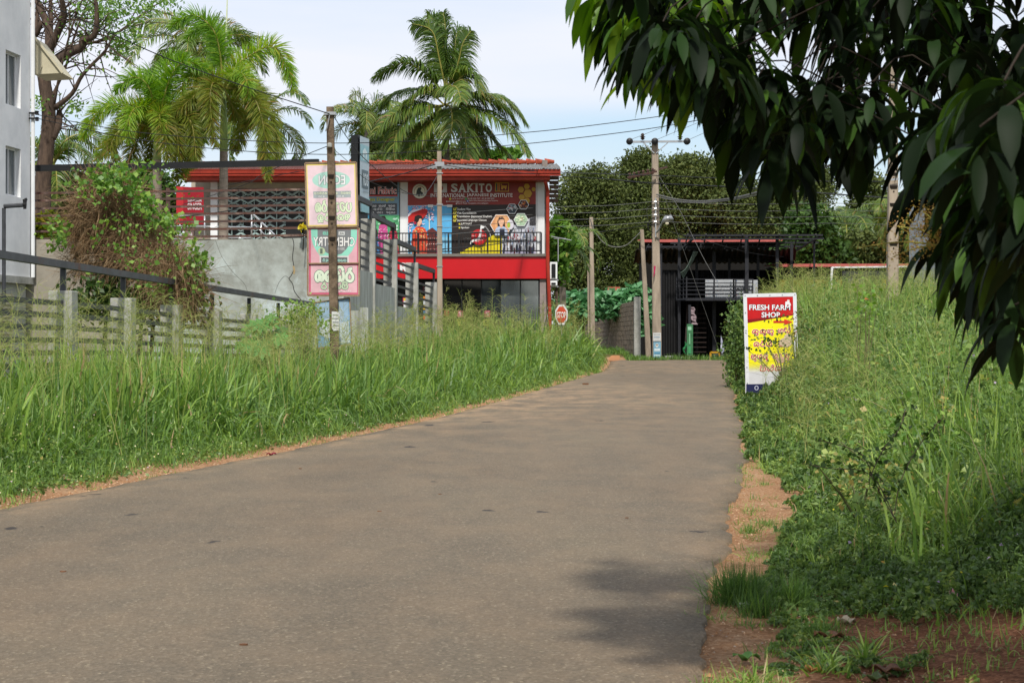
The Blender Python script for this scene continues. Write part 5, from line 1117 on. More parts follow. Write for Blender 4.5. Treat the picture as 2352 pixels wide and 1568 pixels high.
wire([(763, 340, 35.9), (800, 372, 40), (848, 416, 46), (930, 444, 53), (1004, 452, 57.8)], 1.2, 'thin sagging wire passing in front of the bank sign')
wire([(1005, 376, 57.9), (930, 398, 57), (845, 418, 54), (700, 450, 50), (540, 482, 49), (340, 508, 50)], 2.6, 'black cable from the slim pole falling left to the terrace slats')
wire([(1005, 369, 57.9), (930, 374, 58), (850, 380, 60), (700, 392, 62), (500, 430, 64)], 1.6, 'black wire skimming the shop gutter left of the slim pole')
wire([(1014, 372, 57.9), (1100, 382, 62), (1290, 396, 72), (1500, 403, 85), (1690, 411, 78), (1850, 416, 62), (2042, 417, 48.3)], 2.0, 'upper black cable running right from the slim pole across the tree line')
wire([(1014, 378, 57.9), (1100, 390, 62), (1290, 404, 72), (1400, 412, 80)], 1.6, 'second black cable just below the gutter at the shop corner')
wire([(1400, 412, 80), (1500, 421, 85), (1690, 430, 78), (1850, 441, 62), (2042, 455, 48.3)], 3.0, 'lower thick black cable crossing the tall pole towards the mango tree')
for k, y in enumerate((468, 484, 499, 514)):
    wire([(1016, 497+k*15.5-4, 58), (1150, 488+k*15.5-6, 66), (1285, 481+k*15.2-6, 74), (1400, 472+k*15, 84), (1502, y-5, 90.7)], 1.1, 'pale bare line %s of the four between the slim pole and the tall pole' % ['topmost', 'second', 'third', 'lowest'][k], M_wireg)
    wire([(1510, y-5, 90.7), (1700, y+1, 75), (1894, y-1, 60), (2043, y+2, 48.5)], 1.1, 'pale bare line %s of the four running right of the tall pole' % ['topmost', 'second', 'third', 'lowest'][k], M_wireg)
wire([(1508, 447, 90.6), (1560, 459, 88), (1620, 462, 84), (1700, 452, 76), (1790, 425, 66), (1900, 382, 56), (2042, 330, 48.3)], 4.2, 'twisted grey aerial bundle curving up from the tall pole to the right', M_wireg, True)
wire([(1508, 452, 90.6), (1570, 464, 87), (1640, 464, 82), (1720, 452, 74), (1800, 430, 65)], 2.2, 'shorter twisted bundle just under the grey aerial bundle', M_wireg, True)
wire([(1356, 504, 92.4), (1366, 530, 92.2), (1385, 556, 92), (1410, 567, 92), (1440, 562, 92), (1472, 532, 91.9)], 2.2, 'twisted pale cable drooping between the two thin poles', M_wireg, True)
wire([(1016, 572, 58), (1120, 563, 64), (1206, 551, 70), (1352, 536, 92.3), (1400, 530, 92), (1500, 516, 90.8)], 2.0, 'black wire crossing before the balcony towards the thin pale pole')
wire([(857, 579, 56), (1006, 574, 58), (1016, 572, 58)], 1.4, 'short black wire running along the balcony rail left of the slim pole')
wire([(1508, 395, 90.7), (1560, 480, 89), (1620, 600, 87), (1700, 735, 85)], .8, 'right guy wire slanting down from the tall pole', M_wireg)
wire([(1508, 400, 90.7), (1550, 520, 91.5), (1590, 630, 92.5), (1655, 815, 94)], .8, 'left steeper guy wire slanting down from the tall pole', M_wireg)
for k, (x, y0) in enumerate(((1446, 322), (1506, 322), (1580, 322))):
    wire([(x, y0, 90.6), (x+110, y0-42-k*3, 80), (x+230, y0-80-k*6, 66), (x+480, y0-120-k*10, 48)], .9, 'thin high wire rising right from the %s cross-arm insulator' % ['left', 'middle', 'right'][k], M_wireg)
wire([(1500, 500, 90.6), (1488, 515, 90.5), (1492, 530, 90.5), (1500, 534, 90.6)], 2.2, 'black cable loop hanging at the tall pole below the pale lines')
wire([(1499, 470, 90.6), (1486, 480, 90.5), (1489, 505, 90.5), (1500, 512, 90.6)], 1.6, 'black cable loop hanging at the tall pole beside the insulators')
wire([(1530, 530, 90), (1600, 548, 97), (1720, 580, 103), (1800, 590, 104)], 1.6, 'dark wire falling from the street lamp to the shed roof')
wire([(158, 300, 45), (160, 470, 44.8), (175, 560, 44.5), (180, 640, 44)], 1.6, 'black cable hanging down the left end of the terrace fence')
# ------------------------------------------------------------------ vegetation materials
LM_grass = leafmat('grass_blade', [(0, '42602e'), (.35, '5b7c3a'), (.7, '7c9b46'), (.93, '9ab45a'), (.98, 'a8ac5c'), (1, 'b09a70')], .35, .42, .35)
LM_weed = leafmat('weed_leaf', [(0, '3a522a'), (.4, '55713a'), (.75, '78904a'), (.95, 'a0b05c'), (1, 'a89858')], .3, .45, .3)
LM_seed = leafmat('seed_panicle', [(0, '6f8040'), (.5, '8a9654'), (1, 'a8a46c')], .3, .7, .1)
LM_coco = leafmat('coconut_leaflet', [(0, '3a5222'), (.4, '4e6a2b'), (.75, '6d8236'), (.95, '8d8a44'), (1, '8f7648')], .3, .38, .45)
LM_fox = leafmat('foxtail_leaflet', [(0, '527a24'), (.4, '6f9a2e'), (.75, '8fac3c'), (1, 'a8963e')], .4, .42, .4)
LM_foxy = leafmat('foxtail_leaflet_old', [(0, '4c6320'), (.5, '6a7c2c'), (.85, '858638'), (1, '94743a')], .4, .42, .35)
LM_dome = leafmat('tree_leaf', [(0, '3a4624'), (.4, '4c592c'), (.8, '646f3a'), (1, '82874e')], .2, .6, .2)
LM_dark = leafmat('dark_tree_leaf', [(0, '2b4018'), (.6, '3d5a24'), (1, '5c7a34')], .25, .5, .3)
LM_bright = leafmat('bright_tree_leaf', [(0, '456a2c'), (.5, '5f863a'), (1, '8aa84c')], .35, .45, .3)
LM_castor = leafmat('bluegreen_leaf', [(0, '4a7a50'), (.6, '6a9c6e'), (1, '94bc8c')], .3, .4, .4)
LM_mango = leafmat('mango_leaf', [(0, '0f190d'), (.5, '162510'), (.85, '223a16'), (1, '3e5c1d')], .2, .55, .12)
LM_mangoLit = leafmat('mango_leaf_lit', [(0, '3a5c1e'), (.6, '567e28'), (1, '82a03a')], .45, .42, .3)  # light shining through the left-edge leaves is put into this brighter colour
LM_dry = leafmat('dry_leaf', [(0, '5a3c26'), (.5, '8a6844'), (1, 'b89c74')], .15, .7, .2)
LM_stem = leafmat('dry_stem', [(0, '5f4a36'), (.5, '82684c'), (1, 'a08a6c')], .0, .85, .1)

# ------------------------------------------------------------------ palms
def frond(acc, pts, llen, dens=26, wid=.04, droop=1.2, plume=False, col0=0.0, taper=1.0, stiff=.5):
    P = [np.array(p) for p in smooth_path(pts, 8)]; P = np.array(P); seg = np.linalg.norm(np.diff(P, axis=0), axis=1); cum = np.concatenate([[0], np.cumsum(seg)]); L = cum[-1]
    n = int(L*dens); s = np.linspace(.12*L, L*.995, n); pos = np.stack([np.interp(s, cum, P[:, k]) for k in range(3)], 1)
    tan = nrm(np.stack([np.gradient(pos[:, k]) for k in range(3)], 1)); up = np.array([0, 0, 1.0])
    sv_ = nrm(np.cross(tan, up)+1e-6); nu = np.cross(sv_, tan)
    if not plume:
        steep = abs(P[len(P)//2][2]-P[0][2])/max(.1, L*.5); ph = (1.25 if steep > .75 and P[len(P)//2][2] > P[0][2] else .3)*(1 if rng.random() < .5 else -1); sv_, nu = sv_*math.cos(ph)+nu*math.sin(ph), nu*math.cos(ph)-sv_*math.sin(ph)
    t = s/L; ll = llen*(np.interp(t, [0, .15, .35, .8, 1], [.45, .85, 1, .75, .3]))
    for sd in ((-1, 1) if not plume else (-1, 1, -.5, .5, 0)):
        m_ = len(pos); jit = rng.normal(0, .12, (m_, 3))
        if plume: ang = rng.uniform(0, 2*PI, m_); dirs = sv_*np.cos(ang)[:, None]+nu*np.sin(ang)[:, None]
        else: dirs = sv_*sd+nu*.35
        fw = np.interp(t, [0, 1], [.45, 1.25])[:, None]
        d0 = nrm(dirs+tan*fw*(stiff+.3)+jit)
        V, F, per = strips(pos, d0, tan+rng.normal(0, .3, (m_, 3)), ll*rng.uniform(.85, 1.1, m_), wid, ([0, .2, .7, 1], [.6, 1, .8, .1]), droop*rng.uniform(.7, 1.3, m_), 4)
        acc.put(V, F, per, np.clip(rng.normal(.4, .2, m_)+col0, 0, 1))
def rachis(mb, pts, r0, r1=.01):
    P = smooth_path(pts, 5); mb.tube(P, [r0+(r1-r0)*i/(len(P)-1) for i in range(len(P))], 6)
def palm(name, label, cat, base, crown, r0, r1, fronds, llen, dens, wid, droop, lm, rc=.05, plume=False, bark=M_palmbark, shaft=None, group=None, colmap=None, lm2=None):
    t = thing(name, base, label, cat, group)
    b = Vector(base); c = Vector(crown); mb = MB(); n = 14; k = (c.x-b.x); b0 = b-Vector((0, 0, .3))
    pts = [b0.lerp(c, i/n)+Vector((.12*math.sin(i/n*PI)*k*.3, 0, 0)) for i in range(n+1)]
    mb.tube(pts, [r0+(r1-r0)*i/n+(.12*r0 if i == 0 else 0) for i in range(n+1)], 12); mb.build('trunk', bark, t, smooth=True)
    if shaft:
        mb = MB(); s0 = c-Vector((0, 0, .3)); mb.tube([s0, s0+Vector((0, 0, shaft*.5)), s0+Vector((0, 0, shaft))], [r1*1.1, r1*.9, r1*.35], 10); mb.build('crownshaft', mat('green_crownshaft', '7f9656', .5, .1, 3), t, smooth=True)
    rest = []
    for i, f in enumerate(fronds):
        acc = Acc(); frond(acc, f, llen, dens, wid, droop, plume, (colmap(i, f) if colmap else 0))
        o = acc.build('frond', lm2 if (lm2 and f[-1][2] < f[0][2]-.8) else lm, t)
        mb = MB(); rachis(mb, f, rc); mb.build('rachis', mat('rachis_yellowgreen', '8f8a45', .5, .15, 4), o)
    return t
def pf(pts, Y, dys): return [W(x, y, Y+dy) for (x, y), dy in zip(pts, dys)]
def rf(c, n, L, e0, e1, seed, dn=1.4):
    q = random.Random(seed); o = []
    for i in range(n):
        a = 2*PI*i/n+q.uniform(-.3, .3); e = q.uniform(e0, e1); l = L*q.uniform(.85, 1.1); d = Vector((math.cos(a), math.sin(a), 0)); p = Vector(c); pts = [p.copy()]; el = e
        for k in range(5):
            p = p+(d*math.cos(el)+Vector((0, 0, 1))*math.sin(el))*l/5; pts.append(p.copy()); el -= dn/5*q.uniform(.8, 1.2)*(1+k*.15)
        o.append(pts)
    return o
# big coconut behind the shop: fronds read off the photograph, the rest spread round the back
def Zc(x, y): return ((1400+x/2.4125)/1.7415, (y/2.4125)/1.7415)
Yc = 86.
cf = []
for pts, dy in (([(920, 850), (860, 560), (790, 300), (600, 230)], (0, -.4, -.8, -1)), ([(930, 850), (900, 500), (860, 250), (740, 150)], (0, .5, 1, 1.2)), ([(940, 850), (930, 560), (925, 300), (900, 120)], (0, .2, .3, .5)), ([(950, 850), (1000, 560), (1030, 330), (1105, 310)], (0, .6, 1, 1.4)),
                ([(955, 860), (1040, 620), (1090, 420), (1170, 300)], (0, -.6, -1, -1.2)), ([(900, 900), (720, 700), (500, 610), (230, 760)], (0, 0, -.2, -.4)), ([(960, 880), (1080, 740), (1190, 720), (1260, 900)], (0, -.5, -1, -1.4)),
                ([(900, 930), (760, 870), (620, 940), (480, 1050)], (0, -.6, -1.2, -1.6)), ([(980, 980), (1180, 930), (1480, 960), (1700, 1200)], (0, .2, .4, .6)), ([(1000, 1040), (1200, 1060), (1500, 1210), (1730, 1500)], (0, -.4, -.8, -1)),
                ([(900, 1020), (660, 1070), (400, 1140), (170, 1330)], (0, .2, .3, .4)), ([(900, 1030), (640, 1010), (400, 1120), (230, 1300)], (0, -.8, -1.4, -1.6)), ([(890, 1060), (780, 1150), (640, 1340), (500, 1580)], (0, -.6, -1, -1.2)), ([(900, 1070), (760, 1240), (620, 1420), (480, 1560)], (0, .5, 1, 1.4)),
                ([(960, 1020), (985, 1100), (980, 1260), (930, 1450)], (0, -1.2, -2, -2.2)), ([(980, 1060), (1080, 1200), (1120, 1400), (1130, 1600)], (0, -.9, -1.4, -1.6)), ([(1000, 1050), (1150, 1150), (1260, 1350), (1330, 1560)], (0, .5, 1, 1.2)), ([(990, 1060), (1230, 1180), (1420, 1400), (1600, 1560)], (0, 1, 1.6, 2))):
    cf.append([W(*Zc(x, y), Yc+d*.8) for (x, y), d in zip(pts, dy)])
cc = W(1021, 242, Yc)
cf += rf(cc, 5, 4.2, -.2, .8, 3)
palm('coconut_palm', 'large coconut palm rising behind the corrugated roof of the shop', 'palm tree', (cc.x+.5, Yc, 0), (cc.x, Yc, cc.z-.2), .22, .15, cf, 1.3, 34, .055, 1.9, LM_coco, .05, colmap=lambda i, f: .18 if f[-1][2] < f[0][2] else -.05)
ng = thing('coconut_bunch', cc, 'bunch of green coconuts under the big palm crown', 'coconuts')
mb = MB()
for k in range(8): c = W(*Zc(840+12*(k % 3), 1060+18*(k//3)), Yc-.5); mb.lathe((c.x, c.y+.1*(k % 2), c.z), [(.02, -.16), (.1, -.1), (.13, 0), (.1, .1), (.02, .15)], 8)
mb.build('nuts', mat('green_coconut', '7c8a3c', .5, .1, 4), ng, smooth=True)
def gen_palm(label, px, py, Y, L, seed, n=16, group='coconut palms in the distance', lm=LM_coco, extra=(), nm='coconut_palm', llen=None, gbase=None):
    c = W(px, py, Y); base = (c.x+random.Random(seed).uniform(-.6, .6), Y, gzf(c.x, Y) if gbase is None else gbase)
    fr = list(extra)+rf(c, n, L, -.3, 1.3, seed, 1.9)
    return palm(nm, label, 'palm tree', base, c, .18, .13, fr, llen or L*.26, 16, .05, 1.7, lm, .04, group=group, colmap=lambda i, f: random.Random(seed+i).uniform(-.1, .3))
gen_palm('smaller coconut palm between the notched pole and the big coconut palm', 843, 285, 96, 3.3, 11, 15)
gen_palm('brownish coconut palm behind the feathery palms, its crown topmost', 452, 130, 82, 4.0, 12, 18)
gen_palm('low coconut palm with a drooping crown above the pink tile roof', 1940, 520, 118, 4.6, 13, 18)
gen_palm('slim coconut palm just right of the thick pole', 2098, 492, 110, 3.6, 14, 14)
gen_palm('palm peeking low behind the bare tree at the white building', 120, 385, 72, 3.4, 15, 14)
gen_palm('dry headed palm low behind the bank tower sign', 880, 400, 90, 3.0, 16, 12)
gen_palm('young palm with hanging dry fronds right of the shop corner', 1292, 570, 84, 2.4, 17, 12)
gen_palm('dark palm hidden behind the feathery palms above the red pylon', 600, 285, 80, 3.0, 18, 14)
# feathery palms on the terrace
def F1(x, y): return (x*.31746, y*.31746)
Yp = 55.
def ffr(lst, dy): return [W(*F1(x, y), Yp+d) for (x, y), d in zip(lst, dy)]
p1 = rf(W(361, 300, 55.), 9, 2.3, .1, 1.2, 31, 2.6)+[ffr(a, b) for a, b in (
 ([(1130, 930), (1000, 800), (760, 770), (590, 1000)], (0, -.2, -.3, -.3)), ([(1130, 960), (960, 900), (830, 980), (700, 1160)], (0, .3, .6, .8)), ([(1130, 900), (1080, 640), (960, 560), (830, 660)], (0, -.6, -.9, -1)), ([(1130, 900), (1120, 620), (1080, 530), (980, 640)], (0, .4, .8, 1)),
 ([(1140, 900), (1180, 600), (1230, 430), (1340, 400)], (0, .2, .4, .6)), ([(1140, 900), (1220, 600), (1330, 450), (1520, 520)], (0, -.4, -.6, -.8)), ([(1150, 930), (1170, 840), (1190, 900), (1210, 1160)], (0, -.9, -1.4, -1.6)), ([(1150, 940), (1260, 820), (1380, 880), (1420, 1160)], (0, -.5, -.9, -1.1)), ([(1140, 960), (1040, 960), (960, 1060), (930, 1300)], (0, .6, 1, 1.2)), ([(1150, 940), (1300, 760), (1420, 740), (1480, 900)], (0, .6, 1, 1.2)))]
b1 = W(361, 600, Yp); b1.z = 3.66; c1 = W(361, 345, Yp)
pn = palm('feather_palm', 'left feathery palm standing on the terrace behind the slat fence', 'palm tree', b1, c1, .17, .12, p1, .58, 44, .024, .55, LM_fox, .035, True, shaft=1.2, group='feathery palms on the terrace', lm2=LM_foxy, colmap=lambda i, f: -.1 if f[-1][2] > f[0][2] else .2)
p2_ = rf(W(513, 205, 55.), 7, 2.3, .0, 1.0, 32, 2.6)+[ffr(a, b) for a, b in (
 ([(1610, 560), (1560, 250), (1400, 110), (1230, 200)], (0, -.2, -.4, -.5)), ([(1610, 560), (1590, 330), (1480, 180), (1350, 280)], (0, .5, .9, 1)), ([(1620, 560), (1780, 420), (2000, 350), (2130, 660)], (0, -.1, -.2, -.2)), ([(1620, 640), (1780, 640), (1950, 800), (1990, 1180)], (0, -.2, -.4, -.5)), ([(1620, 640), (1800, 660), (1900, 880), (1940, 1300)], (0, -.8, -1.3, -1.5)),
 ([(1600, 640), (1540, 600), (1520, 760), (1560, 1060)], (0, -.9, -1.3, -1.4)), ([(1600, 640), (1480, 600), (1400, 700), (1260, 820)], (0, -.5, -.8, -1)), ([(1600, 660), (1480, 760), (1420, 900), (1400, 1200)], (0, .4, .8, 1)), ([(1630, 660), (1700, 800), (1760, 900), (1700, 1100)], (0, .8, 1.2, 1.4)), ([(1610, 600), (1680, 560), (1830, 620), (1920, 780)], (0, .7, 1.3, 1.6)))]
b2 = W(513, 600, Yp); b2.z = 3.66; c2_ = W(514, 325, Yp)
pm = palm('feather_palm', 'right feathery palm with a long pale spear leaf rising from its crown', 'palm tree', b2, c2_, .16, .115, p2_, .58, 44, .024, .55, LM_fox, .035, True, shaft=2.1, group='feathery palms on the terrace', lm2=LM_foxy, colmap=lambda i, f: -.1 if f[-1][2] > f[0][2] else .2)
mb = MB(); mb.tube([W(514, 240, Yp), W(518, 120, Yp), W(523, -30, Yp)], [.06, .04, .012], 8); mb.build('spear_leaf', mat('pale_spear', 'a3ab8c', .5, .08, 4), pm, smooth=True)

# ------------------------------------------------------------------ broadleaf trees
def crown_pts(blobs, n, clump=26, csz=.5, shell=.75):
    """leaf positions grouped in clumps on and inside a set of ellipsoids (centre, radii)"""
    vol = np.array([b[1][0]*b[1][2] for b in blobs]); out = []
    for b, v in zip(blobs, vol/vol.sum()):
        k = max(3, int(n*v/clump)); d = rdir(k, -.6, 1); rr_ = rng.uniform(shell, 1.05, (k, 1))*np.where(rng.random((k, 1)) < .25, rng.uniform(.3, .8, (k, 1)), 1)
        c = np.array(b[0])+d*np.array(b[1])*rr_
        p = np.repeat(c, clump, 0)+rng.normal(0, csz*.5, (k*clump, 3))*np.array([1.25, 1.25, .7]); out.append((p, np.repeat(rng.normal(.45, .16, k), clump)+rng.normal(0, .12, k*clump)))
    return np.concatenate([o[0] for o in out]), np.clip(np.concatenate([o[1] for o in out]), 0, 1)
def tree(name, label, Y, pxblobs, n, lsz, lm, trunk=None, cat='tree', group=None, clump=26, csz=.5, flat=.9, up=.4, elong=1.7, bark=M_bark, gb=None, limbs=6):
    bl = []
    for x, y, rx, ry, *dy in pxblobs:
        yy = Y+(dy[0] if dy else 0); c = W(x, y, yy); bl.append((c, (rx*yy/S, rx*yy/S*flat, ry*yy/S)))
    tx = trunk[0] if trunk else pxblobs[0][0]; b = W(tx, 0, Y); gzv = gzf(b.x, Y) if gb is None else gb; t = thing(name, (b.x, Y, gzv), label, cat, group)
    p, r = crown_pts(bl, n, clump, csz); V, F, per = cards(p, rng.uniform(.7, 1.3, len(p))*lsz, up, elong)
    acc = Acc(); acc.put(V, F, per, r); acc.build('crown', lm, t, smooth=False)
    tr = trunk[1] if trunk else .3; mb = MB(); fork = Vector((b.x, Y, gzv+(min(q[0].z for q in bl)-gzv)*.75)); mb.tube([(b.x, Y, gzv-.3), (b.x+.05, Y, gzv+.6), fork], [tr*1.3, tr, tr*.8], 9)
    for i, q in enumerate(bl[:limbs]): e = Vector(q[0])+Vector((0, 0, q[1][2]*.4)); m = fork.lerp(e, .5)+Vector((.2*(i % 2), 0, -.2)); mb.tube([fork, m, e], [tr*.6, tr*.35, tr*.08], 7)
    mb.build('trunk', bark, t, smooth=True); return t
tree('rain_tree', 'broad dark tree dome nearest the shop corner', 128, [(1340, 480, 62, 95), (1375, 440, 50, 62), (1310, 560, 36, 90), (1400, 560, 60, 90), (1350, 620, 55, 60), (1320, 690, 60, 60), (1400, 690, 60, 60), (1285, 640, 30, 60)], 48000, .125, LM_dome, (1350, .4), group='tall trees behind the junction', csz=.62)
tree('rain_tree', 'tall narrow tree dome right behind the cross-arm pole', 135, [(1470, 440, 52, 84), (1475, 385, 34, 42), (1440, 520, 50, 80), (1500, 540, 50, 90), (1470, 620, 60, 60)], 48000, .125, LM_dome, (1470, .45), group='tall trees behind the junction', csz=.62)
tree('rain_tree', 'widest rounded tree dome above the steel shed', 125, [(1590, 460, 85, 98), (1560, 415, 60, 54), (1640, 430, 55, 60), (1540, 520, 60, 80), (1650, 520, 60, 80), (1590, 600, 100, 70)], 66000, .125, LM_dome, (1600, .5), group='tall trees behind the junction', csz=.62)
tree('rain_tree', 'lower tree dome above the right end of the shed roof', 122, [(1740, 500, 70, 72), (1790, 480, 40, 48), (1700, 470, 45, 50), (1760, 570, 90, 60), (1830, 540, 50, 60)], 48000, .125, LM_dome, (1745, .4), group='tall trees behind the junction', csz=.62)
tree('rain_tree', 'hazy tree crown seen between hanging mango leaves', 138, [(1845, 440, 60, 60), (1815, 470, 50, 60), (1880, 420, 30, 36)], 20000, .125, LM_dome, (1850, .3), group='tall trees behind the junction', csz=.62)
tree('broadleaf_tree', 'light pale tree left of the thick pole', 126, [(1995, 470, 36, 60), (1985, 420, 24, 28), (2015, 520, 40, 50)], 7000, .16, LM_dome, (1995, .25), csz=.7)
tree('broadleaf_tree', 'dark glossy tree at the right end of the shed', 112, [(1860, 540, 40, 60), (1890, 600, 50, 50), (1840, 600, 40, 40)], 14000, .2, LM_dark, (1860, .25), csz=.7)
tree('broadleaf_tree', 'dark bush mass under the low coconut palm', 114, [(1980, 590, 60, 50), (2060, 580, 60, 50), (2130, 560, 50, 60), (2100, 500, 30, 40)], 18000, .17, LM_dome, (2010, .25), csz=.7)
tree('broadleaf_tree', 'green trees closing the view behind the white and blue house', 95, [(2150, 500, 50, 60), (2200, 450, 50, 60), (2320, 480, 90, 80), (2230, 560, 90, 50)], 14000, .17, LM_dark, (2200, .25), csz=.7)
tree('garden_bush', 'grey green large leaved bush behind the block wall, left part', 104, [(1330, 712, 40, 34), (1365, 700, 36, 30), (1310, 730, 30, 30)], 2800, .34, LM_castor, (1340, .08), 'bush', 'large leaved bushes behind the block wall', clump=10, up=1.2, elong=1.2, csz=.5)
tree('garden_bush', 'grey green large leaved bush behind the block wall, right part', 101, [(1430, 705, 34, 36), (1462, 700, 22, 40), (1480, 740, 20, 50), (1400, 690, 20, 18)], 2600, .34, LM_castor, (1440, .08), 'bush', 'large leaved bushes behind the block wall', clump=10, up=1.2, elong=1.2, csz=.5)
tree('papaya_tree', 'bright leaved young tree beside the shop corner', 78, [(1280, 530, 20, 24), (1268, 570, 16, 24), (1295, 560, 16, 20), (1275, 620, 20, 40)], 1500, .22, LM_bright, (1278, .08), clump=10, up=.9, elong=1.3, csz=.4)
tree('papaya_tree', 'light green tree top showing above the roof right of the big coconut', 92, [(1140, 366, 20, 18), (1170, 360, 16, 12), (1110, 372, 16, 14)], 1100, .24, LM_bright, (1145, .1), clump=10, up=.9, csz=.4)
tree('broadleaf_tree', 'trees behind the bank tower sign and the palms', 100, [(900, 340, 60, 40), (860, 300, 26, 26), (950, 330, 40, 34), (930, 380, 90, 40), (1040, 370, 60, 24)], 15000, .16, LM_dome, (900, .25), csz=.6)
tree('broadleaf_tree', 'dark green trees behind the terrace fence and the overgrown bush', 72, [(150, 470, 80, 70), (240, 440, 70, 50), (330, 450, 60, 70), (360, 500, 40, 60), (100, 520, 60, 60), (260, 510, 110, 50)], 24000, .13, LM_dark, (250, .2), csz=.5, gb=3.66)
tree('croton_bush', 'yellow green croton bush behind the left slats of the terrace fence', 50, [(95, 530, 22, 26), (118, 520, 14, 22)], 900, .13, leafmat('croton_leaf', [(0, '6f8a1c'), (.6, 'a0a828'), (1, 'd0a820')], .3), (100, .04), 'bush', clump=10, up=.6, elong=2.4, csz=.25, gb=3.66)
tree('creeper_clump', 'small yellow flowering creeper at the left edge of the pink board', 44.1, [(694, 522, 5, 6)], 60, .07, leafmat('yellow_flower', [(0, 'c4b428'), (1, 'dcd040')], .3), (696, .01), 'creeper', clump=8, csz=.05, gb=3.66, limbs=0)

# bare branching tree at the white building
bt_ = thing('bare_branched_tree', W(105, 560, 58), 'tall sparse tree with dark forking branches beside the white building', 'tree')
def T1(x, y, dy=0): return W(x*.31746, y*.31746, 58+dy)
mb = MB()
limbs = [([(290, 1650, 0), (310, 1300, 0), (345, 1000, 0), (350, 780, 0), (320, 560, 0), (360, 350, 0)], (.36, .26, .23, .22, .2, .16)),
 ([(360, 350, 0), (350, 200, .3), (300, 80, .5), (240, -60, .8)], (.16, .13, .11, .08)), ([(360, 360, 0), (420, 230, -.3), (465, 110, -.6), (430, -60, -1)], (.14, .12, .1, .07)), ([(355, 340, 0), (370, 150, .5), (360, -60, .8)], (.1, .07, .05)),
 ([(370, 470, 0), (480, 400, -.4), (590, 340, -.8), (600, 290, -.9), (680, 260, -1.1), (700, 140, -1.3), (690, -40, -1.4)], (.15, .14, .13, .12, .1, .08, .05)),
 ([(370, 440, 0), (500, 350, .5), (620, 320, .8), (780, 280, 1.1), (920, 190, 1.6), (1080, 60, 2)], (.09, .06, .05, .045, .04, .02)),
 ([(400, 780, 0), (520, 680, -.4), (600, 540, -.6), (760, 370, -1), (820, 260, -1.2)], (.1, .07, .06, .04, .02)),
 ([(370, 1000, 0), (420, 900, .1), (430, 800, .2)], (.16, .13, .08)), ([(375, 700, 0), (470, 500, .4), (540, 260, .8), (640, 0, 1.2)], (.05, .04, .035, .02)),
 ([(390, 760, 0), (440, 500, -.4), (520, 200, -.8), (620, -60, -1)], (.05, .04, .03, .02)), ([(300, 160, .4), (255, 260, .6), (270, 140, .7), (265, -40, .8)], (.09, .08, .07, .05))]
tips = []
for pts, rs in limbs:
    sp = smooth_path([T1(*p) for p in pts], 4); rs_ = np.interp(np.linspace(0, 1, len(sp)), np.linspace(0, 1, len(rs)), rs)
    mb.tube(sp, list(rs_), 9)
    if rs[0] < .17:
        for j in range(14):
            i = random.randint(len(sp)//3, len(sp)-1); p = sp[i]; d = Vector((random.uniform(-.4, 1), random.uniform(-.6, .6), random.uniform(-.5, .7))).normalized(); L = random.uniform(.7, 2.2)
            q = p+d*L*.5+Vector((0, 0, .1)); e_ = q+(d+Vector((random.uniform(-.4, .4), 0, random.uniform(-.5, .3)))).normalized()*L*.5; mb.tube([p, q, e_], [.025, .016, .007], 5, False); tips += [q, e_]
mb.build('trunk_and_branches', M_bark, bt_, smooth=True)
ap = []
for t_ in tips:
    f = (t_.x*S/t_.y+CX); g = (HZ-(t_.z-H)*S/t_.y)
    k = 9 if (f > 180 and g < 170) else 3
    if random.random() < .4: ap.append(np.array(t_)+rng.normal(0, .28, (k, 3)))
for cx0, cy0, r0_, kk in ((560, 150, 130, 4), (740, 130, 110, 18), (820, 60, 120, 18), (850, 330, 110, 24), (1000, 60, 130, 20), (960, 260, 60, 8), (540, 760, 50, 8), (270, 750, 20, 5), (1200, 20, 80, 10), (640, 60, 100, 8)):
    for j in range(kk):
        c = np.array(T1(cx0+random.gauss(0, r0_*.5), cy0+random.gauss(0, r0_*.4), random.uniform(-1.2, 1.2))); ap.append(c+rng.normal(0, .17, (20, 3)))
ap = np.concatenate(ap); ap = ap[rng.random(len(ap)) < .7]; V, F, per = cards(ap, rng.uniform(.05, .09, len(ap)), .3, 2.2); acc = Acc(); acc.put(V, F, per, np.clip(rng.normal(.5, .25, len(ap)), 0, 1)); acc.build('leaves', LM_bright, bt_, smooth=False)

# ------------------------------------------------------------------ overgrown dry creeper over the fence
vb = thing('overgrown_creeper', W(300, 780, 32.2), 'huge mound of dry brown creeper stems with fresh green leaves hanging over the fence', 'creeper bush')
vblobs = [(250, 450, 62, 62, .8), (215, 520, 55, 90, .8), (290, 520, 80, 90, .4), (335, 580, 80, 70, .2), (380, 620, 60, 60, -.5), (420, 660, 44, 80, -1.3), (250, 600, 80, 80, .9), (445, 700, 22, 60, -1.2)]
bl = [(np.array(W(x-6, y+6, 32.2+d)), np.array([rx, rx*.8, ry])*.82*32.2/S) for x, y, rx, ry, d in vblobs]
n = 8500; w = np.array([b[1][0]*b[1][2] for b in bl]); ch = rng.choice(len(bl), n, p=w/w.sum()); d = rdir(n, -.5, 1); d[:, 1] = -np.abs(d[:, 1])*np.where(rng.random(n) < .75, 1, -1)
pos = np.array([bl[c][0] for c in ch])+d*np.array([bl[c][1] for c in ch])*rng.uniform(.85, 1.12, (n, 1))
acc = Acc(); st = nrm(d*.7+rng.normal(0, .9, (n, 3))+np.array([0, -.2, .35]))
V, F, per = strips(pos, st, rdir(n), rng.uniform(.2, .8, n), rng.uniform(.004, .011, n), ([0, 1], [1, .5]), rng.uniform(-.5, 3.2, n), 7)
acc.put(V, F, per, rng.random(n)); 
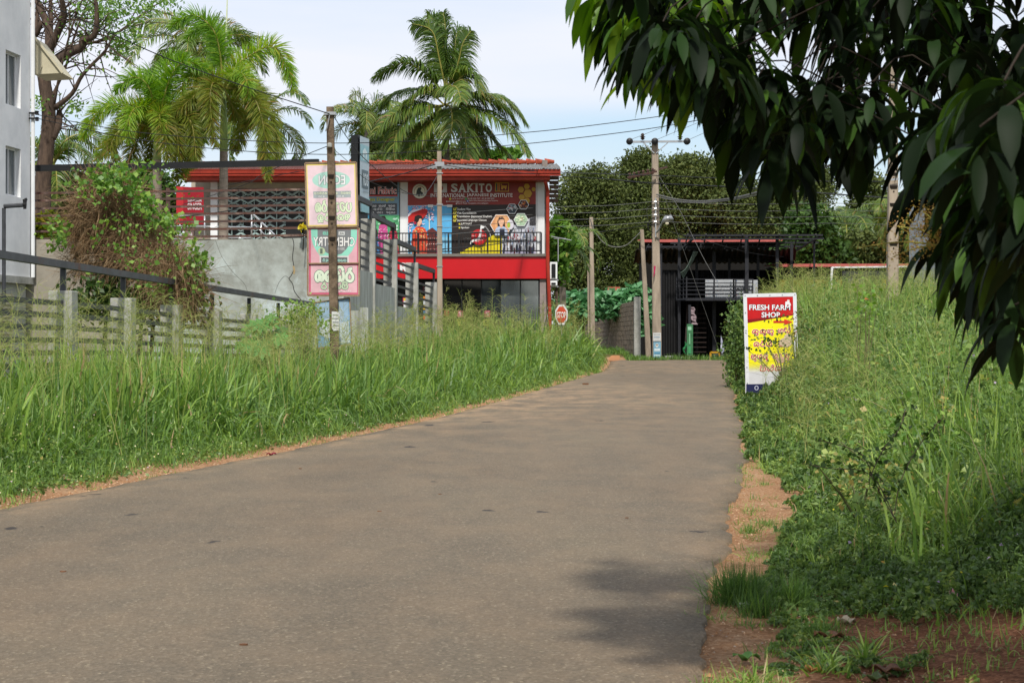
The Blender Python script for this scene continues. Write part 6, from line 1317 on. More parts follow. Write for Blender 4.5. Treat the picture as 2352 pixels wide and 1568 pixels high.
n2 = 4200; ii = rng.integers(0, n, n2); V, F, per = strips(pos[ii]+rng.normal(0, .1, (n2, 3)), nrm(rng.normal(0, 1, (n2, 3))), rdir(n2), rng.uniform(.2, .6, n2), .006, ([0, 1], [1, .5]), rng.uniform(-.6, 2.2, n2), 6); acc.put(V, F, per, rng.random(n2))
acc.build('dry_stems', LM_stem, vb)
acc = Acc()
def leafclump(cx0, cy0, rx, ry, k, dyy=0, sz=.085):
    c = np.array([np.array(W(cx0+random.gauss(0, rx), cy0+random.gauss(0, ry), 32.2+dyy+random.uniform(-.6, .3))) for _ in range(k)])
    p = np.repeat(c, 7, 0)+rng.normal(0, .1, (k*7, 3)); V, F, per = cards(p, rng.uniform(.7, 1.3, len(p))*sz, .7, 1.15); acc.put(V, F, per, np.clip(rng.normal(.55, .25, len(p)), 0, 1))
leafclump(262, 412, 30, 14, 46, -.3); leafclump(290, 500, 60, 60, 18, -.9, .05); leafclump(380, 620, 40, 50, 14, -1.5, .05); leafclump(225, 415, 26, 10, 14, 0); leafclump(315, 440, 14, 22, 18, -.4); leafclump(345, 480, 14, 12, 14, -.5); leafclump(380, 510, 16, 12, 16, -.3); leafclump(400, 560, 10, 40, 12, -.4); leafclump(440, 600, 16, 26, 26, -1); leafclump(135, 540, 10, 16, 16, .3); leafclump(455, 640, 8, 30, 14, -1.2)
leafclump(280, 520, 60, 60, 14, -1.2, .07); leafclump(390, 640, 40, 50, 10, -1.7); leafclump(215, 470, 24, 30, 5, -.6)
acc.build('green_leaves', LM_bright, vb, smooth=False)
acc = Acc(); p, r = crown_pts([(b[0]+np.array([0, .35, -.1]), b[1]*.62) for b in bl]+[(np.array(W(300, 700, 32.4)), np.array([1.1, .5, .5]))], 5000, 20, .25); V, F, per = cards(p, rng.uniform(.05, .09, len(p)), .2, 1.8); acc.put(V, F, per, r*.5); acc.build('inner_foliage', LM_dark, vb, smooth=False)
mb = MB()
for k in range(7): b = W(230+k*28, 760, 32.4); b.z = 0; q = W(230+k*26, 560, 32.4); mb.tube([b, b.lerp(q, .5)+Vector((.1, 0, 0)), q], [.05, .035, .02], 6)
mb.build('woody_stems', M_bark, vb)
# ------------------------------------------------------------------ grass and weeds on both verges
_T = np.random.default_rng(99).random((256, 256))*2-1
def vn(x, y):
    xi = np.floor(x).astype(int); yi = np.floor(y).astype(int); fx = x-xi; fy = y-yi; fx = fx*fx*(3-2*fx); fy = fy*fy*(3-2*fy)
    t = lambda a, b: _T[a % 256, b % 256]
    return (t(xi, yi)*(1-fx)+t(xi+1, yi)*fx)*(1-fy)+(t(xi, yi+1)*(1-fx)+t(xi+1, yi+1)*fx)*fy
def fbm(X, Y, s, seed=0.0):
    """smooth value noise, about -1..1"""
    X = np.asarray(X, float); Y = np.asarray(Y, float); k = seed*17.3
    return 1.1*(.65*vn(X*s+k, Y*s+k*.7)+.35*vn(X*s*2.3+k*1.3+5, Y*s*2.3-k))
def pick(n, side, y0, y1, dmax, pw=1.35):
    """positions on a verge, denser near the camera"""
    u = rng.random(n); pw = pw+1e-4; Y = (y0**(1-pw)+(y1**(1-pw)-y0**(1-pw))*u)**(1/(1-pw)); dm = dmax(Y); d = rng.random(n)*dm
    X = np.where(side < 0, Le(Y)-d, Re(Y)+d); return X, Y, d
def ldm(Y): return np.where(Y < 44, np.minimum(Le(Y)-fX(Y)-.25, .32*Y+Le(Y)+.8), np.where(Y < 60, Le(Y)-aX(Y)-.1, np.minimum(Le(Y)+3.5, 8)))
def blades(acc, X, Y, h, w, lean=(.05, .5), droop=(.2, 1.6), c0=.45, segs=5, prof=BLADE):
    n = len(X); base = np.stack([X, Y, gz(X, Y)-.02], 1); az = rng.uniform(0, 2*PI, n); le = rng.uniform(*lean, n)
    d0 = np.stack([np.cos(az)*np.sin(le), np.sin(az)*np.sin(le), np.cos(le)], 1); side = np.stack([-np.sin(az), np.cos(az), np.zeros(n)], 1)+rng.normal(0, .5, (n, 3))
    V, F, per = strips(base, d0, side, h, w, prof, rng.uniform(*droop, n), segs); acc.put(V, F, per, np.clip(rng.normal(c0, .2, n)+.12*fbm(X, Y, .9), 0, 1))
def tussock(X, Y, k, r):   # turn single roots into tufts
    return np.repeat(X, k)+rng.normal(0, 1, len(X)*k)*np.repeat(np.broadcast_to(r, X.shape), k), np.repeat(Y, k)+rng.normal(0, 1, len(X)*k)*np.repeat(np.broadcast_to(r, X.shape), k)
def panicles(acc, accS, X, Y, h, spread=.28, nb=16, wst=.006):
    n = len(X); base = np.stack([X, Y, gz(X, Y)], 1); az = rng.uniform(0, 2*PI, n); le = rng.uniform(.02, .3, n)
    d0 = np.stack([np.cos(az)*np.sin(le), np.sin(az)*np.sin(le), np.cos(le)], 1); segs = 6; dr_ = rng.uniform(.1, .5, n)
    V, F, per = strips(base, d0, rdir(n), h, wst*np.maximum(1, Y/28), ([0, 1], [1, .5]), dr_, segs); accS.put(V, F, per, rng.uniform(.2, .9, n))
    C = V.reshape(n, segs+1, 2, 3).mean(2); sp = (spread*rng.uniform(.6, 1.2, n))
    for j in range(nb):
        t = 1-.36*rng.random(n)**1.2; f = t*segs; i0 = np.minimum(f.astype(int), segs-1); fr = (f-i0)[:, None]; p = C[np.arange(n), i0]*(1-fr)+C[np.arange(n), i0+1]*fr
        a = rng.uniform(0, 2*PI, n); d = np.stack([np.cos(a), np.sin(a), rng.uniform(.3, 1.4, n)], 1)
        V2, F2, per2 = strips(p, d, rdir(n), sp*(1.25-t)*1.6+.04, .0032*np.maximum(1, Y/22), ([0, 1], [1, .7]), rng.uniform(.2, 1.4, n), 3); acc.put(V2, F2, per2, rng.random(n))
def leaflets(acc, X, Y, z, sz, up=.7, el=1.6, c0=.5):
    V, F, per = cards(np.stack([X, Y, z], 1), sz, up, el); acc.put(V, F, per, np.clip(rng.normal(c0, .2, len(X))+.15*fbm(X, Y, 1.1, 2), 0, 1))

# left verge: tall guinea grass
acc = Acc(); accS = Acc(); accP = Acc(); accW = Acc()
X, Y, d = pick(9500, -1, 12, 92, ldm, 1.15); 
hm = .16+(.78+.2*fbm(X, Y, .33, 8))*ss((d-.22)/np.interp(Y, [12, 18, 24, 30], [2.4, 1.7, 1.0, .9]))+.17*fbm(X, Y, 1.3, 3); hm *= np.where(Y > 50, 1.05, 1)*np.interp(Y, [12, 17, 24, 60, 66, 84, 92], [.72, .78, .82, .95, 1.3, 1.25, .8])*(1+.22*fbm(X, Y, .6, 21))*np.where((Y > 29) & (Y < 38) & (d > 1.5), 1.15, 1)
keep = (d > .42+.34*fbm(X, Y, 1.6, 1)) & (hm > .12); X, Y, d, hm = X[keep], Y[keep], d[keep], hm[keep]
k = 7; X2, Y2 = tussock(X, Y, k, .07); h2 = np.repeat(hm, k)*rng.uniform(.55, 1.1, len(X2)); dd_ = Le(Y2)-X2; ok = dd_ > .12
wv_ = rng.uniform(.6, 1.25, len(h2))*np.interp(h2, [.1, .5, 1.2], [.011, .027, .042])*np.interp(Y2, [12, 30, 90], [.95, 1.0, 1.7])
blades(acc, X2[ok], Y2[ok], h2[ok]*1.22, wv_[ok], (.03, .75), (.3, 3.2), .45, 6)
# broad bright upright blades in the near part
X, Y, d = pick(1000, -1, 13, 30, ldm, 1.1); m_ = (d > 1.3) & (fbm(X, Y, .8, 4) > -.1); X, Y = tussock(X[m_], Y[m_], 4, .06); blades(acc, X, Y, rng.uniform(.65, 1.15, len(X)), .04, (.02, .35), (.05, .9), .72)
# short edge grass
X, Y, d = pick(26000, -1, 11, 90, lambda Y: np.minimum(1.1, 3+0*Y), 1.2); m_ = d > .22+.25*rng.random(len(X))+.22*fbm(X, Y, 2.0); blades(acc, X[m_], Y[m_], rng.uniform(.06, .24, m_.sum()), .007*np.maximum(1, Y[m_]/16), (.1, .9), (.2, 1.2), .5, 3)
acc.build('grass_left', LM_grass).name = 'tall_grass'
o = bpy.data.objects['tall_grass']; tag(o, 'tall green guinea grass filling the left verge', 'grass', kind='stuff')
X, Y, d = pick(1150, -1, 14, 90, ldm, 1.1); m_ = d > .7; hh = (rng.uniform(1.15, 1.75, len(X))*np.interp(Y, [14, 60, 66, 90], [1, 1, 1.45, 1.2])*np.clip(.6+d/2.4, 0, 1))[m_]; panicles(accP, accP, X[m_], Y[m_], hh, .34, 17)
o = accP.build('seed_heads', LM_seed); tag(o, 'airy pale seed heads above the left grass', 'seed heads', kind='stuff')
X, Y, d = pick(13000, -1, 12, 50, lambda Y: np.minimum(2.4, ldm(Y)), 1.6); hs_ = .04+.42*ss((d-.3)/1.5)*(.7+.5*fbm(X, Y, 1.6, 3)); m_ = (hs_ > .04) & (d > .3) & (fbm(X, Y, 1.3, 5) > -.3)
X, Y, hs_ = X[m_], Y[m_], hs_[m_]; X2, Y2 = tussock(X, Y, 6, .07); z = gz(X2, Y2)+np.repeat(hs_, 6)*rng.uniform(.4, 1.15, len(X2)); leaflets(accW, X2, Y2, z, rng.uniform(.014, .034, len(X2))*np.maximum(1, Y2/24))
o = accW.build('weeds', LM_weed, smooth=False); tag(o, 'low leafy weeds along the left road edge', 'weeds', kind='stuff')
# tiny yellow/white flowers left
X, Y, d = pick(520, -1, 13, 30, lambda Y: np.minimum(2.0, ldm(Y)), 1.4); z = gz(X, Y)+.12+.45*ss(d/1.4)*rng.uniform(.7, 1.1, len(X)); accW = Acc(); V, F, per = cards(np.stack([X, Y, z], 1), .018, 1, 1.0); accW.put(V, F, per, rng.random(len(X)))
o = accW.build('small_flowers', leafmat('pale_flower', [(0, 'd8d4b8'), (.6, 'd8c884'), (1, 'c8a8c0')], .3), smooth=False); tag(o, 'tiny pale flowers scattered in the left weeds', 'flowers', kind='stuff')

# right verge: leafy bank with thin grass, seed heads
def rdm(Y): return np.where(Y < 20, .17*Y+1.0, np.where(Y < 50, np.minimum(.26*Y-.6, 9), 8.5))
acc = Acc(); accP = Acc(); accW = Acc()
hR = lambda X, Y, d: (.10+.62*ss((d-.5-.3*fbm(X, Y, 1.2, 7))/1.5))*np.interp(Y, [6, 9.5, 14, 20, 30, 36, 42, 60, 90], [.12, .42, .95, 1.15, 1.2, .8, 1.1, 1.5, 1.25])*(1+.28*fbm(X, Y, .8, 6)+.22*fbm(X, Y, 2.6, 1))
def redge(X, Y, d):  # bare orange shoulder strip between 12 and 19 m, bare earth near the mango tree
    bare = .10+.2*ss((20-Y)/3)+.1*fbm(X, Y, 2.4, 9)+.26*np.exp(-((Y-14.8)/2.6)**2)+.12*fbm(X, Y, 5, 4); return d > bare
def domeplants(acc, X, Y, h, r, k, sz, el, c0):
    n = len(X); rho = np.sqrt(rng.random((n, k))); a = rng.uniform(0, 2*PI, (n, k)); lift = (1-.55*rho**2)*(.25+.75*rng.random((n, k))**.6)
    x = X[:, None]+rho*np.cos(a)*r[:, None]; y = Y[:, None]+rho*np.sin(a)*r[:, None]; z = gz(x, y)+h[:, None]*lift
    dn = np.sqrt(lift)
    V, F, per = cards(np.stack([x, y, z], -1).reshape(-1, 3), (sz[:, None]*rng.uniform(.6, 1.3, (n, k))).ravel(), .75, np.repeat(el, k)[:, None]); acc.put(V, F, per, np.clip((c0[:, None]+rng.normal(0, .13, (n, k))).ravel(), 0, 1))
def plants(n, y0, y1, pw, k, hs, rs, szk, els):
    X, Y, d = pick(n, 1, y0, y1, rdm, pw); m_ = redge(X, Y, d) & ((Y > 8.9) | (fbm(X, Y, 2.6, 2) > .08)); X, Y, d = X[m_], Y[m_], d[m_]; h = hR(X, Y, d)*rng.uniform(*hs, len(X))
    domeplants(accW, X, Y, h, rng.uniform(*rs, len(X))*np.interp(Y, [8, 15, 90], [.6, 1, 2.4])*np.clip(h*2, .35, 1), k, np.interp(Y, [7, 12, 25, 90], [.013, .022, .036, .1])*szk, np.full(len(X), els)*rng.uniform(.8, 1.2, len(X)), np.clip(.45+.22*fbm(X, Y, .9, 2)+rng.normal(0, .14, len(X)), .02, .98))
plants(7500, 7, 92, 1.25, 40, (.45, 1.05), (.1, .22), 1.0, 1.7)
plants(3600, 9, 92, 1.15, 70, (.9, 1.7), (.1, .24), .8, 2.6)
plants(2100, 8, 60, 1.3, 26, (.7, 1.3), (.12, .26), 1.7, 1.2)
# larger round creeper leaves
X, Y, d = pick(1500, 1, 10, 40, rdm, 1.3); m_ = (d > 1) & (fbm(X, Y, 1.0, 11) > .05); X, Y, d = X[m_], Y[m_], d[m_]; X2, Y2 = tussock(X, Y, 5, .12); z = gz(X2, Y2)+np.repeat(hR(X, Y, d), 5)*rng.uniform(.85, 1.2, len(X2)); leaflets(accW, X2, Y2, z, rng.uniform(.05, .085, len(X2)), 1.0, 1.15, .62)
o = accW.build('bank_weeds', LM_weed, smooth=False); tag(o, 'dense leafy weeds covering the right bank', 'weeds', kind='stuff')
X, Y, d = pick(36000, 1, 7.2, 92, rdm, 1.25); m_ = redge(X, Y, d) & ((Y > 10) | (rng.random(len(X)) < .35)); X, Y, d = X[m_], Y[m_], d[m_]; h = hR(X, Y, d)*rng.uniform(.7, 1.9, len(X))*np.interp(Y, [7, 9, 11], [.35, .6, 1])+.035
blades(acc, X, Y, h, rng.uniform(.5, 1.3, len(X))*np.interp(Y, [7, 20, 90], [.007, .014, .03]), (.03, .6), (.1, 2.2), .62, 6)
# broad tall blades at far right
X, Y, d = pick(2600, 1, 10, 30, lambda Y: .17*Y+1.3, 1.0); m_ = (d > .07*Y+.2+.5*rng.random(len(X))) & (fbm(X, Y, .9, 13) > -.25); X2, Y2 = tussock(X[m_], Y[m_], 4, .05); blades(acc, X2, Y2, rng.uniform(.45, 1.1, len(X2)), .017, (.03, .5), (.1, 2.0), .58)
# upright sheaves around the grass behind the shop sign
X, Y, d = pick(4200, 1, 42, 92, lambda Y: 7+0*Y, .9); m_ = (d > .7) & (fbm(X, Y, .5, 12) > -.3); X2, Y2 = tussock(X[m_], Y[m_], 5, .1); blades(acc, X2, Y2, rng.uniform(.7, 1.8, len(X2)), .03, (.03, .6), (.1, 2.0), .5)
o = acc.build('bank_grass', LM_grass); tag(o, 'thin upright grass growing through the right bank weeds', 'grass', kind='stuff')
X, Y, d = pick(2300, 1, 14, 92, rdm, .1); m_ = (d > .5) & ((Y > 42) | (rng.random(len(X)) < .4)); X, Y, d = X[m_], Y[m_], d[m_]; hh = rng.uniform(.9, 1.5, len(X))*np.interp(Y, [14, 25, 40, 60, 90], [.75, 1, 1.15, 1.7, 1.5])*np.clip(.55+d/3, 0, 1); panicles(accP, accP, X, Y, hh, .36, 17)
o = accP.build('bank_seed_heads', LM_seed); tag(o, 'hazy straw coloured seed heads over the right bank', 'seed heads', kind='stuff')
X, Y, d = pick(420, 1, 9, 34, rdm, 1.2); m_ = d > .6; X, Y, d = X[m_], Y[m_], d[m_]; z = gz(X, Y)+hR(X, Y, d)*rng.uniform(.8, 1.15, len(X)); a_ = Acc(); V, F, per = cards(np.stack([X, Y, z], 1), rng.uniform(.012, .03, len(X)), 1, 1.1); a_.put(V, F, per, rng.random(len(X)))
o = a_.build('bank_flowers', leafmat('mauve_yellow_flower', [(0, 'b89cc4'), (.5, 'c4b0cc'), (.7, 'cfc83c'), (.95, 'd0c438'), (1, 'b8683c')], .3), smooth=False); tag(o, 'small mauve and yellow flowers in the right bank', 'flowers', kind='stuff')
# grass beyond the junction, on the bank below the block wall
acc = Acc(); n = 16000; X = rng.uniform(-2, 7.6, n); Y = rng.uniform(89.5, 97.5, n); m_ = ~((X > 4.55) & (X < 5.75) & (Y < 95.2)); blades(acc, X[m_], Y[m_], rng.uniform(.1, .4, m_.sum()), .035, (.1, .7), (.2, 1.2), .35, 3)
X = rng.uniform(7.8, 12, 2500); Y = rng.uniform(91, 94, 2500); blades(acc, X, Y, rng.uniform(.1, .5, 2500)*np.interp(X, [7.8, 12], [1, .8]), .03, (.1, .7), (.2, 1.2), .3, 3)
o = acc.build('junction_grass', LM_grass); tag(o, 'short grass on the bank below the block wall', 'grass', kind='stuff')
# little tufts creeping over the broken asphalt edge
acc = Acc()
for sgn in (-1, 1):
    n = 420; Y = 7+60*rng.random(n)**1.8; d = rng.uniform(-.06, .35, n); X = np.where(sgn > 0, Re(Y)+d, Le(Y)-d); m_ = fbm(X, Y, 1.7, 6+sgn) > -.1; X2, Y2 = tussock(X[m_], Y[m_], 16, .025); blades(acc, X2, Y2, rng.uniform(.04, .13, len(X2))*np.maximum(1, Y2/25), .004*np.maximum(1, Y2/16), (.2, 1.1), (.3, 1.6), .5, 4)
o = acc.build('edge_grass', LM_grass); tag(o, 'small sprigs of grass creeping over both asphalt edges', 'grass', kind='stuff')
# gravel and crumbs on the shoulders
n = 15000; Y = np.clip(60*(rng.random(n)**2.2)+6.6, 6.6, 60); side = rng.random(n) < .5
dd_ = np.abs(rng.normal(0, .22, n)); X = np.where(side, Le(Y)-dd_+.03, Re(Y)+dd_*np.where(Y < 12, 3, 1)-.02); s_ = rng.uniform(.003, .009, n)*np.where(rng.random(n) < .02, 2.4, 1)*np.where(side, 1.25, .8)
oc_ = np.array([[1, 0, 0], [0, 1, 0], [-1, 0, 0], [0, -1, 0], [.1, .1, .75], [0, 0, -.6]]); V = (np.stack([X, Y, gz(X, Y)+.006], 1)[:, None, :]+oc_[None]*s_[:, None, None]*rng.uniform(.6, 1.4, (n, 6, 3)))
fi = np.array([[0, 1, 4, 4], [1, 2, 4, 4], [2, 3, 4, 4], [3, 0, 4, 4]])[:, :3]; F = (np.arange(n)[:, None, None]*6+fi[None]).reshape(-1, 3)
o = np_mesh('gravel', V.reshape(-1, 3), F, leafmat('gravel_stone', [(0, '7d4d30'), (.5, 'a67e58'), (.9, 'c2a484'), (1, '8d857c')], 0, .95, .1), np.repeat(rng.random(n), 6), smooth=False); tag(o, 'loose orange gravel along the road edges', 'gravel', kind='stuff')

# ------------------------------------------------------------------ single plants
def clumpgrass(px, py, n, h, w, r, label, c0=.4, lean=(.05, .8), droop=(.1, 1.0), lm=LM_grass):
    Y = 5670/(py-765); X = (px-CX)*Y/S; a = Acc(); xs = X+rng.normal(0, r, n); ysn = Y+rng.normal(0, r, n); blades(a, xs, ysn, rng.uniform(.5, 1.05, n)*h, w, lean, droop, c0)
    o = a.build('grass_tuft', lm); tag(o, label, 'grass tuft', 'grass tufts on the right shoulder')
clumpgrass(1695, 1372, 800, .28, .0045, .06, 'largest dense grass tuft leaning over the road edge', .15, (.05, .9), (.1, .9))
clumpgrass(1740, 1395, 260, .19, .004, .04, 'smaller tuft joined to the right of the largest tuft', .2)
clumpgrass(1822, 1372, 260, .22, .0045, .05, 'medium grass tuft right of the largest tuft', .3)
clumpgrass(1722, 1212, 110, .13, .004, .03, 'lone grass tuft on the bare orange strip', .45)
clumpgrass(1850, 1270, 140, .22, .004, .05, 'upright grass tuft further up by the weeds', .4)
clumpgrass(1890, 1440, 120, .16, .004, .05, 'low tuft behind the dry leaves', .3)
clumpgrass(1730, 1548, 70, .17, .006, .035, 'light green tuft at the bottom near the asphalt', .7, (.2, 1.1), (.4, 1.6))
clumpgrass(1900, 1530, 60, .24, .012, .05, 'wide bladed grass tuft sprawling at the bottom right', .6, (.3, 1.2), (.3, 1.5))
clumpgrass(1990, 1500, 60, .22, .011, .02, 'second wide bladed tuft right of the sprawling one', .6, (.3, 1.2), (.3, 1.4))
clumpgrass(1800, 1480, 90, .1, .005, .06, 'thin low tuft between the dry leaves and the asphalt', .4)
clumpgrass(1770, 1195, 90, .1, .004, .05, 'small tuft on the inner edge of the orange strip', .4)
# castor plant and climbing bush in the left grass
def lobed(acc, c, n_, R_, nvec, r):   # star leaf of n_ lobes
    c = np.array(c); nv_ = nrm(np.array(nvec)[None])[0]; a = nrm(np.cross(nv_, [0.3, .9, .1])[None])[0]; b = np.cross(nv_, a); vs = []; fs = []
    for k in range(n_):
        t = 2*PI*k/n_; d1 = a*math.cos(t)+b*math.sin(t); s1 = -a*math.sin(t)+b*math.cos(t); q = len(vs); w = R_*.2
        vs += [c, c+d1*R_*.55+s1*w-nv_*R_*.03, c+d1*R_-nv_*R_*.18, c+d1*R_*.55-s1*w-nv_*R_*.03]; fs.append([q, q+1, q+2, q+3])
    acc.put(np.array(vs), np.array(fs), 1, np.full(len(vs), r))
cp = thing('castor_plant', W(585, 900, 30), 'young castor plant with star shaped leaves in the left grass', 'plant'); acc = Acc(); mb = MB(); b = W(585, 830, 30); b.z = .15
for k in range(15):
    x = 575+random.uniform(-45, 70); y = 738+random.uniform(-10, 70); Yk = 30+random.uniform(-.6, .6); c = W(x, y, Yk); lobed(acc, c, 8, random.uniform(.16, .26), (random.uniform(-.4, .4), -.7, .8), random.uniform(.2, 1)); mb.tube([b, b.lerp(c, .6)+Vector((0, 0, .1)), c], [.018, .012, .006], 5)
acc.build('leaves', leafmat('castor_leaf', [(0, '36602a'), (1, '568440')], .15), cp, smooth=False); mb.build('stems', mat('green_stem', '6a8a44', .6, .1, 4), cp)
def leafy(name, label, cat, cen, Y, px, rx, py, ry, k, sz, lm, c0=.6, per_=6, up=.7, stems=8, group=None):
    t = thing(name, (W(cen, 0, Y).x, Y, gzf(W(cen, 0, Y).x, Y)), label, cat, group); acc = Acc(); mb = MB()
    c = np.array([np.array(W(px+random.gauss(0, rx), py+random.gauss(0, ry), Y+random.uniform(-.35, .35))) for _ in range(k)]); p = np.repeat(c, per_, 0)+rng.normal(0, sz*1.3, (k*per_, 3)); V, F, per = cards(p, rng.uniform(.7, 1.3, len(p))*sz, up, 1.2); acc.put(V, F, per, np.clip(rng.normal(c0, .22, len(p)), 0, 1)); acc.build('leaves', lm, t, smooth=False)
    g = Vector(t.location)
    for i in range(min(stems, k)): e = Vector(c[i*max(1, k//stems)]); mb.tube([g, g.lerp(e, .55)+Vector((random.uniform(-.05, .05), 0, .05)), e], [.012, .009, .004], 5)
    mb.build('stems', mat('green_brown_stem', '5d5f3a', .7, .1, 4), t); return t
leafy('climbing_shrub', 'bright round leaved shrub beside the foot of the notched pole', 'shrub', 700, 34, 690, 34, 740, 26, 95, .06, LM_bright, .5, 6)
leafy('climbing_shrub', 'thin upright sprig topmost on the shrub by the notched pole', 'shrub', 690, 33.5, 695, 14, 700, 9, 14, .05, LM_bright, .85, 5)
leafy('broad_leaf_weed', 'dark leaved weed crossing the lower half of the farm shop sign', 'weed', 1800, 36.5, 1775, 30, 785, 24, 30, .055, LM_dark, .4, 5, .4)
leafy('broad_leaf_weed', 'reddish tipped weed rising at the right edge of the farm shop sign', 'weed', 1830, 37, 1825, 10, 750, 14, 10, .05, leafmat('reddish_leaf', [(0, '4f6a30'), (.6, '74783c'), (1, 'a05a3c')], .3), .6, 5, .4)
leafy('pea_vine', 'round leaved vine with yellow tinted leaves at the right middle', 'vine', 2120, 13, 2110, 60, 1015, 34, 60, .04, LM_bright, .55, 5, 1.0)
leafy('pea_vine', 'round leaved vine patch low in the right weeds', 'vine', 2000, 12, 2010, 60, 1090, 26, 40, .035, LM_weed, .8, 5, 1.0)
leafy('red_tipped_shrub', 'green shrub with orange red young leaves in front of the thick pole', 'shrub', 1985, 24, 1985, 12, 700, 22, 16, .05, leafmat('orange_tip', [(0, '5a8a34'), (.8, '7c9a3c'), (.92, 'c0582c'), (1, 'c86a38')], .3), .45, 5, .6)
leafy('roadside_bush', 'leafy green bush bulging over the road left of the farm shop sign', 'bush', 1690, 46, 1695, 14, 800, 50, 260, .06, LM_weed, .4, 9, .6)
# dark twiggy plant hanging in the right weeds
tw = thing('twiggy_plant', W(2060, 1200, 9.8), 'dark thin twig plant with small dark leaves leaning over the right weeds', 'plant'); mb = MB(); acc = Acc()
for pts in ([(2060, 1200), (2010, 1110), (1975, 1040), (1880, 1010)], [(2060, 1200), (2000, 1090), (1905, 1075), (1850, 1065)], [(2055, 1180), (2070, 1100), (2120, 1010), (2165, 960)], [(2000, 1090), (2030, 1030), (2065, 985), (2080, 940)]):
    sp = smooth_path([W(x, y, 9.8+.15*i) for i, (x, y) in enumerate(pts)], 5); mb.tube(sp, [.0028]*len(sp), 5)
    p = np.array([np.array(q) for q in sp[3:]]); p = np.repeat(p, 3, 0)+rng.normal(0, .02, (len(p)*3, 3)); V, F, per = cards(p, .026, .6, 1.7); acc.put(V, F, per, rng.random(len(p))*.5)
mb.build('twigs', M_bark, tw); acc.build('leaves', LM_dark, tw, smooth=False)

# litter and fallen leaves
def scrap(name, label, cat, px, py, w, h, m, Yo=None, rot=0.0, curl=.012, grp=None):
    Y = 5670/(py-765); X = (px-CX)*Y/S; L = w*Y/S; D = max(.02, h*Y/S*4); z = gzf(X, Y)+.012; vs = []; q = random.Random(int(px+py)); n = 6
    for i in range(n+1):
        t = i/n-.5; wd_ = D*.5*(1-(2*t)**2)**.5+.002
        for s_ in (-1, 0, 1): x = t*L; y = s_*wd_; vs.append((X+x*math.cos(rot)-y*math.sin(rot), Y+x*math.sin(rot)+y*math.cos(rot), z+curl*math.sin(i*1.9+s_)+q.uniform(0, curl)+(curl*1.2 if s_ else 0)))
    mb = MB(); mb.add(vs, [(3*i+j, 3*i+3+j, 3*i+4+j, 3*i+1+j) for i in range(n) for j in (0, 1)]); o = mb.build(name, m, smooth=True); tag(o, label, cat, grp); o.modifiers.new('s', 'SOLIDIFY').thickness = .002
M_dl = mat('dry_brown_leaf', '6d4a32', .8, .25, 30); M_pl = mat('pale_dry_leaf', 'b4a68c', .8, .15, 30); M_lit = mat('white_litter', 'c8c8c8', .6, .1, 20)
G = 'fallen leaves under the mango tree'
scrap('fallen_leaf', 'pale dry mango leaf lying on the weeds, highest of the fallen leaves', 'leaf', 1990, 1322, 42, 10, M_pl, grp=G)
scrap('fallen_leaf', 'long dark brown leaf in the shade right of the tufts', 'leaf', 1900, 1368, 58, 10, M_dl, rot=-.3, grp=G)
scrap('fallen_leaf', 'curled brown leaf at the right edge of the view', 'leaf', 2275, 1385, 60, 14, M_dl, rot=-.5, grp=G)
scrap('fallen_leaf', 'pale curled leaf pair by the bare earth', 'leaf', 1945, 1418, 46, 9, M_pl, rot=.2, grp=G)
scrap('fallen_leaf', 'dull brown leaf below the pale curled pair', 'leaf', 1905, 1452, 70, 10, M_dl, rot=-.1, grp=G)
scrap('fallen_leaf', 'green fallen leaf on earth near the asphalt', 'leaf', 1715, 1500, 64, 9, mat('green_fallen', '56803a', .6, .1, 20), grp=G)
scrap('fallen_leaf', 'big brown leaf at the bottom centre of the bare earth', 'leaf', 2040, 1530, 76, 14, M_dl, rot=-.4, grp=G)
scrap('fallen_leaf', 'orange brown leaf tip below the wide bladed grass', 'leaf', 1870, 1530, 26, 12, mat('orange_leaf', 'b8864c', .7, .15, 20), rot=.9, grp=G)
scrap('fallen_leaf', 'olive leaf lying at the lower right', 'leaf', 2010, 1548, 60, 10, mat('olive_leaf', '4a5a30', .7, .15, 20), grp=G)
scrap('litter_scrap', 'white scrap of plastic beside the largest tuft', 'litter', 1712, 1384, 26, 5, M_lit)
scrap('litter_scrap', 'crumpled white wrapper at the top of the orange strip', 'litter', 1790, 1050, 18, 7, M_lit, curl=.03)
scrap('litter_scrap', 'white and red wrapper in the right weeds', 'litter', 2190, 1396, 18, 12, mat('red_white_wrapper', 'c43a50', .4, .1, 40, c2='d0d0d4'), curl=.03)
scrap('litter_scrap', 'dark red wrapper at the left road edge', 'litter', 625, 1040, 26, 4, mat('dark_red_wrapper', '8c2438', .5, .1, 20))
G = 'dry leaves scattered on the asphalt'
for x, y, lb in ((872, 1180, 'brown leaf crumb on the asphalt in the middle of the view'), (690, 1080, 'small brown leaf on the asphalt near the left edge, farther one'), (1345, 884, 'dark twig lump on the far asphalt near the left grass'), (560, 1490, 'dark stain like leaf at the bottom left of the asphalt'), (145, 1320, 'small dark leaf on the asphalt at the left'), (1010, 1140, 'tiny leaf right of the middle crumb'), (1440, 1195, 'tiny brown leaf towards the right side of the asphalt')):
    Y = 5670/(y-765); X = (x-CX)*Y/S; mb = MB(); q = random.Random(x); L = .02 if y > 900 else .14
    pts = [(X+L*math.cos(a)*q.uniform(.5, 1), Y+L*math.sin(a)*q.uniform(.4, .9)) for a in [k*PI/4 for k in range(8)]]; mb.plan(pts, .018, .024 if y > 900 else .05); tag(mb.build('dry_leaf', M_dl), lb, 'leaf', G)
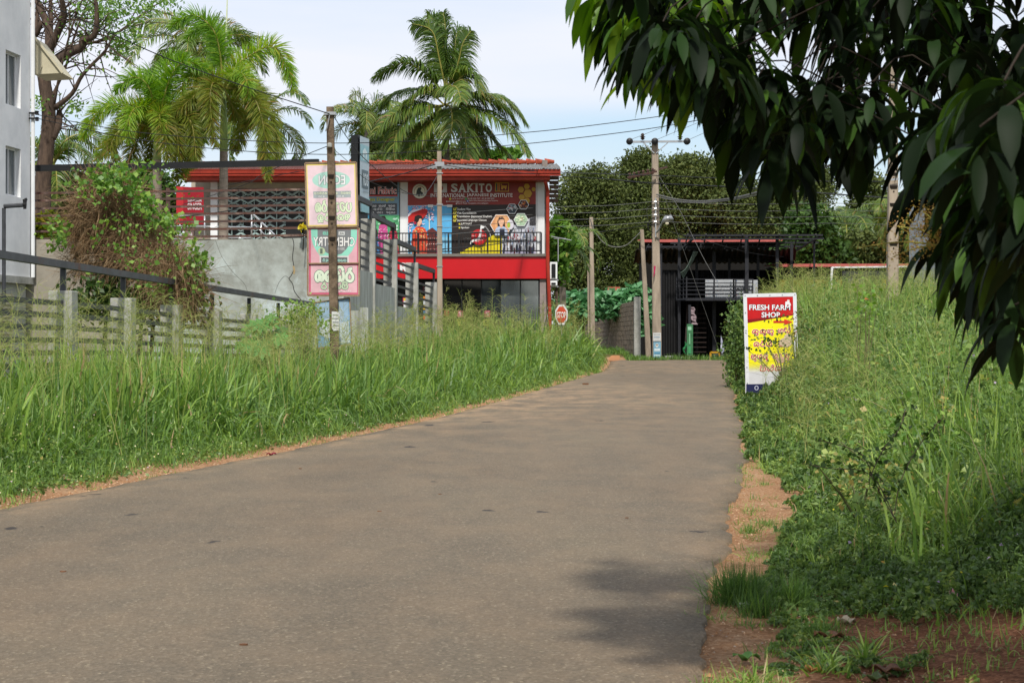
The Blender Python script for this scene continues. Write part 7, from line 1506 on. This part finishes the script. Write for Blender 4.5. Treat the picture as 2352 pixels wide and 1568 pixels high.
# pebbles one can tell apart on the left shoulder
G = 'stones on the left shoulder'
for x, y, r, lb in ((150, 1108, .045, 'biggest pale stone on the orange gravel at the left'), (497, 1052, .02, 'dark stone at the grass edge'), (860, 953, .05, 'pale stone in the gravel below the tall clump'), (480, 1000+46, .03, 'flat stone beside the dark stone')):
    Y = 5670/(y-765); X = (x-CX)*Y/S; mb = MB(); mb.lathe((X, Y, gzf(X, Y)), [(r*.8, -.01), (r, r*.2), (r*.8, r*.6), (r*.3, r*.8)], 7); tag(mb.build('stone', mat('pale_stone', 'b08a6c', .9, .2, 20)), lb, 'stone', G)

# ------------------------------------------------------------------ mango tree
mt = thing('mango_tree', (6.2, 5.4, gzf(6.2, 5.4)), 'mango tree whose dark drooping leaves hang over the upper right of the view', 'tree')
mb = MB()
trunk = [(6.2, 5.4, 0), (6.1, 5.5, 1.2), (5.9, 5.7, 2.4), (5.5, 6.0, 3.4), (4.8, 6.3, 4.2)]
mb.tube(smooth_path(trunk, 4), list(np.linspace(.28, .14, 17)), 10)
brs = [[(5.5, 6.0, 3.4), (4.4, 6.4, 3.7), (3.2, 6.8, 3.55), (2.2, 7.0, 3.2), (1.3, 7.0, 2.85)], [(4.8, 6.3, 4.2), (3.5, 6.0, 4.4), (2.0, 6.2, 4.2), (.8, 6.6, 3.7)], [(5.9, 5.7, 2.4), (4.6, 5.2, 2.9), (3.2, 5.2, 3.0), (1.9, 5.3, 2.8)], [(5.9, 5.7, 2.4), (4.8, 6.6, 3.0), (3.6, 7.5, 3.6), (2.6, 8.0, 3.5)], [(5.5, 6.0, 3.4), (5.2, 4.8, 4.2), (4.0, 3.6, 4.6), (2.4, 3.0, 4.6)], [(5.9, 5.7, 2.4), (4.4, 4.8, 2.5), (3.0, 4.6, 2.3), (2.0, 4.6, 2.1)], [(6.1, 5.5, 1.9), (4.4, 5.4, 1.9), (3.0, 5.6, 1.75), (2.0, 5.9, 1.6)]]
for b in brs: sp = smooth_path(b, 5); mb.tube(sp, list(np.linspace(.09, .012, len(sp))), 7)
whorl = []
def addw(px, py, Y, L, n, ax, young=0): whorl.append((W(px, py, Y), L, n, ax, young))  # young: whorl takes the leaf colour with the shine-through light painted in
q = random.Random(21)
def edgey(x):   # lower edge of the hanging foliage mass in the photograph (px)
    return float(np.interp(x, [1310, 1345, 1420, 1476, 1500, 1548, 1580, 1636, 1670, 1700, 1748, 1800, 1840, 1880, 1960, 2010, 2060, 2130, 2180, 2260, 2352], [-160, -30, 90, 210, 180, 250, 190, 285, 240, 280, 335, 480, 450, 330, 370, 380, 300, 420, 560, 690, 780]))
# visible mass: whorls whose leaves hang down to that edge
for i in range(350):
    x = q.uniform(1430, 2420); Y = q.uniform(5.6, 8.3); lp = .2*S/Y; yl = edgey(x)-lp*.98
    y = q.uniform(-260, yl) if i % 3 else yl-q.uniform(0, 40)
    if x < 1540 and y > -20 and i % 3: continue
    if 1960 < x < 2210 and y > 90 and q.random() < .5: continue
    addw(x, y, Y, q.uniform(.14, .22), q.choice([7, 9, 12, 14]), (q.uniform(-.5, .3), q.uniform(-.3, .3), -.2), 0)
for x, y, Y in ( (1455, 60, 6.4), (1500, 70, 6.7), (1545, 40, 6.3), (1480, 140, 6.6), (1560, 150, 6.5), (1600, 60, 6.5), (1530, 200, 6.6), (1605, 180, 6.7), (1390, -20, 6.7), (1440, -40, 6.4), (1650, 120, 6.6), (1580, -10, 6.2), (1500, -60, 6.5)): addw(x+45, y-40, Y, .2, 11, (-.15, -.2, -.2), 1)
for x, y, Y in ((1690, 240, 6.8), (1800, 330, 6.7), (1830, 300, 6.9), (1930, 270, 7), (1980, 250, 6.6), (1760, 230, 7), (2130, 300, 6.8), (2160, 380, 6.6)): addw(x, y, Y, .24, 12, (-.2, 0, -.5), 0)
for x, y, Y in ((1375, -70, 6.6), (1400, -20, 6.7), (1430, 20, 6.5), (1470, 60, 6.6), (1500, 110, 6.7)): addw(x, y, Y, .2, 10, (-.1, 0, -.5), 1)
# nearer, blurred sprays down the right edge
for i in range(28): x = q.uniform(2225, 2480); Y = q.uniform(3.9, 5.2); y = q.uniform(150, 560); addw(x, y, Y, q.uniform(.16, .21), 11, (-.3, 0, -.2), 0)
for x, y, Y in ((2240, 520, 5.6), (2290, 560, 5.4), (2330, 500, 5.2), (2340, 620, 5.4), (2260, 450, 5.8), (2210, 560, 6.2), (2330, 700, 5.2), (2180, 500, 6.4)): addw(x, y, Y, .2, 11, (-.2, 0, -.4), 0)
for i in range(440): X = q.uniform(1.5, 6); Y = q.uniform(4.0, 9.0); z = 1.35+1120*Y/4200+q.uniform(0, .9); whorl.append((Vector((X, Y, z)), q.uniform(.2, .26), 13, (q.uniform(-.3, .3), q.uniform(-.3, .3), 0), 0))  # extra whorls above the frame, unseen, added to shade the earth below
# the rest of the crown, above and to the right of the view
for i in range(900):
    a = q.uniform(0, 2*PI); r = 5.0*math.sqrt(q.random()); X = 6.3+r*math.cos(a)*.95; Y = 5.4+r*math.sin(a)*.9; z = 2.6+q.random()*3.4*(1-(r/5.9)**2)+q.uniform(0, .5)
    u = CX+X*S/max(Y, .3); v = HZ-(z-H)*S/max(Y, .3)
    if Y > .3 and u < 2500 and v > -330: continue
    if math.hypot(X, Y) < 1.4: continue
    whorl.append((Vector((X, Y, z)), q.uniform(.2, .26), 12, (q.uniform(-.4, .4), q.uniform(-.4, .4), -.1), 0))
for lit, lm, nm in ((0, LM_mango, 'leaves'), (1, LM_mangoLit, 'lit_leaves')):
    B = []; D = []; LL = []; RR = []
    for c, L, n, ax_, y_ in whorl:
        if y_ != lit: continue
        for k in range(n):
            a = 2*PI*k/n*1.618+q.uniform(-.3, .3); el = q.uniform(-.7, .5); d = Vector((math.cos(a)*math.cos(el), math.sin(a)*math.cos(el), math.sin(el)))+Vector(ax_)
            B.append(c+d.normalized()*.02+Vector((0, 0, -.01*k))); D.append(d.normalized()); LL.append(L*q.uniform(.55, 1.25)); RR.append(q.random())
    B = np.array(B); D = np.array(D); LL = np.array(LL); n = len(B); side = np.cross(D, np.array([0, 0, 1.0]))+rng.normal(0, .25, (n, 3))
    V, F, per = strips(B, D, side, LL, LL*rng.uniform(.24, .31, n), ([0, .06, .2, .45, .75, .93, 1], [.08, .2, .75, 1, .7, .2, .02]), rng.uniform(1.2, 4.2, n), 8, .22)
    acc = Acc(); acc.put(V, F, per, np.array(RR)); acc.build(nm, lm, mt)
for c, L, n, ax_, y_ in whorl[::2]:     # twig to every other visible whorl
    u = CX+c.x*S/max(c.y, .3)
    if u > 2600 or c.y < 3: continue
    best = min((Vector(p) for b in brs for p in b), key=lambda p: (p-c).length); e = c+Vector((.35, .05, .2))+Vector((q.uniform(-.2, .2), q.uniform(-.2, .2), q.uniform(-.1, .2)))
    mb.tube(smooth_path([c+(best-c)*min(1, .34/max(.01, (best-c).length))+(e-c)*.3, c.lerp(e, .35), c], 3), [.0028]*7, 5, False)
mb.build('trunk_and_branches', mat('mango_bark', '2f2821', .95, .2, 5, .6), mt, smooth=True)
# flower spike of the mango
mb = MB(); acc = Acc(); base = W(2190, 570, 6.0)
for ex, ey in ((1975, 568), (2110, 480), (2060, 520), (2095, 545), (2130, 500), (2050, 590)):
    e = W(ex, ey, 6.1); sp = smooth_path([base, base.lerp(e, .5)+Vector((0, 0, .02)), e], 6); mb.tube(sp, list(np.linspace(.004, .0015, len(sp))), 5)
    p = np.array([np.array(s) for s in sp[3:]]); p = np.repeat(p, 26 if ex > 2040 else 6, 0); p = p+rng.normal(0, .022 if ex > 2040 else .008, p.shape); V, F, per = cards(p, .006, .3, 1.2); acc.put(V, F, per, rng.random(len(p)))
mb.build('flower_stalk', mat('yellow_stalk', 'a3a04c', .6, .1, 5), mt); acc.build('flower_spray', leafmat('mango_flower', [(0, 'a8944c'), (.6, 'c4ac5c'), (1, 'b88850')], .3), mt, smooth=False)
